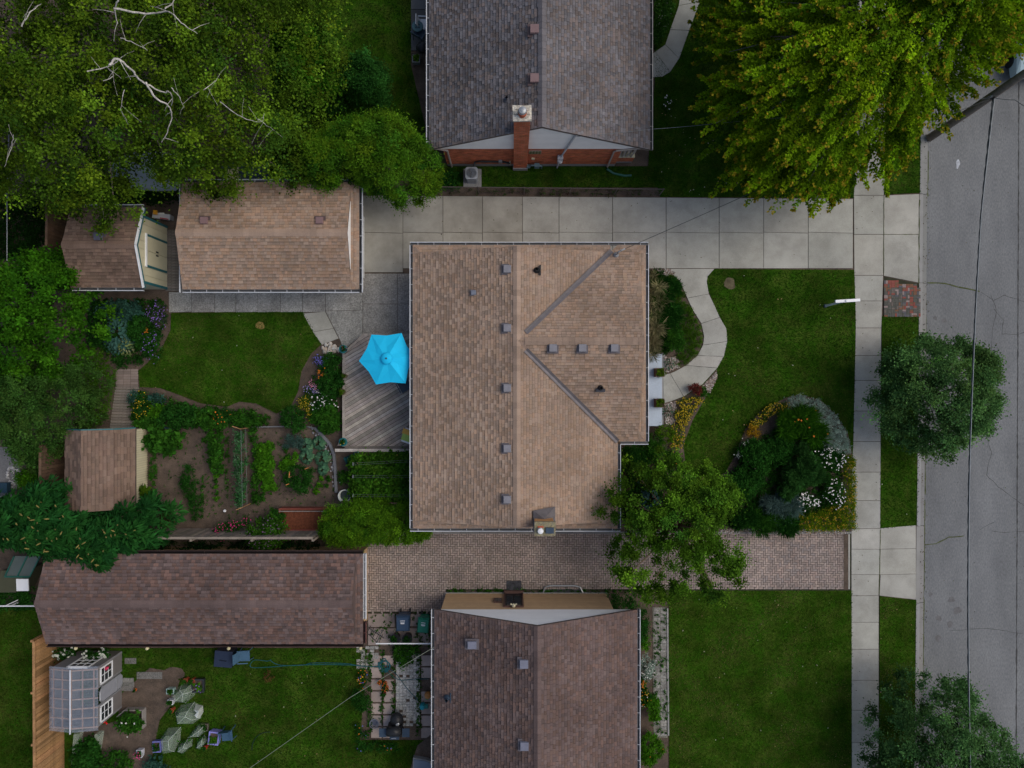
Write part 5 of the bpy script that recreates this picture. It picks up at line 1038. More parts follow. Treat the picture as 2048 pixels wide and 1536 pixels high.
# north strip, south beds
plant('ivy', 'dark ivy beside the air conditioner', [(872, 340), (918, 345), (918, 375), (872, 380)], .35, 'd', (.09, .07), 60, .12, 24)
plant('ivy', 'low weeds along the chain link fence', [(880, 377), (1310, 379), (1315, 391), (880, 388)], .16, [(.03, .05, .012), (.05, .05, .02), (.06, .04, .03)], (.06, .04), 26, .12, 16)
plant('yew', 'dark shrub at the corner of the beige house', [(1212, 1186), (1270, 1186), (1290, 1215), (1295, 1250), (1282, 1290), (1230, 1225)], 1.0, 'd', (.07, .03), 50, .18, 36, cat='shrub')
for (u, v, a, b), h, pal, bl, lb in [((1288, 1275, 8, 22), .5, 'b', None, 'lime leafy plant beside the beige house gutter'), ((1292, 1332, 12, 20), .5, 'g', (WH, 60, .05), 'white variegated plant beside the beige house'), ((1286, 1362, 7, 12), .4, 'm', (OR, 26, .06), 'orange flowers below the white variegated plant'), ((1290, 1390, 10, 22), .4, 'd', [(WH, 18, .05), (YE, 26, .05), (OR, 12, .05)], 'mixed white and orange flowers along the beige house'), ((1304, 1415, 16, 26), .6, 'b', None, 'lime green fountain plant beside the side path'), ((1300, 1495, 22, 32), .6, 'b', (OR, 6, .06), 'large lime green plant near the bottom edge beside the beige house')]:
    plant('border_plant', lb, (u, v, a, b), h, pal, (.14, .035), 50, .16, 34, bl=bl)
plant('fern_bed', 'dim ferns along the brick house walk at the top', [(1306, -20), (1352, -20), (1345, 20), (1330, 70), (1312, 95), (1306, 90)], .5, [(.03, .06, .012), (.045, .075, .02)], (.09, .05), 50, .15, 30, bl=((.4, .42, .35), 40, .03))
plant('wildflower', 'white flowers and weeds on the lawn right of the brick house', (1332, 212, 8, 18), .2, 'd', (.07, .03), 60, .1, 12, bl=(WH, 14, .06))
plant('bush', 'lime shrub beside the grey fence near the lane', (60, 955, 20, 20), .8, 'b', (.1, .06), 50, .18, 30, cat='shrub')
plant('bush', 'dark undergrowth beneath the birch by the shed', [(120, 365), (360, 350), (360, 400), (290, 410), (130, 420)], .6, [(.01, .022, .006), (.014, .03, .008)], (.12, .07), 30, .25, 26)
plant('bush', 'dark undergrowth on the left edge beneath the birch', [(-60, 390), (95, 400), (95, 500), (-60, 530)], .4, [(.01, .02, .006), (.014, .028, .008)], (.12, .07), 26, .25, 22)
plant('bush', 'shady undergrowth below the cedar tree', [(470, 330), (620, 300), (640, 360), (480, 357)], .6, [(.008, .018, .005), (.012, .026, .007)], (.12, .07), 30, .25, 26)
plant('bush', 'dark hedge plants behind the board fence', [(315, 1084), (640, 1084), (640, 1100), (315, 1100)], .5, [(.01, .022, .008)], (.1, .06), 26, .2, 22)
plant('bush', 'dark plants around the little green greenhouse', [(-40, 1175), (70, 1175), (70, 1215), (-40, 1215)], .5, 'd', (.1, .06), 40, .2, 26)
plant('hydrangea', 'white hydrangeas under the long garage eave, left', (135, 1302, 20, 7), .8, 'd', (.1, .06), 60, .16, 24, bl=((.6, .65, .58), 24, .13))
plant('hydrangea', 'white hydrangeas behind the greenhouse', (200, 1306, 26, 8), .9, 'd', (.1, .06), 60, .16, 24, bl=((.6, .65, .58), 34, .13))
plant('box_bush', 'round dark bush between lawn and south patio', (724, 1398, 16, 22), .7, 'd', (.06, .035), 80, .14, 34, cat='shrub')
plant('patio_weeds', 'leafy weeds overgrowing the top of the south patio', [(780, 1288), (835, 1290), (830, 1318), (800, 1332), (788, 1310)], .4, 'm', (.12, .05), 50, .14, 20)
plant('pansy', 'orange and blue flowers at the lawn edge of the south patio', (724, 1355, 9, 22), .25, 'd', (.06, .03), 60, .1, 16, bl=[(OR, 16, .06), ((.1, .12, .4), 12, .06), (YE, 10, .05)])
plant('pansy', 'weeds and flowers below the barbecue', [(712, 1450), (730, 1450), (738, 1482), (800, 1485), (800, 1500), (715, 1500)], .3, 'd', (.08, .04), 50, .13, 20, bl=[(OR, 6, .06), ((.12, .14, .4), 10, .06)])
weeds = MB()
WCp = []
for i in range(520):
    k = R.random()
    if k < .45: q = (R.choice((764, 788, 838, 740)) + R.uniform(-4, 4), R.uniform(1300, 1470))
    elif k < .6: q = (R.uniform(740, 860), R.uniform(1225, 1300))
    elif k < .8: q = (R.uniform(895, 1280), R.choice((1182, 1180, 1184)) + R.uniform(-2, 2))
    else: q = (R.uniform(1306, 1335), R.uniform(1216, 1470))
    WCp.append(W(q[0], q[1], .05)[:])
tag(foliage('paving_weeds', None, np.array(WCp), .09, 12, .07, .035, PN['m']), 'small weeds growing in the joints of patio and paths', 'weeds', None, 'stuff')

cl = []
for poly, n_ in ((front, 40), ([(1345, 1185), (1700, 1185), (1700, 1530), (1345, 1530)], 60), (back, 26), ([(1320, 170), (1480, 300), (1500, 395), (1320, 392)], 70), ([(410, 1310), (700, 1310), (700, 1530), (440, 1530)], 40), ([(1762, 640), (1836, 640), (1834, 1050), (1760, 1050)], 12), ([(1760, 1200), (1832, 1205), (1830, 1530), (1758, 1530)], 14)):
    P = sample_in(WP(poly), n_); cl.append(np.column_stack([P, np.full(len(P), .08)]))
cl = np.concatenate(cl)
tag(blossoms('clover', None, cl, 260, .045, [(.5, .5, .42), (.3, .32, .2), (.35, .25, .12), (.12, .2, .05)], .01), 'tiny clover heads and fallen leaves dotted over the lawns', 'clover', None, 'stuff')

plant('ground_cover', 'low dark leafy carpet filling the middle of the island bed', [(1500, 880), (1560, 850), (1640, 870), (1680, 910), (1680, 1020), (1600, 1045), (1440, 1055), (1425, 990), (1460, 960), (1480, 915)], .22, [(.022, .05, .010), (.032, .066, .012), (.018, .04, .012)], (.09, .045), 40, .13, 24)
plant('ground_cover', 'leafy carpet under the yard tree beside the house', [(1245, 895), (1320, 890), (1350, 910), (1400, 985), (1400, 1055), (1245, 1055)], .22, [(.022, .05, .010), (.03, .062, .012)], (.10, .05), 34, .14, 22)
plant('ground_cover', 'dark leafy carpet between the grasses and the house front', [(1302, 556), (1330, 556), (1352, 600), (1360, 660), (1354, 705), (1302, 705)], .2, [(.022, .05, .010), (.034, .066, .012)], (.09, .045), 40, .13, 24)
plant('ground_cover', 'leafy carpet filling the bed between path and deck', [(640, 712), (684, 708), (684, 860), (655, 862), (615, 830), (606, 800), (628, 750)], .18, [(.022, .05, .010), (.03, .062, .012)], (.08, .04), 34, .12, 20)
plant('ground_cover', 'leafy carpet along the bed below the oval lawn', [(265, 790), (330, 790), (400, 818), (470, 820), (540, 832), (540, 852), (300, 855), (262, 840)], .2, [(.024, .052, .010), (.034, .066, .012)], (.1, .05), 34, .13, 22)
plant('ground_cover', 'leafy carpet between hostas and shed', [(190, 600), (330, 598), (332, 640), (318, 690), (290, 725), (240, 735), (195, 690)], .2, [(.018, .042, .012), (.026, .054, .014)], (.1, .05), 34, .13, 22)
q_ = sample_in(WP([(300, 862), (660, 862), (670, 1010), (560, 1010), (500, 1035), (320, 1050)]), 380)
tag(foliage('soil_weeds', None, np.column_stack([q_, np.full(len(q_), .06)]), .07, 7, .06, .03, PN['m']), 'tiny weeds sprouting all over the vegetable garden soil', 'weeds', None, 'stuff')
u_ = np.concatenate([[W(kx(v) + R.uniform(5, 19) - (0 if R.random() < .7 else 6), v, -.07)[:] for v in np.random.default_rng(3).uniform(-100, 1700, 420)], [W(R.uniform(1860, 2060), R.uniform(100, 1500), -.078)[:] for _ in range(60)], [W(R.uniform(740, 1700), R.uniform(395, 535), .035)[:] for _ in range(70)], [W(R.uniform(1705, 1760), R.uniform(0, 1530), .037)[:] for _ in range(60)]])
n_ = len(u_); a_ = NR.uniform(0, 6.28, n_); c_ = np.array([(.10, .08, .035), (.06, .08, .02), (.14, .11, .06), (.05, .045, .03)])[NR.integers(0, 4, n_)]
tag(link('leaf_litter', leaf_mesh('leaf_litter', u_, np.column_stack([np.cos(a_), np.sin(a_), np.zeros(n_)]), np.tile([0, 0, 1.], (n_, 1)) + NR.normal(0, .15, (n_, 3)), NR.uniform(.03, .08, n_), NR.uniform(.02, .05, n_), c_, M_LEAF)), 'scattered dry leaves along the kerb and on the concrete', 'leaves', None, 'stuff')
# ------------------------------------------------------------------ deck and patio furniture
def plain(n, c, rough=.5, **k): return mat(n, c, rough, k.pop('var', .08), 4, **k)
deck = thing('deck', 'weathered grey wooden deck with diagonal boards behind the house', 'deck', W(755, 785))
dz = .38; DP = [W(u, v, dz) for u, v in [(727, 671), (834, 671), (834, 892), (690, 892), (690, 708)]]
MB().prism([p + Vector((0, 0, 0)) for p in DP], .01, dz - .05, (.3, .3, .3)).build('joist_frame', M_WOODD, deck)
ang = math.radians(31); dv = Vector((math.cos(ang), math.sin(ang), 0)); nv = Vector((-dv.y, dv.x, 0)); D2 = [(p.x, p.y) for p in DP]
if sum(a[0] * b[1] - b[0] * a[1] for a, b in zip(D2, D2[1:] + D2[:1])) < 0: D2 = D2[::-1]
c0 = Vector((sum(p[0] for p in D2) / 5, sum(p[1] for p in D2) / 5, 0))
for i in range(-24, 25):
    o = c0 + nv * (i * .148); half = .0655
    q = clip([tuple((o + dv * a + nv * b)[:2]) for a, b in ((-5, -half), (5, -half), (5, half), (-5, half))], D2)
    if len(q) < 3: continue
    m = MB(); loc = [((Vector((x, y, 0)) - o).dot(dv), (Vector((x, y, 0)) - o).dot(nv), 0) for x, y in q]
    m.prism([Vector(p) for p in loc], -.035, 0, tone(.62, 1.2, .05)); ob = link('board', m.mesh('board', M_DECK), deck, o + Vector((0, 0, dz + R.uniform(-.003, .003)))); ob.rotation_euler.z = ang
for a, b, wd, tn in [((687.5, 705), (687.5, 893), .11, .9), ((688, 706), (727, 669.5), .10, .8), ((727, 669.5), (834, 669.5), .10, .85), ((690, 894.5), (834, 894.5), .10, .42)]:
    p, q = W(*a, dz), W(*b, dz); m = MB().bar((-(q - p).length / 2, 0, 0), ((q - p).length / 2, 0, 0), wd, .05, (tn, tn, tn)); ob = link('border_board', m.mesh('border_board', M_DECK), deck, (p + q) / 2 + Vector((0, 0, .004))); ob.rotation_euler.z = math.atan2(q.y - p.y, q.x - p.x)
p, q = W(670, 900.5, .5), W(834, 900.5, .5); m = MB().bar((-(q - p).length / 2, 0, 0), ((q - p).length / 2, 0, 0), .13, .04, (1.15, 1.2, 1.25)); ob = link('rail_board', m.mesh('rail_board', M_DECK), deck, (p + q) / 2)
for i in range(4): r = p.lerp(q, i / 3); MB().box(r.x - .04, r.x + .04, r.y - .04, r.y + .04, 0, .48).build('post', M_WOODD, deck)
MB().prism([W(678, 880, .3), W(690, 880, .3), W(690, 892, .3), W(674, 892, .3)], .01, .22).build('step', M_PAVER, deck)
# umbrella
um = thing('patio_umbrella', 'bright sky blue six-sided patio umbrella over the deck', 'umbrella', W(776, 717, dz)); M_UMB = mat('blue_canvas', (.015, .58, .95), .75, .03, 2, spec=.2, trans=.12)
ctr = W(773, 717, 2.62); ring = [W(u, v, 2.28) for u, v in [(743, 669), (803, 666), (829, 712), (811, 767), (752, 769), (718, 722)]]
for i in range(6):
    a, b = ring[i], ring[(i + 1) % 6]; mid = (a + b) / 2; mid = mid + (ctr - mid) * .07; mid.z = 2.30; tp = ctr - Vector((0, 0, .02)); sag = lambda x, y, t: x.lerp(y, t) + Vector((0, 0, .03 * math.sin(math.pi * t)))
    am, bm = sag(tp, a, .5), sag(tp, b, .5); mm = tp.lerp(mid, .5) - Vector((0, 0, .015)); dn = Vector((0, 0, -.06))
    MB().add([tp, am, mm, bm, a, mid, b, a + dn, mid + dn, b + dn], [(0, 2, 1), (0, 3, 2), (1, 2, 5, 4), (2, 3, 6, 5), (4, 5, 8, 7), (5, 6, 9, 8)], (.94 + .05 * (i % 3),) * 3).build('canopy_panel', M_UMB, um)
mb = MB().lathe((ctr.x, ctr.y, 2.635), [(.24, -.025), (.22, .0), (.1, .045), (.05, .055)], 24); mb.build('vent_cap', M_UMB, um, smooth=True)
MB().tube([(ctr.x, ctr.y, dz + .02), (ctr.x, ctr.y, 2.70)], .022, 8).build('pole', M_WHITE, um); MB().lathe((ctr.x, ctr.y, 2.69), [(.03, 0), (.042, .02), (.03, .05), (.01, .06)], 12).build('finial', M_NAVY, um); MB().lathe((ctr.x, ctr.y, dz), [(.25, 0), (.25, .05), (.08, .09), (.04, .2)], 20).build('base', M_BLACK, um)
for i in range(6): MB().bar(ctr - Vector((0, 0, .06)), ring[i] - Vector((0, 0, .03)), .015, .02).build('rib', M_WHITE, um)
def chair(label, loc, rz, m, name='patio_chair', cat='chair', group=None):
    t = thing(name, label, cat, loc, group); t.rotation_euler.z = rz
    def P_(n, mb): me = mb.mesh(n, m); o = bpy.data.objects.new(n, me); COL.objects.link(o); o.parent = t
    mb = MB().box(-.23, .23, -.22, .22, .40, .43); P_('seat', mb); P_('backrest', MB().obox((0, .27, .68), (.22, 0, 0), (0, .012, .0), (0, .05, .24)))
    for sx in (-1, 1):
        for sy in (-1, 1): P_('leg', MB().bar((sx * .21, sy * .2, .40), (sx * .24, sy * .24, 0), .03, .03))
        P_('armrest', MB().bar((sx * .26, -.2, .6), (sx * .26, .26, .62), .04, .03))
    return t
chair('dark patio chair tucked half under the blue umbrella', W(812, 772, dz), .5, M_NAVY)
ln = thing('sun_lounger', 'lounger with yellow and lime cushion poking out from the eave on the deck', 'lounger', W(822, 880, dz))
p = W(822, 874, dz + .3)
MB().obox(p, Vector((.33, -.12, 0)), Vector((.1, .3, 0)), (0, 0, .03)).build('frame', M_WHITE, ln)
cm_ = MB(); cm_.obox(p + Vector((-.05, .18, .08)), Vector((.30, -.10, 0)), Vector((.04, .11, 0)), (0, 0, .045), (.62, .36, .06)); cm_.obox(p + Vector((-.10, -.06, .082)), Vector((.28, -.10, 0)), Vector((.05, .13, 0)), (0, 0, .045), (.34, .5, .10)); cm_.build('cushion', M_PVC, ln)
for sx, sy in ((-.28, .2), (.3, .1), (-.3, -.15), (.25, -.25)): MB().box(p.x + sx - .02, p.x + sx + .02, p.y + sy - .02, p.y + sy + .02, dz, p.z).build('leg', M_WHITE, ln)
def pot(label, u, v, z, r, col, pal='d', bl=None, h=.3, name='flower_pot', pm=None, sq=False, ph=.16):
    p = W(u, v, z + h); p.z = z; t = thing(name, label, 'pot', p)
    mb = MB(); mb.lathe(p, [(r * .72, 0), (r * .95, h - .04), (r * 1.08, h - .04), (r * 1.08, h), (r * .86, h), (r * .84, h - .05)], 20 if not sq else 16, col, sq); mb.build('pot', pm or M_PVC, t)
    MB().lathe((p.x, p.y, z + h - .06), [(r * .85, 0), (r * .85, .005)], 16, (1, 1, 1), sq).build('soil', M_SOIL, t)
    C3 = np.array([[p.x + R.uniform(-r, r) * .6, p.y + R.uniform(-r, r) * .6, z + h + R.uniform(0, ph)] for _ in range(9)])
    foliage('foliage', t, C3, r * .5, 16, .07, .04, PN[pal] if isinstance(pal, str) else pal)
    if bl: blossoms('blossom', t, C3 + np.array([0, 0, .06]), bl[1], bl[2], bl[0])
    return t
pot('teal pot at the upper deck corner by the rocks', 686, 698, dz, .17, (.015, .16, .17), bl=(MG, 4, .05)); pot('teal pot at the lower deck corner', 686, 884, dz, .17, (.015, .16, .17), bl=(YE, 5, .05))
pot('small pot with olive plant on the deck edge', 689, 752, dz, .1, (.12, .1, .05), 'o'); pot('pot with bright olive plant overhanging the deck edge', 685, 784, dz, .13, (.12, .1, .05), 'y')
def stones(label, poly, n, s0, s1, pal, name='river_stones', z=.05):
    P = sample_in(WP(poly), n); mb = MB()
    for x, y in P:
        s = R.uniform(s0, s1); a = R.uniform(0, 3.1); c = R.choice(pal); k = R.uniform(.8, 1.2); e = Vector((math.cos(a), math.sin(a), 0)) * s; f = Vector((-math.sin(a), math.cos(a), 0)) * s * R.uniform(.55, .95); o = Vector((x, y, z)); up = Vector((0, 0, s * .6))
        mb.add([o + e, o + e * .4 + f, o - e * .6 + f * .8, o - e, o - e * .4 - f, o + e * .6 - f * .8, o + up + e * .5, o + up - e * .2 + f * .4, o + up - e * .3 - f * .4], [(0, 1, 7, 6), (1, 2, 7), (2, 3, 7), (3, 8, 7), (3, 4, 8), (4, 5, 8), (5, 0, 6, 8), (6, 7, 8)], tuple(x_ * k for x_ in c))
    return tag(mb.build(name, mat('pebble', (1, 1, 1), .8, .15, 20)), label, 'stones', None, 'stuff')
RS = [(.30, .25, .22), (.38, .35, .32), (.22, .17, .15), (.45, .42, .40), (.28, .2, .16)]
stones('pile of white rocks between path and deck', ell(662, 696, 17, 11), 40, .05, .12, [(.5, .47, .42), (.42, .36, .30), (.55, .55, .52)], 'rock_pile')
stones('river stones where driveway meets the front bed', [(1302, 540), (1340, 538), (1352, 548), (1335, 553), (1305, 548)], 160, .025, .05, RS)
stones('river stones above the walk beside the porch', [(1328, 715), (1356, 713), (1358, 735), (1330, 746)], 260, .025, .05, RS); stones('river stones below the walk beside the porch', [(1329, 808), (1350, 803), (1353, 830), (1348, 848), (1329, 850)], 300, .025, .05, RS)
stones('river stones along the lawn edge of the walk', [(1400, 776), (1434, 742), (1433, 756), (1420, 785), (1405, 790)], 220, .025, .05, RS); stones('pale stones between island bed and paver driveway', [(1440, 1058), (1690, 1058), (1695, 1067), (1440, 1066)], 420, .03, .055, RS)
stones('white stones by the lane on the left edge', [(20, 925), (40, 935), (45, 975), (20, 990), (8, 970)], 60, .04, .09, [(.5, .5, .5), (.4, .4, .42)])
stones('garden stones along the vegetable edging', [(615, 850), (628, 853), (664, 900), (676, 980), (670, 985), (655, 905)], 60, .03, .07, [(.3, .3, .32), (.2, .2, .22)])
for v, lb in ((745, 'upper'), (806, 'lower')):
    p = W(1319, v, .7); t = thing('planter', lb + ' square planter with olive shrub on the front porch', 'planter', Vector((p.x, p.y, .45)))
    mb = MB(); h_ = .19
    for a, b, c, d_ in ((-h_, h_, -h_, -h_ + .03), (-h_, h_, h_ - .03, h_), (-h_, -h_ + .03, -h_ + .031, h_ - .031), (h_ - .03, h_, -h_ + .031, h_ - .031)): mb.box(p.x + a, p.x + b, p.y + c, p.y + d_, .451, .85)
    mb.box(p.x - .15, p.x + .15, p.y - .15, p.y + .15, .46, .8, (.6, .6, .6)); mb.build('box', M_WOODD, t)
    foliage('foliage', t, np.array([[p.x + R.uniform(-.14, .14), p.y + R.uniform(-.14, .14), .86 + R.uniform(0, .1)] for _ in range(26)]), .07, 24, .05, .03, [(.10, .105, .012), (.075, .09, .01)])
# post with crossbar on the front lawn
b_ = W(1650, 612); tp = Vector((b_.x, b_.y, 1.95)); t = thing('sign_post', 'white T-shaped post standing on the front lawn near the sidewalk', 'post', b_)
MB().tube([b_, tp], [.05, .045], 10).build('post', M_WHITE, t); MB().lathe(b_, [(.08, .0), (.08, .06), (.05, .09)], 12).build('foot', M_NAVY, t)  # dark foot is added, its colour stands for shade at the post base
e = Vector((.985, .06, 0)); MB().obox(tp + e * .08 + Vector((0, 0, .03)), e * .52, Vector((-.06, .985, 0)) * .06, (0, 0, .04)).build('crossbar', mat('bright_white', (.85, .86, .9), .4, .02), t); MB().lathe(tp + Vector((0, 0, .07)), [(.055, 0), (.05, .03), (.03, .04)], 12).build('bracket', M_WHITE, t)
MB().obox(tp + e * .08 - Vector((0, 0, .10)), e * .42, Vector((-.06, .985, 0)) * .015, (0, 0, .09)).build('panel', M_WHITE, t)
# air conditioner
p = W(943, 346, .8); t = thing('air_conditioner', 'square air conditioner unit beside the brick house wall', 'air conditioner', Vector((p.x, p.y, 0)))
MB().box(p.x - .4, p.x + .4, p.y - .4, p.y + .4, .001, .06).build('pad', M_KERB, t); MB().lathe((p.x, p.y, .06), [(.27, 0), (.27, .68), (.285, .69), (.285, .74), (.23, .75)], 24, (1, 1, 1), True).build('case', plain('ac_grey', (.33, .36, .39)), t)
MB().lathe((p.x, p.y, .811), [(.222, 0), (.222, .004)], 20, (.16, .18, .2)).build('fan_well', M_PVC, t)
g_ = MB()
for r in (.06, .10, .14, .18, .215): g_.tube([(p.x + r * math.cos(a / 12 * math.pi), p.y + r * math.sin(a / 12 * math.pi), .84 - r * .06) for a in range(25)], .006, 4, cap=False)
for a in range(16): g_.tube([(p.x + .02 * math.cos(a * .3927), p.y + .02 * math.sin(a * .3927), .84), (p.x + .22 * math.cos(a * .3927), p.y + .22 * math.sin(a * .3927), .825)], .004, 4, cap=False)
g_.build('fan_grille', M_METAL, t); f_ = MB()
for a in range(3): f_.obox((p.x + .1 * math.cos(a * 2.09), p.y + .1 * math.sin(a * 2.09), .822), Vector((math.cos(a * 2.09), math.sin(a * 2.09), 0)) * .09, Vector((-math.sin(a * 2.09), math.cos(a * 2.09), .3)) * .05, (0, 0, .003), (.4, .4, .4))
f_.build('fan', M_METAL, t)

# ------------------------------------------------------------------ fences
def chainlink(label, pts, h, step=2.2):
    t = thing('chain_link_fence', label, 'fence', W(*pts[0])); P = WP(pts)
    M_CL = mat('galvanised', (.10, .085, .08), .6, .1, 5)
    for a, b in zip(P, P[1:]):
        n = max(1, round((b - a).length / step)); d_ = (b - a)
        for i in range(n + 1): q = a + d_ * i / n; MB().tube([q, q + Vector((0, 0, h + .05))], .025, 6).build('post', M_CL, t)
        MB().tube([a + Vector((0, 0, h)), b + Vector((0, 0, h))], .02, 6).build('rail', M_CL, t)
        w_ = MB(); L = d_.length; e_ = d_.normalized(); s = .085; k = 0.0
        while k < L + h:
            for sg_ in (1, -1):
                a0, a1 = k, k - h
                x0_, z0_ = (min(a0, L), max(0, a0 - L)); x1_, z1_ = (max(a1, 0), h - max(0, -a1))
                if sg_ < 0: x0_, x1_ = L - x0_, L - x1_
                w_.bar(a + e_ * x0_ + Vector((0, 0, z0_ + .02)), a + e_ * x1_ + Vector((0, 0, z1_)), .0035, .0035)
            k += s * 1.9
        tag(w_.build('wire_mesh', M_CL, t), kind='stuff')
chainlink('chain link fence between the driveway and the brick house', [(868, 386.5), (1318, 391)], 1.05)
def board_fence(label, a, b, h, m, side, z_rails=(.35, 1.0, 1.7), bw=.135, name='board_fence', lo=.75, hi=1.15, lean=0):
    A_, B_ = W(*a), W(*b); t = thing(name, label, 'fence', (A_ + B_) / 2); d_ = B_ - A_; L = d_.length; e = d_ / L; n = Vector((-e.y, e.x, 0)) * side; k = int(L / (bw + .006)); pool = []
    for i in range(8): pool.append(MB().box(-bw / 2, bw / 2, -.01, .01, 0, h, tone(lo, hi, .05)).mesh('board', m))
    for i in range(k):
        o = link('board', R.choice(pool), t, A_ + e * ((i + .5) * L / k) + Vector((0, 0, .02))); o.rotation_euler = (R.uniform(-.012, .012) + lean, 0, math.atan2(e.y, e.x)); o.scale.z = R.uniform(.985, 1.01)
    for z in z_rails: MB().bar(A_ + n * .035 + Vector((0, 0, z)), B_ + n * .035 + Vector((0, 0, z)), .04, .09).build('rail', m, t)
    j = max(1, round(L / 2.4))
    for i in range(j + 1): q = A_ + d_ * i / j + n * .1; MB().box(q.x - .045, q.x + .045, q.y - .045, q.y + .045, 0, h + .02).build('post', m, t)
    MB().bar(A_ + Vector((0, 0, h + .03)), B_ + Vector((0, 0, h + .03)), .10, .03).build('cap_rail', m, t)
    return t
board_fence('tall cedar board fence on the left behind the greenhouse', (128, 1250), (130, 1640), 2.0, M_WOOD, -1, lo=.55, hi=1.2)
M_FG = mat('fence_grey', (.24, .205, .17), .85, .25, 3, .2, 30)
board_fence('weathered board fence between the vegetable garden and long garage', (306, 1057), (650, 1057), 1.95, M_FG, -1, (.4, 1.1))
board_fence('dark board fence behind the barn shed', (140, 884), (140, 1010), 2.0, M_WOODD, -1)
board_fence('dark board fence left of the garden shed', (152, 400), (150, 510), 1.95, M_WOODD, -1)
board_fence('weathered fence end sticking out left of the sumac', (-30, 1052), (70, 1050), 1.9, M_FG, -1, (.4, 1.1))
lg = thing('wood_pile', 'loose weathered boards behind the cream shed corner', 'boards', W(315, 1012))
for a, b in (((296, 1020), (330, 1002)), ((312, 1012), (335, 1003)), ((300, 1025), (325, 1012)), ((312, 1062), (332, 1052))): o = link('plank', MB().box(-.4, .4, -.07, .07, -.02, .02, tone(.9, 1.3)).mesh('plank', M_FG), lg, (W(*a) + W(*b)) / 2 + Vector((0, 0, .5 + R.uniform(0, .1)))); o.rotation_euler.z = math.atan2(a[1] - b[1], b[0] - a[0])
MB().box(W(315, 0).x - .2, W(315, 0).x + .2, W(0, 1012).y - .15, W(0, 1012).y + .15, 0, .46).build('trestle', M_WOODD, lg)
rail = thing('white_rail', 'white metal rail left of the long garage roof', 'rail', W(30, 1200)); MB().tube([W(-60, 1212, 1.0), W(74, 1212, 1.0)], .03, 8).build('bar', M_WHITE, rail); MB().tube([W(10, 1212, 1.0), W(36, 1200, .6)], .02, 6).build('brace', M_WHITE, rail)
for u in (-60, 20, 74): MB().tube([W(u, 1212, 1.0), Vector((W(u, 1212, 1.0).x, W(u, 1212, 1.0).y, 0))], .03, 8).build('post', M_WHITE, rail)
rail = thing('gate_rail', 'white bar across the gap between long garage and beige house', 'rail', W(800, 1280)); a, b = W(752, 1287, 1.7), W(862, 1287, 1.7); MB().bar(a, b, .04, .05).build('bar', M_WHITE, rail)
for q in (a, b): MB().tube([q, Vector((q.x, q.y, 0))], .03, 8).build('post', M_METAL, rail)
mb = thing('iron_gate', 'black iron gate leaf next to the long garage corner', 'gate', W(750, 1275))
for a, b in (((737, 1256), (768, 1276)), ((737, 1268), (757, 1288))): MB().tube([W(*a, .9), W(*b, .9)], .02, 6).build('rail', M_BLACK, mb)
for i in range(5): q = W(738 + i * 6, 1258 + i * 4.5, .45); MB().tube([(q.x, q.y, .02), (q.x, q.y, .92)], .015, 6).build('bar', M_BLACK, mb)

# ------------------------------------------------------------------ poles, cables, car
pb_ = W(1860, 275); up_ = thing('utility_pole', 'brown wooden utility pole rising at the street corner', 'pole', pb_)
MB().tube([pb_, Vector((18.53, 11.05, 3)), Vector((18.46, 11.2, 6.2)), Vector((18.42, 11.3, 9.5))], [.17, .155, .14, .12], 14).build('pole', mat('pole_wood', (.19, .16, .135), .9, .2, 6, .2, 40), up_, smooth=True)
MB().bar((18.3, 11.0, 4.35), (18.75, 11.25, 4.35), .09, .11).build('crossarm', M_WOODG, up_); MB().tube([(18.5, 11.02, 3.9), (18.48, 11.0, 4.5)], .06, 8).build('splice_case', M_BLACK, up_)
for i in range(3): MB().lathe((18.35 + i * .17, 11.02 + i * .1, 4.4), [(.03, 0), (.05, .04), (.03, .09)], 10).build('insulator', M_METAL, up_)
def cable(label, pts, r=.012, sag=.0, m=None, strands=1, name='overhead_cable', col=(1, 1, 1)):
    t = thing(name, label, 'cable', pts[0])
    for s in range(strands):
        Q = []
        for a, b in zip(pts, pts[1:]):
            n = 24
            for i in range(n): f = i / n; Q.append(a.lerp(b, f) - Vector((0, 0, sag * 4 * f * (1 - f))) + (Vector((.022 * math.sin(i * 1.1 + s * 3.14), 0, .02 * math.cos(i * 1.1 + s * 3.14))) if strands > 1 else Vector((0, 0, 0))))
        Q.append(pts[-1]); MB().tube(Q, r, 5).build('strand', m or M_WIRE, t)
att = Vector((18.48, 11.0, 4.35))
cable('twin black cable running along the road over the street trees', [att, W(1962, 430, 4.35), W(1948, 680, 4.4), W(1938, 960, 4.4), W(1936, 1240, 4.35), W(1940, 1536, 4.3), W(1946, 1900, 4.3)], .019, .02, None, 2)
cable('grey cable strand beside the street cable', [att + Vector((.05, 0, .02)), W(1963, 430, 4.42), W(1949.5, 680, 4.47), W(1939.5, 960, 4.47), W(1937.5, 1240, 4.42), W(1941.5, 1536, 4.37), W(1947, 1900, 4.37)], .009, .02, plain('steel_wire', (.42, .45, .47)))
cable('power line from the street pole to the central house', [att, W(1520, 378, 4.1), Vector((m0.x + .25, m0.y + .12, 3.5))], .012, .08)
cable('thin service line from the street pole to the brick house', [att, W(1430, 247, 4.0), W(1306, 258, 4.0), Vector((2.5, bw - .1, 4.1))], .009, .05, plain('dull_wire', (.12, .14, .15)))
cable('pale cable slanting across the south back garden', [Vector((sxL, -10.7, 2.7)), W(700, 1395, 3.4), W(500, 1536, 3.8), W(300, 1680, 4.2)], .009, .0, plain('pale_wire', (.22, .25, .20)))
cable('short black cable leaving the pole to the right', [att, W(2030, 200, 4.5), W(2100, 240, 4.6), W(2300, 300, 4.8)], .012, .05)
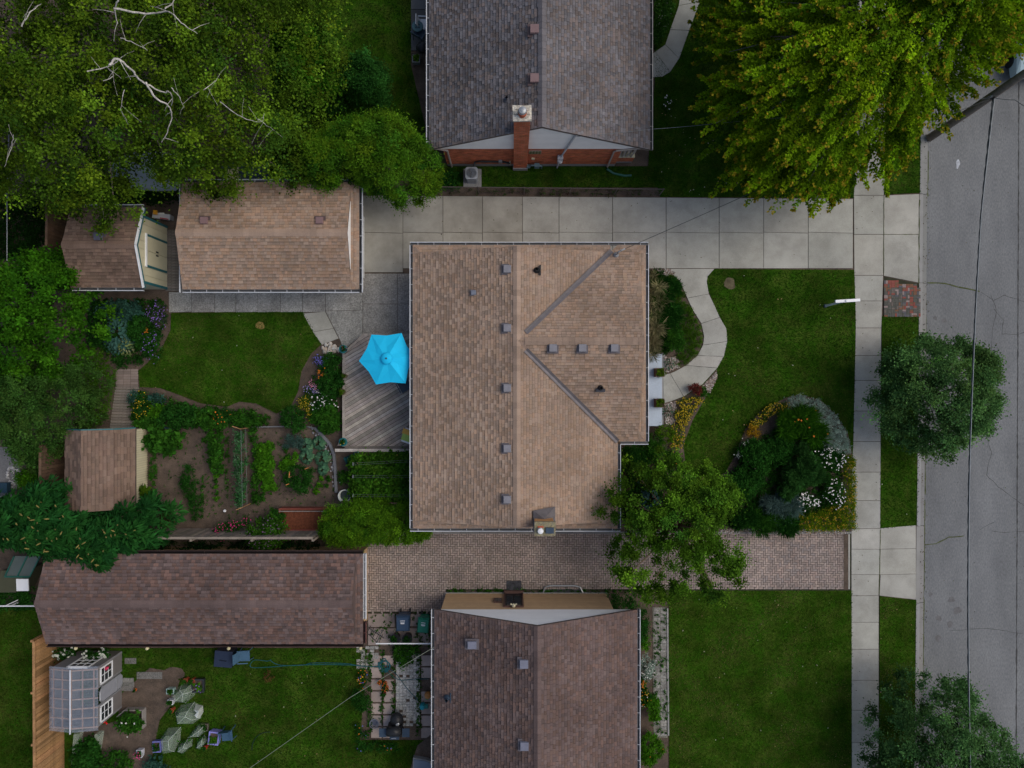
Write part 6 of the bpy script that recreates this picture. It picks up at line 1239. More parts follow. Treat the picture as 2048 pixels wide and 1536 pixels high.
cable('thin grey wire along the far left edge', [W(14, 560, 2.2), W(14, 380, 2.2), W(20, 200, 2.2)], .012, .0, plain('steel_wire', (.42, .45, .47)))
car = thing('parked_car', 'pale blue-white car parked in the top right corner', 'car', W(2052, 80)); cx_ = W(2052, 0).x; cy_ = W(0, 165).y; ST = [(0, .72, .62, .45), (.12, .86, .74, .3), (.9, .9, .9, .22), (1.3, .9, .98, .2), (2.0, .9, 1.42, .2), (3.2, .9, 1.45, .2), (4.1, .88, 1.0, .22), (4.5, .8, .9, .35)]
mb = MB(); sec = []
for y, w_, zt, zb in ST:
    tpw = w_ * (.74 if zt > 1.2 else .86); sec.append(len(mb.v)); mb.v += [(cx_ - w_, cy_ + y, zb - .08), (cx_ - w_, cy_ + y, min(.75, zt - .08) - .05), (cx_ - tpw, cy_ + y, zt - .06), (cx_ - tpw * .8, cy_ + y, zt - .02), (cx_, cy_ + y, zt), (cx_ + tpw * .8, cy_ + y, zt - .02), (cx_ + tpw, cy_ + y, zt - .06), (cx_ + w_, cy_ + y, min(.75, zt - .08) - .05), (cx_ + w_, cy_ + y, zb - .08)]; mb.c += [(1, 1, 1)] * 9
for a, b in zip(sec, sec[1:]): mb.f += [(a + i, b + i, b + i + 1, a + i + 1) for i in range(8)]
mb.f += [tuple(sec[0] + i for i in range(9)), tuple(sec[-1] + i for i in range(8, -1, -1))]
mb.build('body', mat('car_paint', (.42, .56, .64), .25, .03, 2, spec=.6, coat=.6), car, smooth=False)
MB().add([(cx_ - .72, cy_ + 1.33, 1.0), (cx_ + .72, cy_ + 1.33, 1.0), (cx_ + .6, cy_ + 1.95, 1.41), (cx_ - .6, cy_ + 1.95, 1.41)], [(0, 1, 2, 3)]).build('windshield', M_GLASS, car)
for sx in (-1, 1):
    MB().obox((cx_ + sx * .64, cy_ + .06, .56), (.13, 0, 0), (0, .07, 0), (0, 0, .06)).build('headlight', M_WHITE, car)
    for y in (.85, 3.6): q = Vector((cx_ + sx * .8, cy_ + y, .23)); w_ = MB(); w_.tube([q - Vector((.1, 0, 0)), q + Vector((.1, 0, 0))], .31, 16); w_.build('wheel', M_BLACK, car)
    MB().obox((cx_ + sx * .98, cy_ + 1.5, .95), (.09, 0, 0), (0, .05, 0), (0, 0, .06)).build('mirror', M_WHITE, car)

# ------------------------------------------------------------------ yard objects
def bin_(label, u, v, w_, d_, h, col, name='wheeled_bin', rz=0):
    p = W(u, v, h); t = thing(name, label, 'bin', Vector((p.x, p.y, 0))); t.rotation_euler.z = rz
    def P_(n, mb, m=M_PVC, par=None): o = bpy.data.objects.new(n, mb.mesh(n, m)); COL.objects.link(o); o.parent = par or t; return o
    mb = MB(); q = .82; mb.add([(i * w_ / 2 * s, j * d_ / 2 * s, z) for z, s in ((.08, q), (h - .1, 1)) for i, j in ((-1, -1), (1, -1), (1, 1), (-1, 1))], [(3, 2, 1, 0), (4, 5, 6, 7), (0, 1, 5, 4), (1, 2, 6, 5), (2, 3, 7, 6), (3, 0, 4, 7)], col); P_('body', mb)
    mb = MB(); W2, D2_ = w_ / 2 + .03, d_ / 2 + .03; mb.add([(-W2, -D2_, h - .1), (W2, -D2_, h - .1), (W2, D2_, h - .1), (-W2, D2_, h - .1), (-W2 * .8, -D2_ * .85, h - .02), (W2 * .8, -D2_ * .85, h - .02), (W2 * .85, D2_ * .8, h), (-W2 * .85, D2_ * .8, h)], [(0, 1, 5, 4), (1, 2, 6, 5), (2, 3, 7, 6), (3, 0, 4, 7), (4, 5, 6, 7), (3, 2, 1, 0)], tuple(c * 1.1 for c in col)); lid = P_('lid', mb)
    pr = MB()
    for i, (x, y, a) in enumerate([(-.09, .13, .03), (.0, .135, .05), (.09, .13, .03), (0, .05, .10), (0, .01, .09)]): pr.obox((x * w_ * 1.6, y, h - .002), (a * .9, 0, 0), (0, .012, 0), (0, 0, .008))
    P_('print', pr, M_WHITE, lid)
    P_('handle', MB().bar((-w_ * .35, d_ / 2 + .08, h - .08), (w_ * .35, d_ / 2 + .08, h - .08), .03, .03, tuple(c * .5 for c in col)))
    for sx in (-1, 1): P_('wheel', MB().tube([(sx * w_ * .38 - .03, d_ / 2 - .02, .1), (sx * w_ * .38 + .03, d_ / 2 - .02, .1)], .1, 12, (.02, .02, .02)))
bin_('blue recycling bin with white print beside the long garage', 805, 1248, .54, .62, 1.0, (.028, .055, .10)); bin_('green bin with white print next to the beige house', 846, 1252, .44, .60, .95, (.012, .16, .10), rz=-.08)
for u, lb in ((790, 'left'), (814, 'right')): pot(lb + ' of two black tubs behind the white bar', u, 1279, .03, .21, (.012, .012, .014), 'd', h=.5)
def chest(label, u, v, w_, d_, h, col, rz, name='storage_box'):
    p = W(u, v, h); t = thing(name, label, 'box', Vector((p.x, p.y, .03))); t.rotation_euler.z = rz
    for n, mb in (('body', MB().box(-w_ / 2, w_ / 2, -d_ / 2, d_ / 2, 0, h - .06, col)), ('lid', MB().box(-w_ / 2 - .02, w_ / 2 + .02, -d_ / 2 - .02, d_ / 2 + .02, h - .06, h, tuple(c * 1.15 for c in col))), ('handle', MB().bar((-w_ * .2, -d_ * .08, h + .02), (w_ * .2, -d_ * .12, h + .02), .03, .03, tuple(c * .6 for c in col)))):
        o = bpy.data.objects.new(n, mb.mesh(n, M_PVC)); COL.objects.link(o); o.parent = t
chest('navy storage box on the grass below the long garage', 447, 1318, .74, .66, .6, (.018, .028, .055), -.08)
chair('blue garden chair next to the navy storage box', W(490, 1311, .4) - Vector((0, 0, .37)), 1.6, plain('blue_seat', (.06, .13, .21))); chair('blue folding chair by the purple tub', W(455, 1470, .4) - Vector((0, 0, .37)), .1, plain('blue_plastic', (.045, .10, .17)))
# barbecue
p = W(788, 1466, .9); t = thing('barbecue', 'black gas barbecue with side shelves on the south patio', 'barbecue', Vector((p.x, p.y, .03)))
MB().box(p.x - .32, p.x + .3, p.y - .2, p.y + .2, .3, .82, (.7, .7, .7)).build('body', M_BLACK, t); mb = MB(); mb.tube([(p.x - .32, p.y + .05, .84), (p.x + .3, p.y + .05, .84)], .2, 14); mb.build('hood', M_BLACK, t, smooth=True)
for s in (-1, 1): MB().box(p.x + s * .5 - .16, p.x + s * .5 + .16, p.y - .22, p.y + .15, .78, .82).build('side_shelf', M_NAVY, t)
MB().box(p.x - .2, p.x + .2, p.y - .34, p.y - .21, .74, .8).build('control_panel', M_NAVY, t); MB().bar((p.x - .1, p.y - .2, .97), (p.x + .1, p.y - .2, .97), .03, .02).build('handle', M_METAL, t)
for sx in (-1, 1):
    for sy in (-1, 1): MB().box(p.x + sx * .27 - .02, p.x + sx * .27 + .02, p.y + sy * .17 - .02, p.y + sy * .17 + .02, .03, .32).build('leg', M_BLACK, t)
p = W(793, 1440, .6); t = thing('kettle_grill', 'black round covered grill behind the gas barbecue', 'grill', Vector((p.x, p.y, .03))); MB().lathe((p.x, p.y, .3), [(.1, 0), (.26, .12), (.29, .24), (.25, .38), (.12, .46), (.04, .48)], 20).build('bowl', M_BLACK, t, smooth=True); MB().lathe((p.x + .06, p.y - .12, .72), [(.1, -.02), (.09, .03), (.05, .05)], 14).build('lid_vent', M_METAL, t)
for a in range(3): MB().tube([(p.x + .1 * math.cos(a * 2.1), p.y + .1 * math.sin(a * 2.1), .34), (p.x + .28 * math.cos(a * 2.1), p.y + .28 * math.sin(a * 2.1), .03)], .015, 6).build('leg', M_METAL, t)
p = W(748, 1448, .2); t = thing('wire_basket', 'round grey wire basket on the south patio', 'basket', Vector((p.x, p.y, .03)))
for r, z in ((.13, .05), (.17, .12), (.2, .2)): MB().tube([(p.x + r * math.cos(a / 10 * math.pi), p.y + r * math.sin(a / 10 * math.pi), z) for a in range(21)], .012, 5, cap=False).build('hoop', plain('basket_grey', (.2, .22, .27)), t)
MB().lathe((p.x, p.y, .031), [(.15, 0), (.15, .02)], 14, (.5, .5, .55)).build('bottom', plain('basket_grey', (.2, .22, .27)), t)
for u, v, lb in ((759, 1365, 'left'), (770, 1368, 'middle'), (773, 1377, 'lower')): pot(lb + ' orange flower pot of the trio on the south patio', u, v, .03, .09, (.5, .12, .03), 'd', bl=((.6, .14, .02), 8, .06), h=.2)
pot('small terracotta pot below the orange pots', 769, 1388, .03, .07, (.22, .05, .03), h=.15)
p = W(849, 1415, .3); t = thing('hose_reel', 'teal hose reel standing at the beige house wall', 'hose reel', Vector((p.x, p.y, .03))); MB().lathe((p.x - .1, p.y, .03), [(.12, 0), (.13, .2), (.1, .3), (.04, .32)], 14, (.02, .3, .36)).build('reel', M_PVC, t); MB().tube([(p.x - .1, p.y, .2), (p.x + .15, p.y + .02, .22)], .1, 12, (.02, .17, .15)).build('drum', M_PVC, t)
p = W(855, 1393, .3); t = thing('soil_bag', 'orange and green soil bag leaning at the beige house', 'bag', Vector((p.x, p.y, .03))); mb = MB(); mb.lathe((p.x, p.y, .03), [(.12, 0), (.16, .1), (.13, .25), (.04, .3)], 12, (.45, .2, .06)); mb.build('sack', M_PVC, t); MB().obox((p.x - .02, p.y - .1, .2), (.06, 0, 0), (0, .05, 0), (0, 0, .08), (.05, .25, .06)).build('label_panel', M_PVC, t)
def hose(label, pts, col, r=.014, name='garden_hose'):
    P = [W(u, v, .06) for u, v in pts]; Q = []
    for i in range(len(P) - 1):
        p0, p1, p2, p3 = P[max(i - 1, 0)], P[i], P[i + 1], P[min(i + 2, len(P) - 1)]
        for k in range(6): t_ = k / 6; Q.append(.5 * ((2 * p1) + (p2 - p0) * t_ + (2 * p0 - 5 * p1 + 4 * p2 - p3) * t_ ** 2 + (3 * p1 - p0 - 3 * p2 + p3) * t_ ** 3))
    Q.append(P[-1]); tag(MB().tube(Q, r, 6, col).build(name, M_PVC, None, smooth=True), label, 'hose')
coil = [(769 + 9 * math.cos(i * .9) * (1 + .35 * math.sin(i * .37)), 1331 + 11 * math.sin(i * .9) * (1 + .3 * math.cos(i * .51))) for i in range(40)]
hose('long teal garden hose looped over the grass and coiled on the patio', [(542, 1319), (535, 1322), (510, 1320), (501, 1328), (505, 1335), (540, 1334), (580, 1331), (640, 1329), (700, 1330), (745, 1333)] + coil + [(780, 1348), (800, 1360), (830, 1358), (858, 1358)], (.012, .11, .13))
hose('second strand of teal hose beside the first', [(540, 1320), (552, 1328), (572, 1331), (608, 1330), (625, 1326), (690, 1327), (720, 1332), (760, 1334), (785, 1342), (800, 1358), (815, 1378), (838, 1402)], (.012, .10, .125))
hose('dark green hose curving on the south lawn', [(504, 1500), (505, 1488), (512, 1475), (525, 1466), (540, 1464)], (.008, .03, .02))
# net covered planters
M_NET = mat('insect_net', (.50, .60, .50), .8, .12, 14, .3, 90, alpha=.27); M_NETW = mat('white_net', (.8, .85, .82), .8, .1, 14, .3, 90, alpha=.6)
def net(label, poly, h, apex, m=None, rid=(), crop=True):
    A_ = WP(poly, .25); a = W(*apex, h); t = thing('net_cover', label, 'net cover', Vector((a.x, a.y, .04))); n = len(A_); V = [Vector((p.x, p.y, .05)) for p in A_]; Mi = [p.lerp(a, .42) for p in A_]
    for q in Mi: q.z = h * .86
    MB().add(V + Mi + [a], [(i, (i + 1) % n, n + (i + 1) % n, n + i) for i in range(n)] + [(n + i, n + (i + 1) % n, 2 * n) for i in range(n)]).build('netting', m or M_NET, t)
    for i in range(0, n, 2): MB().tube([V[i], Mi[i], a], .008, 5).build('hoop', plain('hoop_grey', (.48, .55, .5)), t)
    if crop: foliage('plant', t, np.array([list(V[i].lerp(a, R.uniform(.3, .8)))[:2] + [R.uniform(.1, h * .5)] for i in list(range(n)) * 3]), .12, 18, .09, .05, PN['m'])
net('teal green netted frame, uppermost of the planters', [(345, 1408), (335, 1392), (360, 1372), (382, 1365), (390, 1380), (385, 1395), (368, 1410)], .6, (365, 1388))
net('wide pale netted dome with white sheet in the planter group', [(346, 1428), (358, 1414), (385, 1408), (402, 1418), (398, 1440), (382, 1452), (350, 1452)], .65, (370, 1434)); net('large faceted net tent at the lower left of the planter group', [(318, 1480), (332, 1460), (358, 1458), (357, 1485), (345, 1508), (322, 1512)], .65, (336, 1482))
net('narrow net cone pointing left in the planter group', [(371, 1480), (395, 1450), (408, 1452), (410, 1466), (395, 1478)], .5, (398, 1462)); net('dusky elongated net at the bottom of the planter group', [(350, 1508), (352, 1495), (372, 1482), (382, 1482), (380, 1496), (362, 1512)], .4, (366, 1496)); net('small boat-shaped net right of the long one', [(388, 1500), (392, 1485), (405, 1474), (414, 1484), (405, 1495), (395, 1503)], .4, (402, 1488))
net('white crumpled sheet on the pale netted dome', [(388, 1412), (402, 1415), (403, 1428), (396, 1440), (390, 1430), (398, 1424)], .75, (397, 1422), M_NETW, crop=False)
def tub(label, u, v, w_, d_, h, col, rz=0, pal='b', bl=None):
    p = W(u, v, h); t = thing('planter_tub', label, 'planter', Vector((p.x, p.y, .03))); c, s = math.cos(rz), math.sin(rz)
    e, f = Vector((c, s, 0)), Vector((-s, c, 0)); mb = MB(); rim = [(-w_ / 2, -d_ / 2), (w_ / 2, -d_ / 2), (w_ / 2, d_ / 2), (-w_ / 2, d_ / 2)]; o = Vector((p.x, p.y, 0))
    V = [o + e * x * .85 + f * y * .85 + Vector((0, 0, .03)) for x, y in rim] + [o + e * x + f * y + Vector((0, 0, h)) for x, y in rim] + [o + e * x * .78 + f * y * .78 + Vector((0, 0, h)) for x, y in rim] + [o + e * x * .76 + f * y * .76 + Vector((0, 0, h - .08)) for x, y in rim]
    mb.add(V, [(3, 2, 1, 0)] + [(k + i, k + (i + 1) % 4, k + 4 + (i + 1) % 4, k + 4 + i) for k in (0, 4, 8) for i in range(4)], col); mb.build('tub', M_PVC, t); MB().add(V[12:], [(0, 1, 2, 3)]).build('soil', M_SOIL, t)
    C3 = np.array([list((o + e * R.uniform(-.3, .3) * w_ + f * R.uniform(-.3, .3) * d_))[:2] + [h + R.uniform(-.02, .1)] for _ in range(12)]); foliage('foliage', t, C3, .07, 18, .08, .045, PN[pal])
    if bl: blossoms('blossom', t, C3 + np.array([0, 0, .08]), bl[1], bl[2], bl[0])
tub('lilac tub with bright green plants', 427, 1477, .46, .58, .4, (.26, .25, .62), -.12); tub('lilac-edged dark crate left of the net tent', 313, 1494, .36, .5, .3, (.16, .17, .45), .05, 'd'); tub('small white planter box above the wide net', 340, 1405, .26, .22, .3, (.6, .62, .68), -.05, 'd'); tub('white tub with red plants near the bottom left', 278, 1508, .26, .34, .3, (.6, .62, .7), 0, 'm', (MG, 16, .06))
tub('white and teal striped crate beside the upper net', 340, 1383, .34, .24, .3, (.35, .5, .48), 0, 'm'); tub('dark crate with purple and lime plants', 395, 1372, .55, .6, .3, (.03, .035, .04), 0, 'b', (PU, 10, .06)); tub('wooden crate beside the narrow net cone', 408, 1455, .36, .3, .2, (.13, .11, .09), 0, 'd')
pot('terracotta pot left of the wide net', 342, 1422, .03, .1, (.3, .07, .03)); pot('terracotta pot above the teal netted frame', 370, 1362, .03, .11, (.28, .06, .03), 'm'); pot('second terracotta pot above the teal netted frame', 384, 1363, .03, .11, (.28, .06, .03), 'm'); pot('red pot under the boat-shaped net', 410, 1496, .03, .08, (.3, .03, .02)); pot('tiny orange toy pot on the bare ground by the greenhouse', 270, 1380, .03, .06, (.6, .12, .02), 'd', h=.1)
plant('tomato_bush', 'leafy plants in the raised bed below the greenhouse', [(240, 1440), (258, 1420), (285, 1425), (285, 1455), (255, 1462)], .7, 'm', (.12, .07), 50, .18, 26, bl=((.6, .6, .55), 6, .09)); plant('squash', 'dark leaves along the bottom left corner', [(150, 1490), (200, 1470), (205, 1540), (150, 1545)], .5, 'd', (.14, .1), 40, .2, 22); plant('squash', 'green plants by the bottom edge', (235, 1520, 26, 22), .5, 'm', (.12, .07), 40, .18, 24); plant('squash', 'blue-green plants between the planters and bottom edge', (315, 1525, 20, 14), .4, 't', (.14, .08), 40, .18, 20); plant('seedling', 'reddish dying shrub alone on the south lawn', (538, 1350, 9, 14), .3, [(.1, .07, .02), (.09, .04, .02)], (.06, .03), 60, .1, 14)
for a, b, lb in (((158, 1460), (152, 1540), 'left'), ((200, 1460), (190, 1520), 'right')): q = WP([a, (a[0] + 10, a[1]), (b[0] + 11, b[1]), b]); tag(MB().prism(q, .05, .4, (1, 1, 1)).build('net_tunnel', M_NET), lb + ' grey net strip below the greenhouse', 'net')
rb = thing('raised_bed', 'wooden raised bed frame below the greenhouse door', 'garden bed', W(262, 1440))
for a, b in (((236, 1432), (252, 1418)), ((252, 1418), (288, 1418)), ((288, 1418), (288, 1455))): MB().bar(W(*a, .2), W(*b, .2), .05, .3).build('board', M_WOODG, rb)
ss_ = thing('stepping_stones', None, None, W(250, 1380)); ss_['kind'] = 'structure'
for u, v, a, b in ((262, 1321, 12, 6), (255, 1360, 14, 5), (256, 1368, 14, 5), (255, 1376, 14, 5), (300, 1350, 26, 7)): slab([(u - a, v - b), (u + a, v - b), (u + a, v + b), (u - a, v + b)], ss_, M_AGGR, .055, lo=.5, hi=.8)

# greenhouse
gh = thing('greenhouse', 'small grey greenhouse with corrugated clear roof and white paned windows', 'greenhouse', W(202, 1358)); X0, X1, Y1, Y0 = W(159, 0).x, W(245, 0).x, W(0, 1301).y, W(0, 1414).y; GZ = 1.93; XM = (X0 + X1) / 2; GR = 2.12
M_GW = plain('grey_board', (.20, .20, .21)); M_CORR = mat('clear_corrugated', (.40, .47, .58), .25, .12, 5, .2, 30, alpha=.30, spec=.4)
MB().box(X0, X0 + .05, Y0, Y1, .02, GZ).build('wall', M_GW, gh); MB().box(X0 + .05, X1 - .05, Y0, Y0 + .05, .02, GZ).build('wall', M_GW, gh)
for y0, y1 in ((Y0, Y0 + .09), (Y0 + .82, Y0 + .90), (Y1 - .9, Y1 - .82), (Y1 - .09, Y1)): MB().box(X1 - .05, X1, y0, y1, .02, GZ).build('stud', M_GW, gh)
for ya, yb in ((Y0 + .09, Y0 + .82), (Y1 - .82, Y1 - .09)):
    MB().box(X1 - .045, X1 - .005, ya, yb, .02, .8, (.8, .75, .7)).build('lower_wall', M_GW, gh); MB().box(X1 - .045, X1 - .005, ya, yb, 1.75, GZ, (.8, .75, .7)).build('upper_wall', M_GW, gh); window(gh, (X1 - .02, (ya + yb) / 2, 1.28), (0, 1, 0), yb - ya - .08, .86, (1, 0, 0), M_WHITE, 2, 3)
D = MB(); ya, yb = Y0 + .92, Y1 - .92; c = .16; D.add([(X1 + .012, y, z) for y, z in ((ya + c, .1), (yb - c, .1), (yb, .1 + c), (yb, 1.8 - c), (yb - c, 1.8), (ya + c, 1.8), (ya, 1.8 - c), (ya, .1 + c))], [tuple(range(8))], (1.35, 1.4, 1.5)); do = D.build('door', M_GW, gh); MB().tube([(X1 + .03, y, z) for y, z in ((ya + c, .1), (yb - c, .1), (yb, .1 + c), (yb, 1.8 - c), (yb - c, 1.8), (ya + c, 1.8), (ya, 1.8 - c), (ya, .1 + c), (ya + c, .1))], .025, 5).build('door_frame', M_METAL, do); MB().bar((X1 + .02, ya, .5), (X1 + .02, yb, .5), .02, .04).build('door_rail', M_METAL, do)
MB().box(X0 + .05, X1 - .05, Y1 - .05, Y1, .02, .75).build('wall', M_GW, gh); MB().box(X0 + .05, XM - .35, Y1 - .048, Y1 - .002, .751, GZ).build('wall', M_GW, gh); MB().box(XM + .55, X1 - .05, Y1 - .048, Y1 - .002, .751, GZ).build('wall', M_GW, gh); window(gh, (XM + .1, Y1 - .02, 1.33), (1, 0, 0), .88, 1.05, (0, 1, 0), M_WHITE, 3, 3)
for x in np.arange(XM - .85, XM + .9, .42): MB().bar((x, Y0, GZ + .02 + (GR - GZ) * max(0, 1 - abs(x - XM) / .95)), (x, Y1, GZ + .02 + (GR - GZ) * max(0, 1 - abs(x - XM) / .95)), .04, .05, (1.2, .8, .62)).build('purlin', M_WOODG, gh)
for y in np.arange(Y0 + .05, Y1, .4):
    for s in (-1, 1): MB().bar((XM, y, GR), (XM + s * .98, y, GZ + .0), .05, .05, (1.35, .95, .72)).build('rafter', M_WOODG, gh)
for s in (-1, 1):
    mb = MB(); n = 46; ys = np.linspace(Y0 - .08, Y1 + .08, n)
    V = []
    for i, y in enumerate(ys): zz = .02 * math.cos(i * math.pi); V += [(XM + s * .03, y, GR + .07 + zz), (XM + s * 1.02, y, GZ + .06 + zz)]
    mb.add(V, [(2 * i, 2 * i + 1, 2 * i + 3, 2 * i + 2) if s > 0 else (2 * i + 2, 2 * i + 3, 2 * i + 1, 2 * i) for i in range(n - 1)]); mb.build('roof_sheet', M_CORR, gh)
MB().tube([(XM, Y0 - .12, GR + .12), (XM, Y1 + .02, GR + .12)], .035, 8).build('ridge_pipe', plain('pipe_white', (.5, .53, .58)), gh)
pot('pink geraniums in the greenhouse upper window', 214, 1333, 1.0, .08, (.1, .07, .05), 'd', bl=((.75, .06, .16), 22, .1), h=.2, name='geranium'); pot('red geraniums hanging below the greenhouse lower window', 212, 1436, .45, .1, (.1, .07, .05), 'd', bl=((.6, .01, .02), 22, .1), h=.2, name='geranium')
# little green greenhouse on the far left
lgh = thing('cold_frame', 'little green framed greenhouse with smoky roof panes at the left edge', 'greenhouse', W(50, 1150)); M_GF = plain('green_frame', (.012, .09, .07)); M_SMK = mat('smoky_pane', (.075, .095, .088), .3, .1, 4, spec=.5)
q = [W(8, 1154, 1.5), W(58, 1154, 1.5), W(82, 1112, 1.5), W(30, 1112, 1.5)]; MB().prism([W(26, 1168), W(72, 1168), W(92, 1126), W(44, 1126)], .02, 1.3).build('body', plain('olive_body', (.06, .062, .035)), lgh)
for a, b in ((0, .48), (.52, 1)):
    v = [q[0].lerp(q[1], a), q[0].lerp(q[1], b), q[3].lerp(q[2], b), q[3].lerp(q[2], a)]; v = [Vector((p.x, p.y, 1.42 + .1 * (i > 1))) for i, p in enumerate(v)]; MB().slab(v, .03).build('roof_pane', M_SMK, lgh)
for a in (0, .5, 1): r0, r1 = q[0].lerp(q[1], a), q[3].lerp(q[2], a); MB().bar((r0.x, r0.y, 1.45), (r1.x, r1.y, 1.55), .04, .05).build('glazing_bar', M_GF, lgh)
MB().bar((q[0].x, q[0].y, 1.46), (q[1].x, q[1].y, 1.46), .05, .05).build('glazing_bar', M_GF, lgh); MB().prism(WP([(32, 1158), (56, 1158), (57, 1182), (33, 1182)], 1.35), 1.301, 1.35).build('white_vent', M_WHITE, lgh)
# vegetable garden hardware
rbx = thing('red_planter_box', 'long red-stained wooden planter box in front of the fence', 'planter', W(614, 1040)); x0, x1, y1, y0 = W(565, 0).x, W(663, 0).x, W(0, 1013).y, W(0, 1057).y; M_RED = mat('red_stain', (.20, .055, .038), .75, .2, 5)
MB().box(x0, x1, y1 - .05, y1, .03, .5).build('side', M_RED, rbx); MB().box(x0, x1, y0, y0 + .05, .03, .5).build('side', M_RED, rbx); MB().box(x0, x0 + .05, y0 + .051, y1 - .051, .03, .5).build('end', M_RED, rbx); MB().box(x1 - .05, x1, y0 + .051, y1 - .051, .03, .5).build('end', M_RED, rbx)
MB().box(x0 + .05, x1 - .05, y0 + .05, y1 - .05, .03, .40).build('mulch', mat('red_mulch', (.12, .038, .018), .95, .35, 14, .4, 60), rbx); MB().bar((x0, y1 - .12, .52), (x1, y1 - .12, .52), .03, .03).build('lip', M_WOODG, rbx)
bt_ = W(689, 992, .55); t = thing('barrel', 'open white barrel lying at an angle near the raspberries', 'barrel', Vector((bt_.x, bt_.y, .05)))
mb = MB(); o = Vector((bt_.x, bt_.y, .05)); mb.lathe(o, [(.22, 0), (.25, .2), (.27, .5), (.285, .55), (.25, .55), (.23, .3)], 24, (.55, .58, .56)); mb.build('drum', M_PVC, t, smooth=True); MB().lathe((o.x, o.y, .355), [(.232, 0), (.232, .005)], 20, (.03, .045, .05)).build('water', M_PVC, t)
t = thing('garden_cart', 'teal garden cart with blue load below the deck', 'cart', W(708, 920)); p = W(702, 922, .5); e = Vector((.9, .4, 0)); f = Vector((-.4, .9, 0)); mb = MB()
V = [Vector((p.x, p.y, .5)) + e * x + f * y for x, y in ((-.25, -.27), (.25, -.27), (.25, .27), (-.25, .27))]; Vb = [Vector((p.x, p.y, .18)) + e * x * .8 + f * y * .8 for x, y in ((-.25, -.27), (.25, -.27), (.25, .27), (-.25, .27))]; mb.add(V + Vb, [(4, 5, 6, 7)] + [(i, 4 + i, 4 + (i + 1) % 4, (i + 1) % 4) for i in range(4)], (.02, .13, .15)); mb.build('tray', M_PVC, t); MB().obox(Vector((p.x, p.y, .33)) - f * .02, e * .16, f * .13, (0, 0, .05), (.015, .04, .15)).build('load', M_PVC, t); MB().tube([V[2], V[2] + e * .25 + Vector((0, 0, .2)), V[1] + e * .25 + Vector((0, 0, .2)), V[1]], .02, 6, (.02, .12, .13)).build('handle', M_PVC, t)
for s in (-1, 1): q = Vector((p.x, p.y, .13)) + f * .24 * s; MB().tube([q - f * .03, q + f * .03], .13, 12, (.03, .03, .03)).build('wheel', M_PVC, t)
for v, lb, v2 in ((928, 'upper', 921), (953, 'middle', 953), (991, 'lower', 992)):
    a, b = W(706, v, 1.25), W(836, v2, 1.25); t = thing('raspberry_trellis', lb + ' wire trellis across the raspberry patch', 'trellis', Vector((a.x, a.y, .05)))
    for dy in (-.04, .04): MB().tube([a + Vector((0, dy, 0)), b + Vector((0, dy, 0))], .004, 5).build('wire', plain('trellis_wire', (.11, .13, .13)), t)
    for q in (a, b): MB().tube([q + Vector((0, 0, .04)), Vector((q.x, q.y, .03))], .016, 8).build('post', M_METAL, t)
    MB().bar(a - Vector((0, .07, 0)), a + Vector((0, .07, 0)), .02, .02).build('crosspiece', M_METAL, t)
t = thing('timber_rail', 'dark reddish timber rail above the cedar hedge', 'rail', W(750, 1005)); a, b = W(682, 1003, .95), W(836, 1008, .95); MB().bar(a, b, .07, .05).build('rail', mat('plum_wood', (.13, .075, .075), .7, .15), t)
for q in (a.lerp(b, .02), b): MB().tube([q, Vector((q.x, q.y, .02))], .03, 6).build('post', M_WOODD, t)
t = thing('garden_edging', 'grey curved edging around the vegetable garden', 'edging', W(640, 870)); ep = [(505, 854), (560, 853), (615, 853), (630, 856), (645, 870), (660, 888), (668, 908), (671, 940), (673, 985)]
for a, b in zip(ep, ep[1:]): MB().bar(W(*a, .1), W(*b, .1), .05 if a[0] < 620 else .12, .14).build('strip', mat('edging_grey', (.14, .145, .155), .7, .15, 5), t)
ep = [(296, 856), (325, 855), (345, 857)]
t = thing('garden_edging', 'dark short edging behind the cream shed', 'edging', W(320, 856))
for a, b in zip(ep, ep[1:]): MB().bar(W(*a, .1), W(*b, .1), .04, .14).build('strip', M_TEAL, t)
t = thing('pea_trellis', 'netting trellis with wooden stakes along the pea row', 'trellis', W(480, 935)); a, b = W(481, 858, 1.0), W(484, 1015, 1.0)
for z in (.4, .95): MB().tube([Vector((a.x, a.y, z)), Vector((b.x, b.y, z))], .006, 5, (1, 1, 1)).build('wire', plain('net_blue', (.16, .2, .2)), t)
for i in range(40): q = a.lerp(b, i / 39); None
for q, e in ((a, (-.35, .12)), (b, (-.25, -.1))): MB().tube([Vector((q.x, q.y, .02)), Vector((q.x, q.y, 1.05))], .02, 6).build('stake', M_WOOD, t); MB().bar(q, q + Vector((e[0], e[1], .02)), .03, .03).build('arm', M_WOOD, t)
for a, b, lb in (((578, 955), (580, 935), 'left tilted'), ((610, 938), (622, 934), 'upper right'), ((572, 970), (582, 966), 'lower left')): q = W(*a, .85); r = W(*b, .85); t = thing('garden_stake', lb + ' orange stake in the tomato clump', 'stake', Vector((q.x, q.y, .03))); MB().tube([Vector((q.x, q.y, .03)), q], .016, 6).build('upright', M_WOOD, t); MB().bar(q, q.lerp(r, .6), .025, .02, (1.5, 1.1, .7)).build('arm', M_WOOD, t)
for u, v, lb in ((451, 1021, 'white plant label on the bare vegetable soil'), (682, 963, 'white pebble-like cup on the path by the raspberries')): p = W(u, v); t = MB().lathe((p.x, p.y, .05), [(.06, 0), (.07, .05), (.05, .09), (.02, .1)], 10, (.6, .62, .66)).build('cup', M_PVC); tag(t, lb, 'cup')
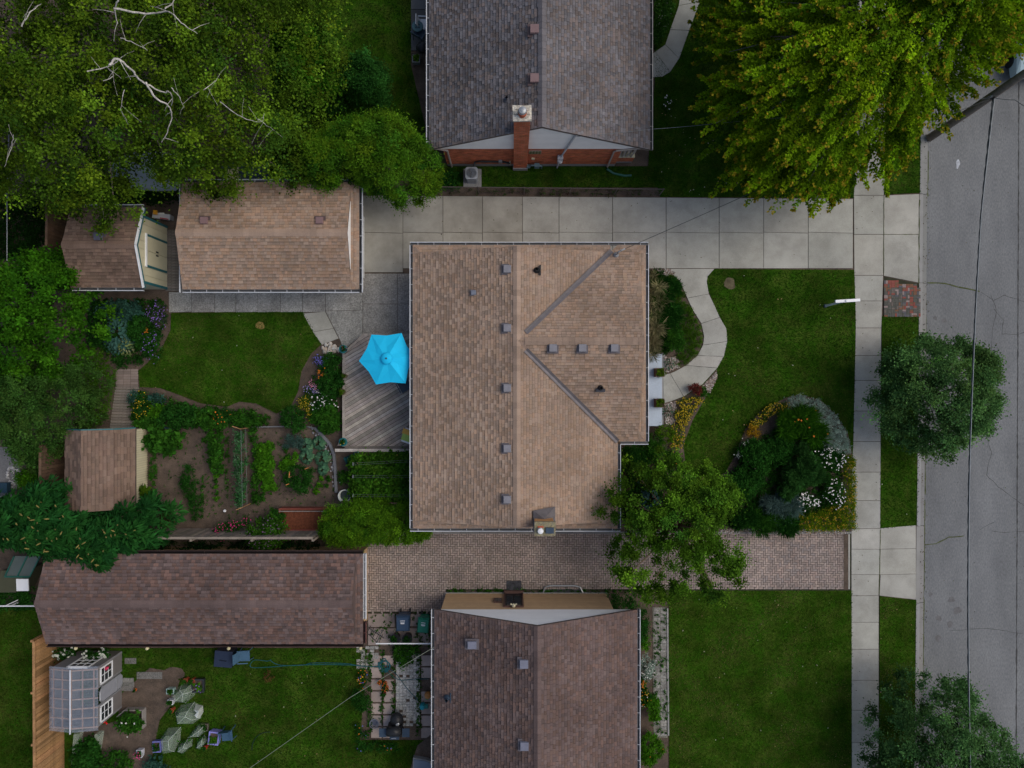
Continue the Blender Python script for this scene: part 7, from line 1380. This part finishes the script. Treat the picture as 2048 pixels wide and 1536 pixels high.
p = W(1028, 1170); t = MB().prism(WP([(1013, 1161), (1043, 1161), (1043, 1180), (1013, 1180)]), .045, .06).build('doormat', mat('mat_dark', (.05, .052, .06), .9, .6, 6, .3, 40)); tag(t, 'dark worn doormat outside the beige house side door', 'doormat')
p = W(842, 1528, .3); t = thing('cellar_hatch', 'grey metal cellar hatch at the bottom edge beside the beige house', 'hatch', Vector((p.x, p.y, .03))); MB().prism(WP([(826, 1516), (852, 1520), (866, 1526), (866, 1570), (824, 1570)], .3), .03, .28).build('curb', M_KERB, t); MB().prism(WP([(828, 1519), (851, 1522), (863, 1528), (863, 1568), (826, 1568)], .3), .285, .31).build('lid', plain('hatch_grey', (.17, .21, .27)), t)
# beside the brick house, and under the birch
p = W(835, 52, .72); t = thing('patio_table', 'teal round patio table beside the brick house gutter', 'table', Vector((p.x, p.y, .05))); mb = MB(); mb.lathe((p.x, p.y, .69), [(.24, 0), (.245, .02), (.23, .03)], 24, (.06, .14, .16)); mb.build('table_top', M_PVC, t)
for a in range(4): MB().tube([(p.x + .1 * math.cos(a * 1.57 + .7), p.y + .1 * math.sin(a * 1.57 + .7), .69), (p.x + .2 * math.cos(a * 1.57 + .7), p.y + .2 * math.sin(a * 1.57 + .7), .05)], .02, 6, (.05, .1, .12)).build('leg', M_PVC, t); MB().obox((p.x + .09 * math.cos(a * 1.57 + .78), p.y + .09 * math.sin(a * 1.57 + .78), .722), (.045, 0, 0), (0, .03, 0), (0, 0, .004), (.015, .04, .05)).build('cutout', M_PVC, t)
chair('white patio chair half hidden by the brick house gutter, upper', W(849, 48, .5) - Vector((0, 0, .45)), 1.57, M_WHITE); chair('dark blue folding chair below the teal table', W(840, 68, .4) - Vector((0, 0, .35)), 2.6, M_NAVY)
p = W(843, 92, .8); t = thing('kettle_grill', 'black kettle grill beside the brick house gutter', 'grill', Vector((p.x, p.y, .05))); MB().lathe((p.x, p.y, .45), [(.08, 0), (.22, .1), (.25, .2), (.2, .34), (.05, .4)], 20).build('bowl', M_BLACK, t, smooth=True)
for a in range(3): MB().tube([(p.x + .1 * math.cos(a * 2.1), p.y + .1 * math.sin(a * 2.1), .5), (p.x + .25 * math.cos(a * 2.1), p.y + .25 * math.sin(a * 2.1), .05)], .015, 6).build('leg', M_METAL, t)
tub('square grey planter with yellow plant on the north lawn', 832, 117, .34, .34, .35, (.2, .22, .22), 0, 'y')
bo = thing('covered_boat', 'pale grey tarp-covered boat under the birch', 'boat', W(290, 335)); q = W(285, 338, 1.2); mb = MB(); pr = []
for i, (x, w_, z) in enumerate([(-1.6, .1, 1.0), (-1.2, .55, 1.15), (-.4, .8, 1.3), (.5, .85, 1.3), (1.2, .8, 1.15), (1.4, .5, 1.0)]): pr.append(len(mb.v)); mb.v += [(q.x + x, q.y - w_, z - .45), (q.x + x, q.y - w_ * .9, z - .1), (q.x + x, q.y, z), (q.x + x, q.y + w_ * .9, z - .1), (q.x + x, q.y + w_, z - .45)]; mb.c += [(1, 1, 1)] * 5
for a, b in zip(pr, pr[1:]): mb.f += [(a + i, b + i, b + i + 1, a + i + 1) for i in range(4)]
mb.f += [tuple(pr[0] + i for i in range(5)), tuple(pr[-1] + i for i in range(4, -1, -1))]; mb.build('tarp', plain('tarp', (.30, .36, .42), .5), bo, smooth=True); MB().obox((q.x, q.y, .55), (1.3, 0, 0), (0, .6, 0), (0, 0, .2)).build('hull', M_WHITE, bo)
for s in (-1, 1): MB().tube([(q.x + .3, q.y + s * .75 - .08, .28), (q.x + .3, q.y + s * .75 + .08, .28)], .28, 14).build('wheel', M_BLACK, bo)
q = W(490, 347, .9); bo = thing('covered_trailer', 'dark covered trailer with a white corner behind the garage', 'trailer', Vector((q.x, q.y, 0))); MB().obox((q.x, q.y, .6), (1.0, 0, 0), (0, .5, 0), (0, 0, .3)).build('box', M_NAVY, bo); MB().obox((q.x - .55, q.y - .1, .93), (.28, .05, 0), (0, .3, 0), (0, 0, .03)).build('lid', M_CREAM, bo)
for s in (-1, 1): MB().tube([(q.x, q.y + s * .55 - .08, .28), (q.x, q.y + s * .55 + .08, .28)], .28, 14).build('wheel', M_BLACK, bo)
q = W(322, 432, .5); t = thing('work_bench', 'small bench with yellow and white tools beside the garden shed', 'bench', Vector((q.x, q.y, 0))); MB().obox((q.x, q.y, .46), (.38, -.06, 0), (.02, .12, 0), (0, 0, .03), (.5, .52, .55)).build('top', M_PVC, t); MB().obox((q.x - .22, q.y + .14, .55), (.07, 0, 0), (0, .09, 0), (0, 0, .07), (.6, .3, .02)).build('tool_case', M_PVC, t); MB().obox((q.x + .05, q.y + .1, .53), (.1, 0, 0), (0, .03, 0), (0, 0, .03), (.7, .7, .65)).build('saw', M_PVC, t); MB().obox((q.x + .15, q.y - .12, .52), (.18, -.03, 0), (0, .02, 0), (0, 0, .02), (.4, .03, .03)).build('level', M_PVC, t)
for sx in (-.3, .3): MB().box(q.x + sx - .03, q.x + sx + .03, q.y - .1, q.y + .1, 0, .44, (.3, .3, .3)).build('leg', M_PVC, t)
q = W(4, 975, .4); t = thing('wheelbarrow', 'dark blue wheelbarrow at the lane on the left edge', 'wheelbarrow', Vector((q.x, q.y, .02))); MB().obox((q.x, q.y, .4), (.3, 0, 0), (0, .22, 0), (0, 0, .12), (.02, .05, .08)).build('tray', M_PVC, t); MB().tube([(q.x + .2, q.y - .2, .4), (q.x + .7, q.y - .1, .45)], .02, 6).build('handle', M_BLACK, t); MB().tube([(q.x - .3, q.y - .04, .18), (q.x - .3, q.y + .04, .18)], .17, 12).build('wheel', M_BLACK, t)
for s in (-1, 1): MB().bar((q.x + .1, q.y + s * .15, .3), (q.x + .2, q.y + s * .18, .02), .03, .03).build('leg', M_BLACK, t)
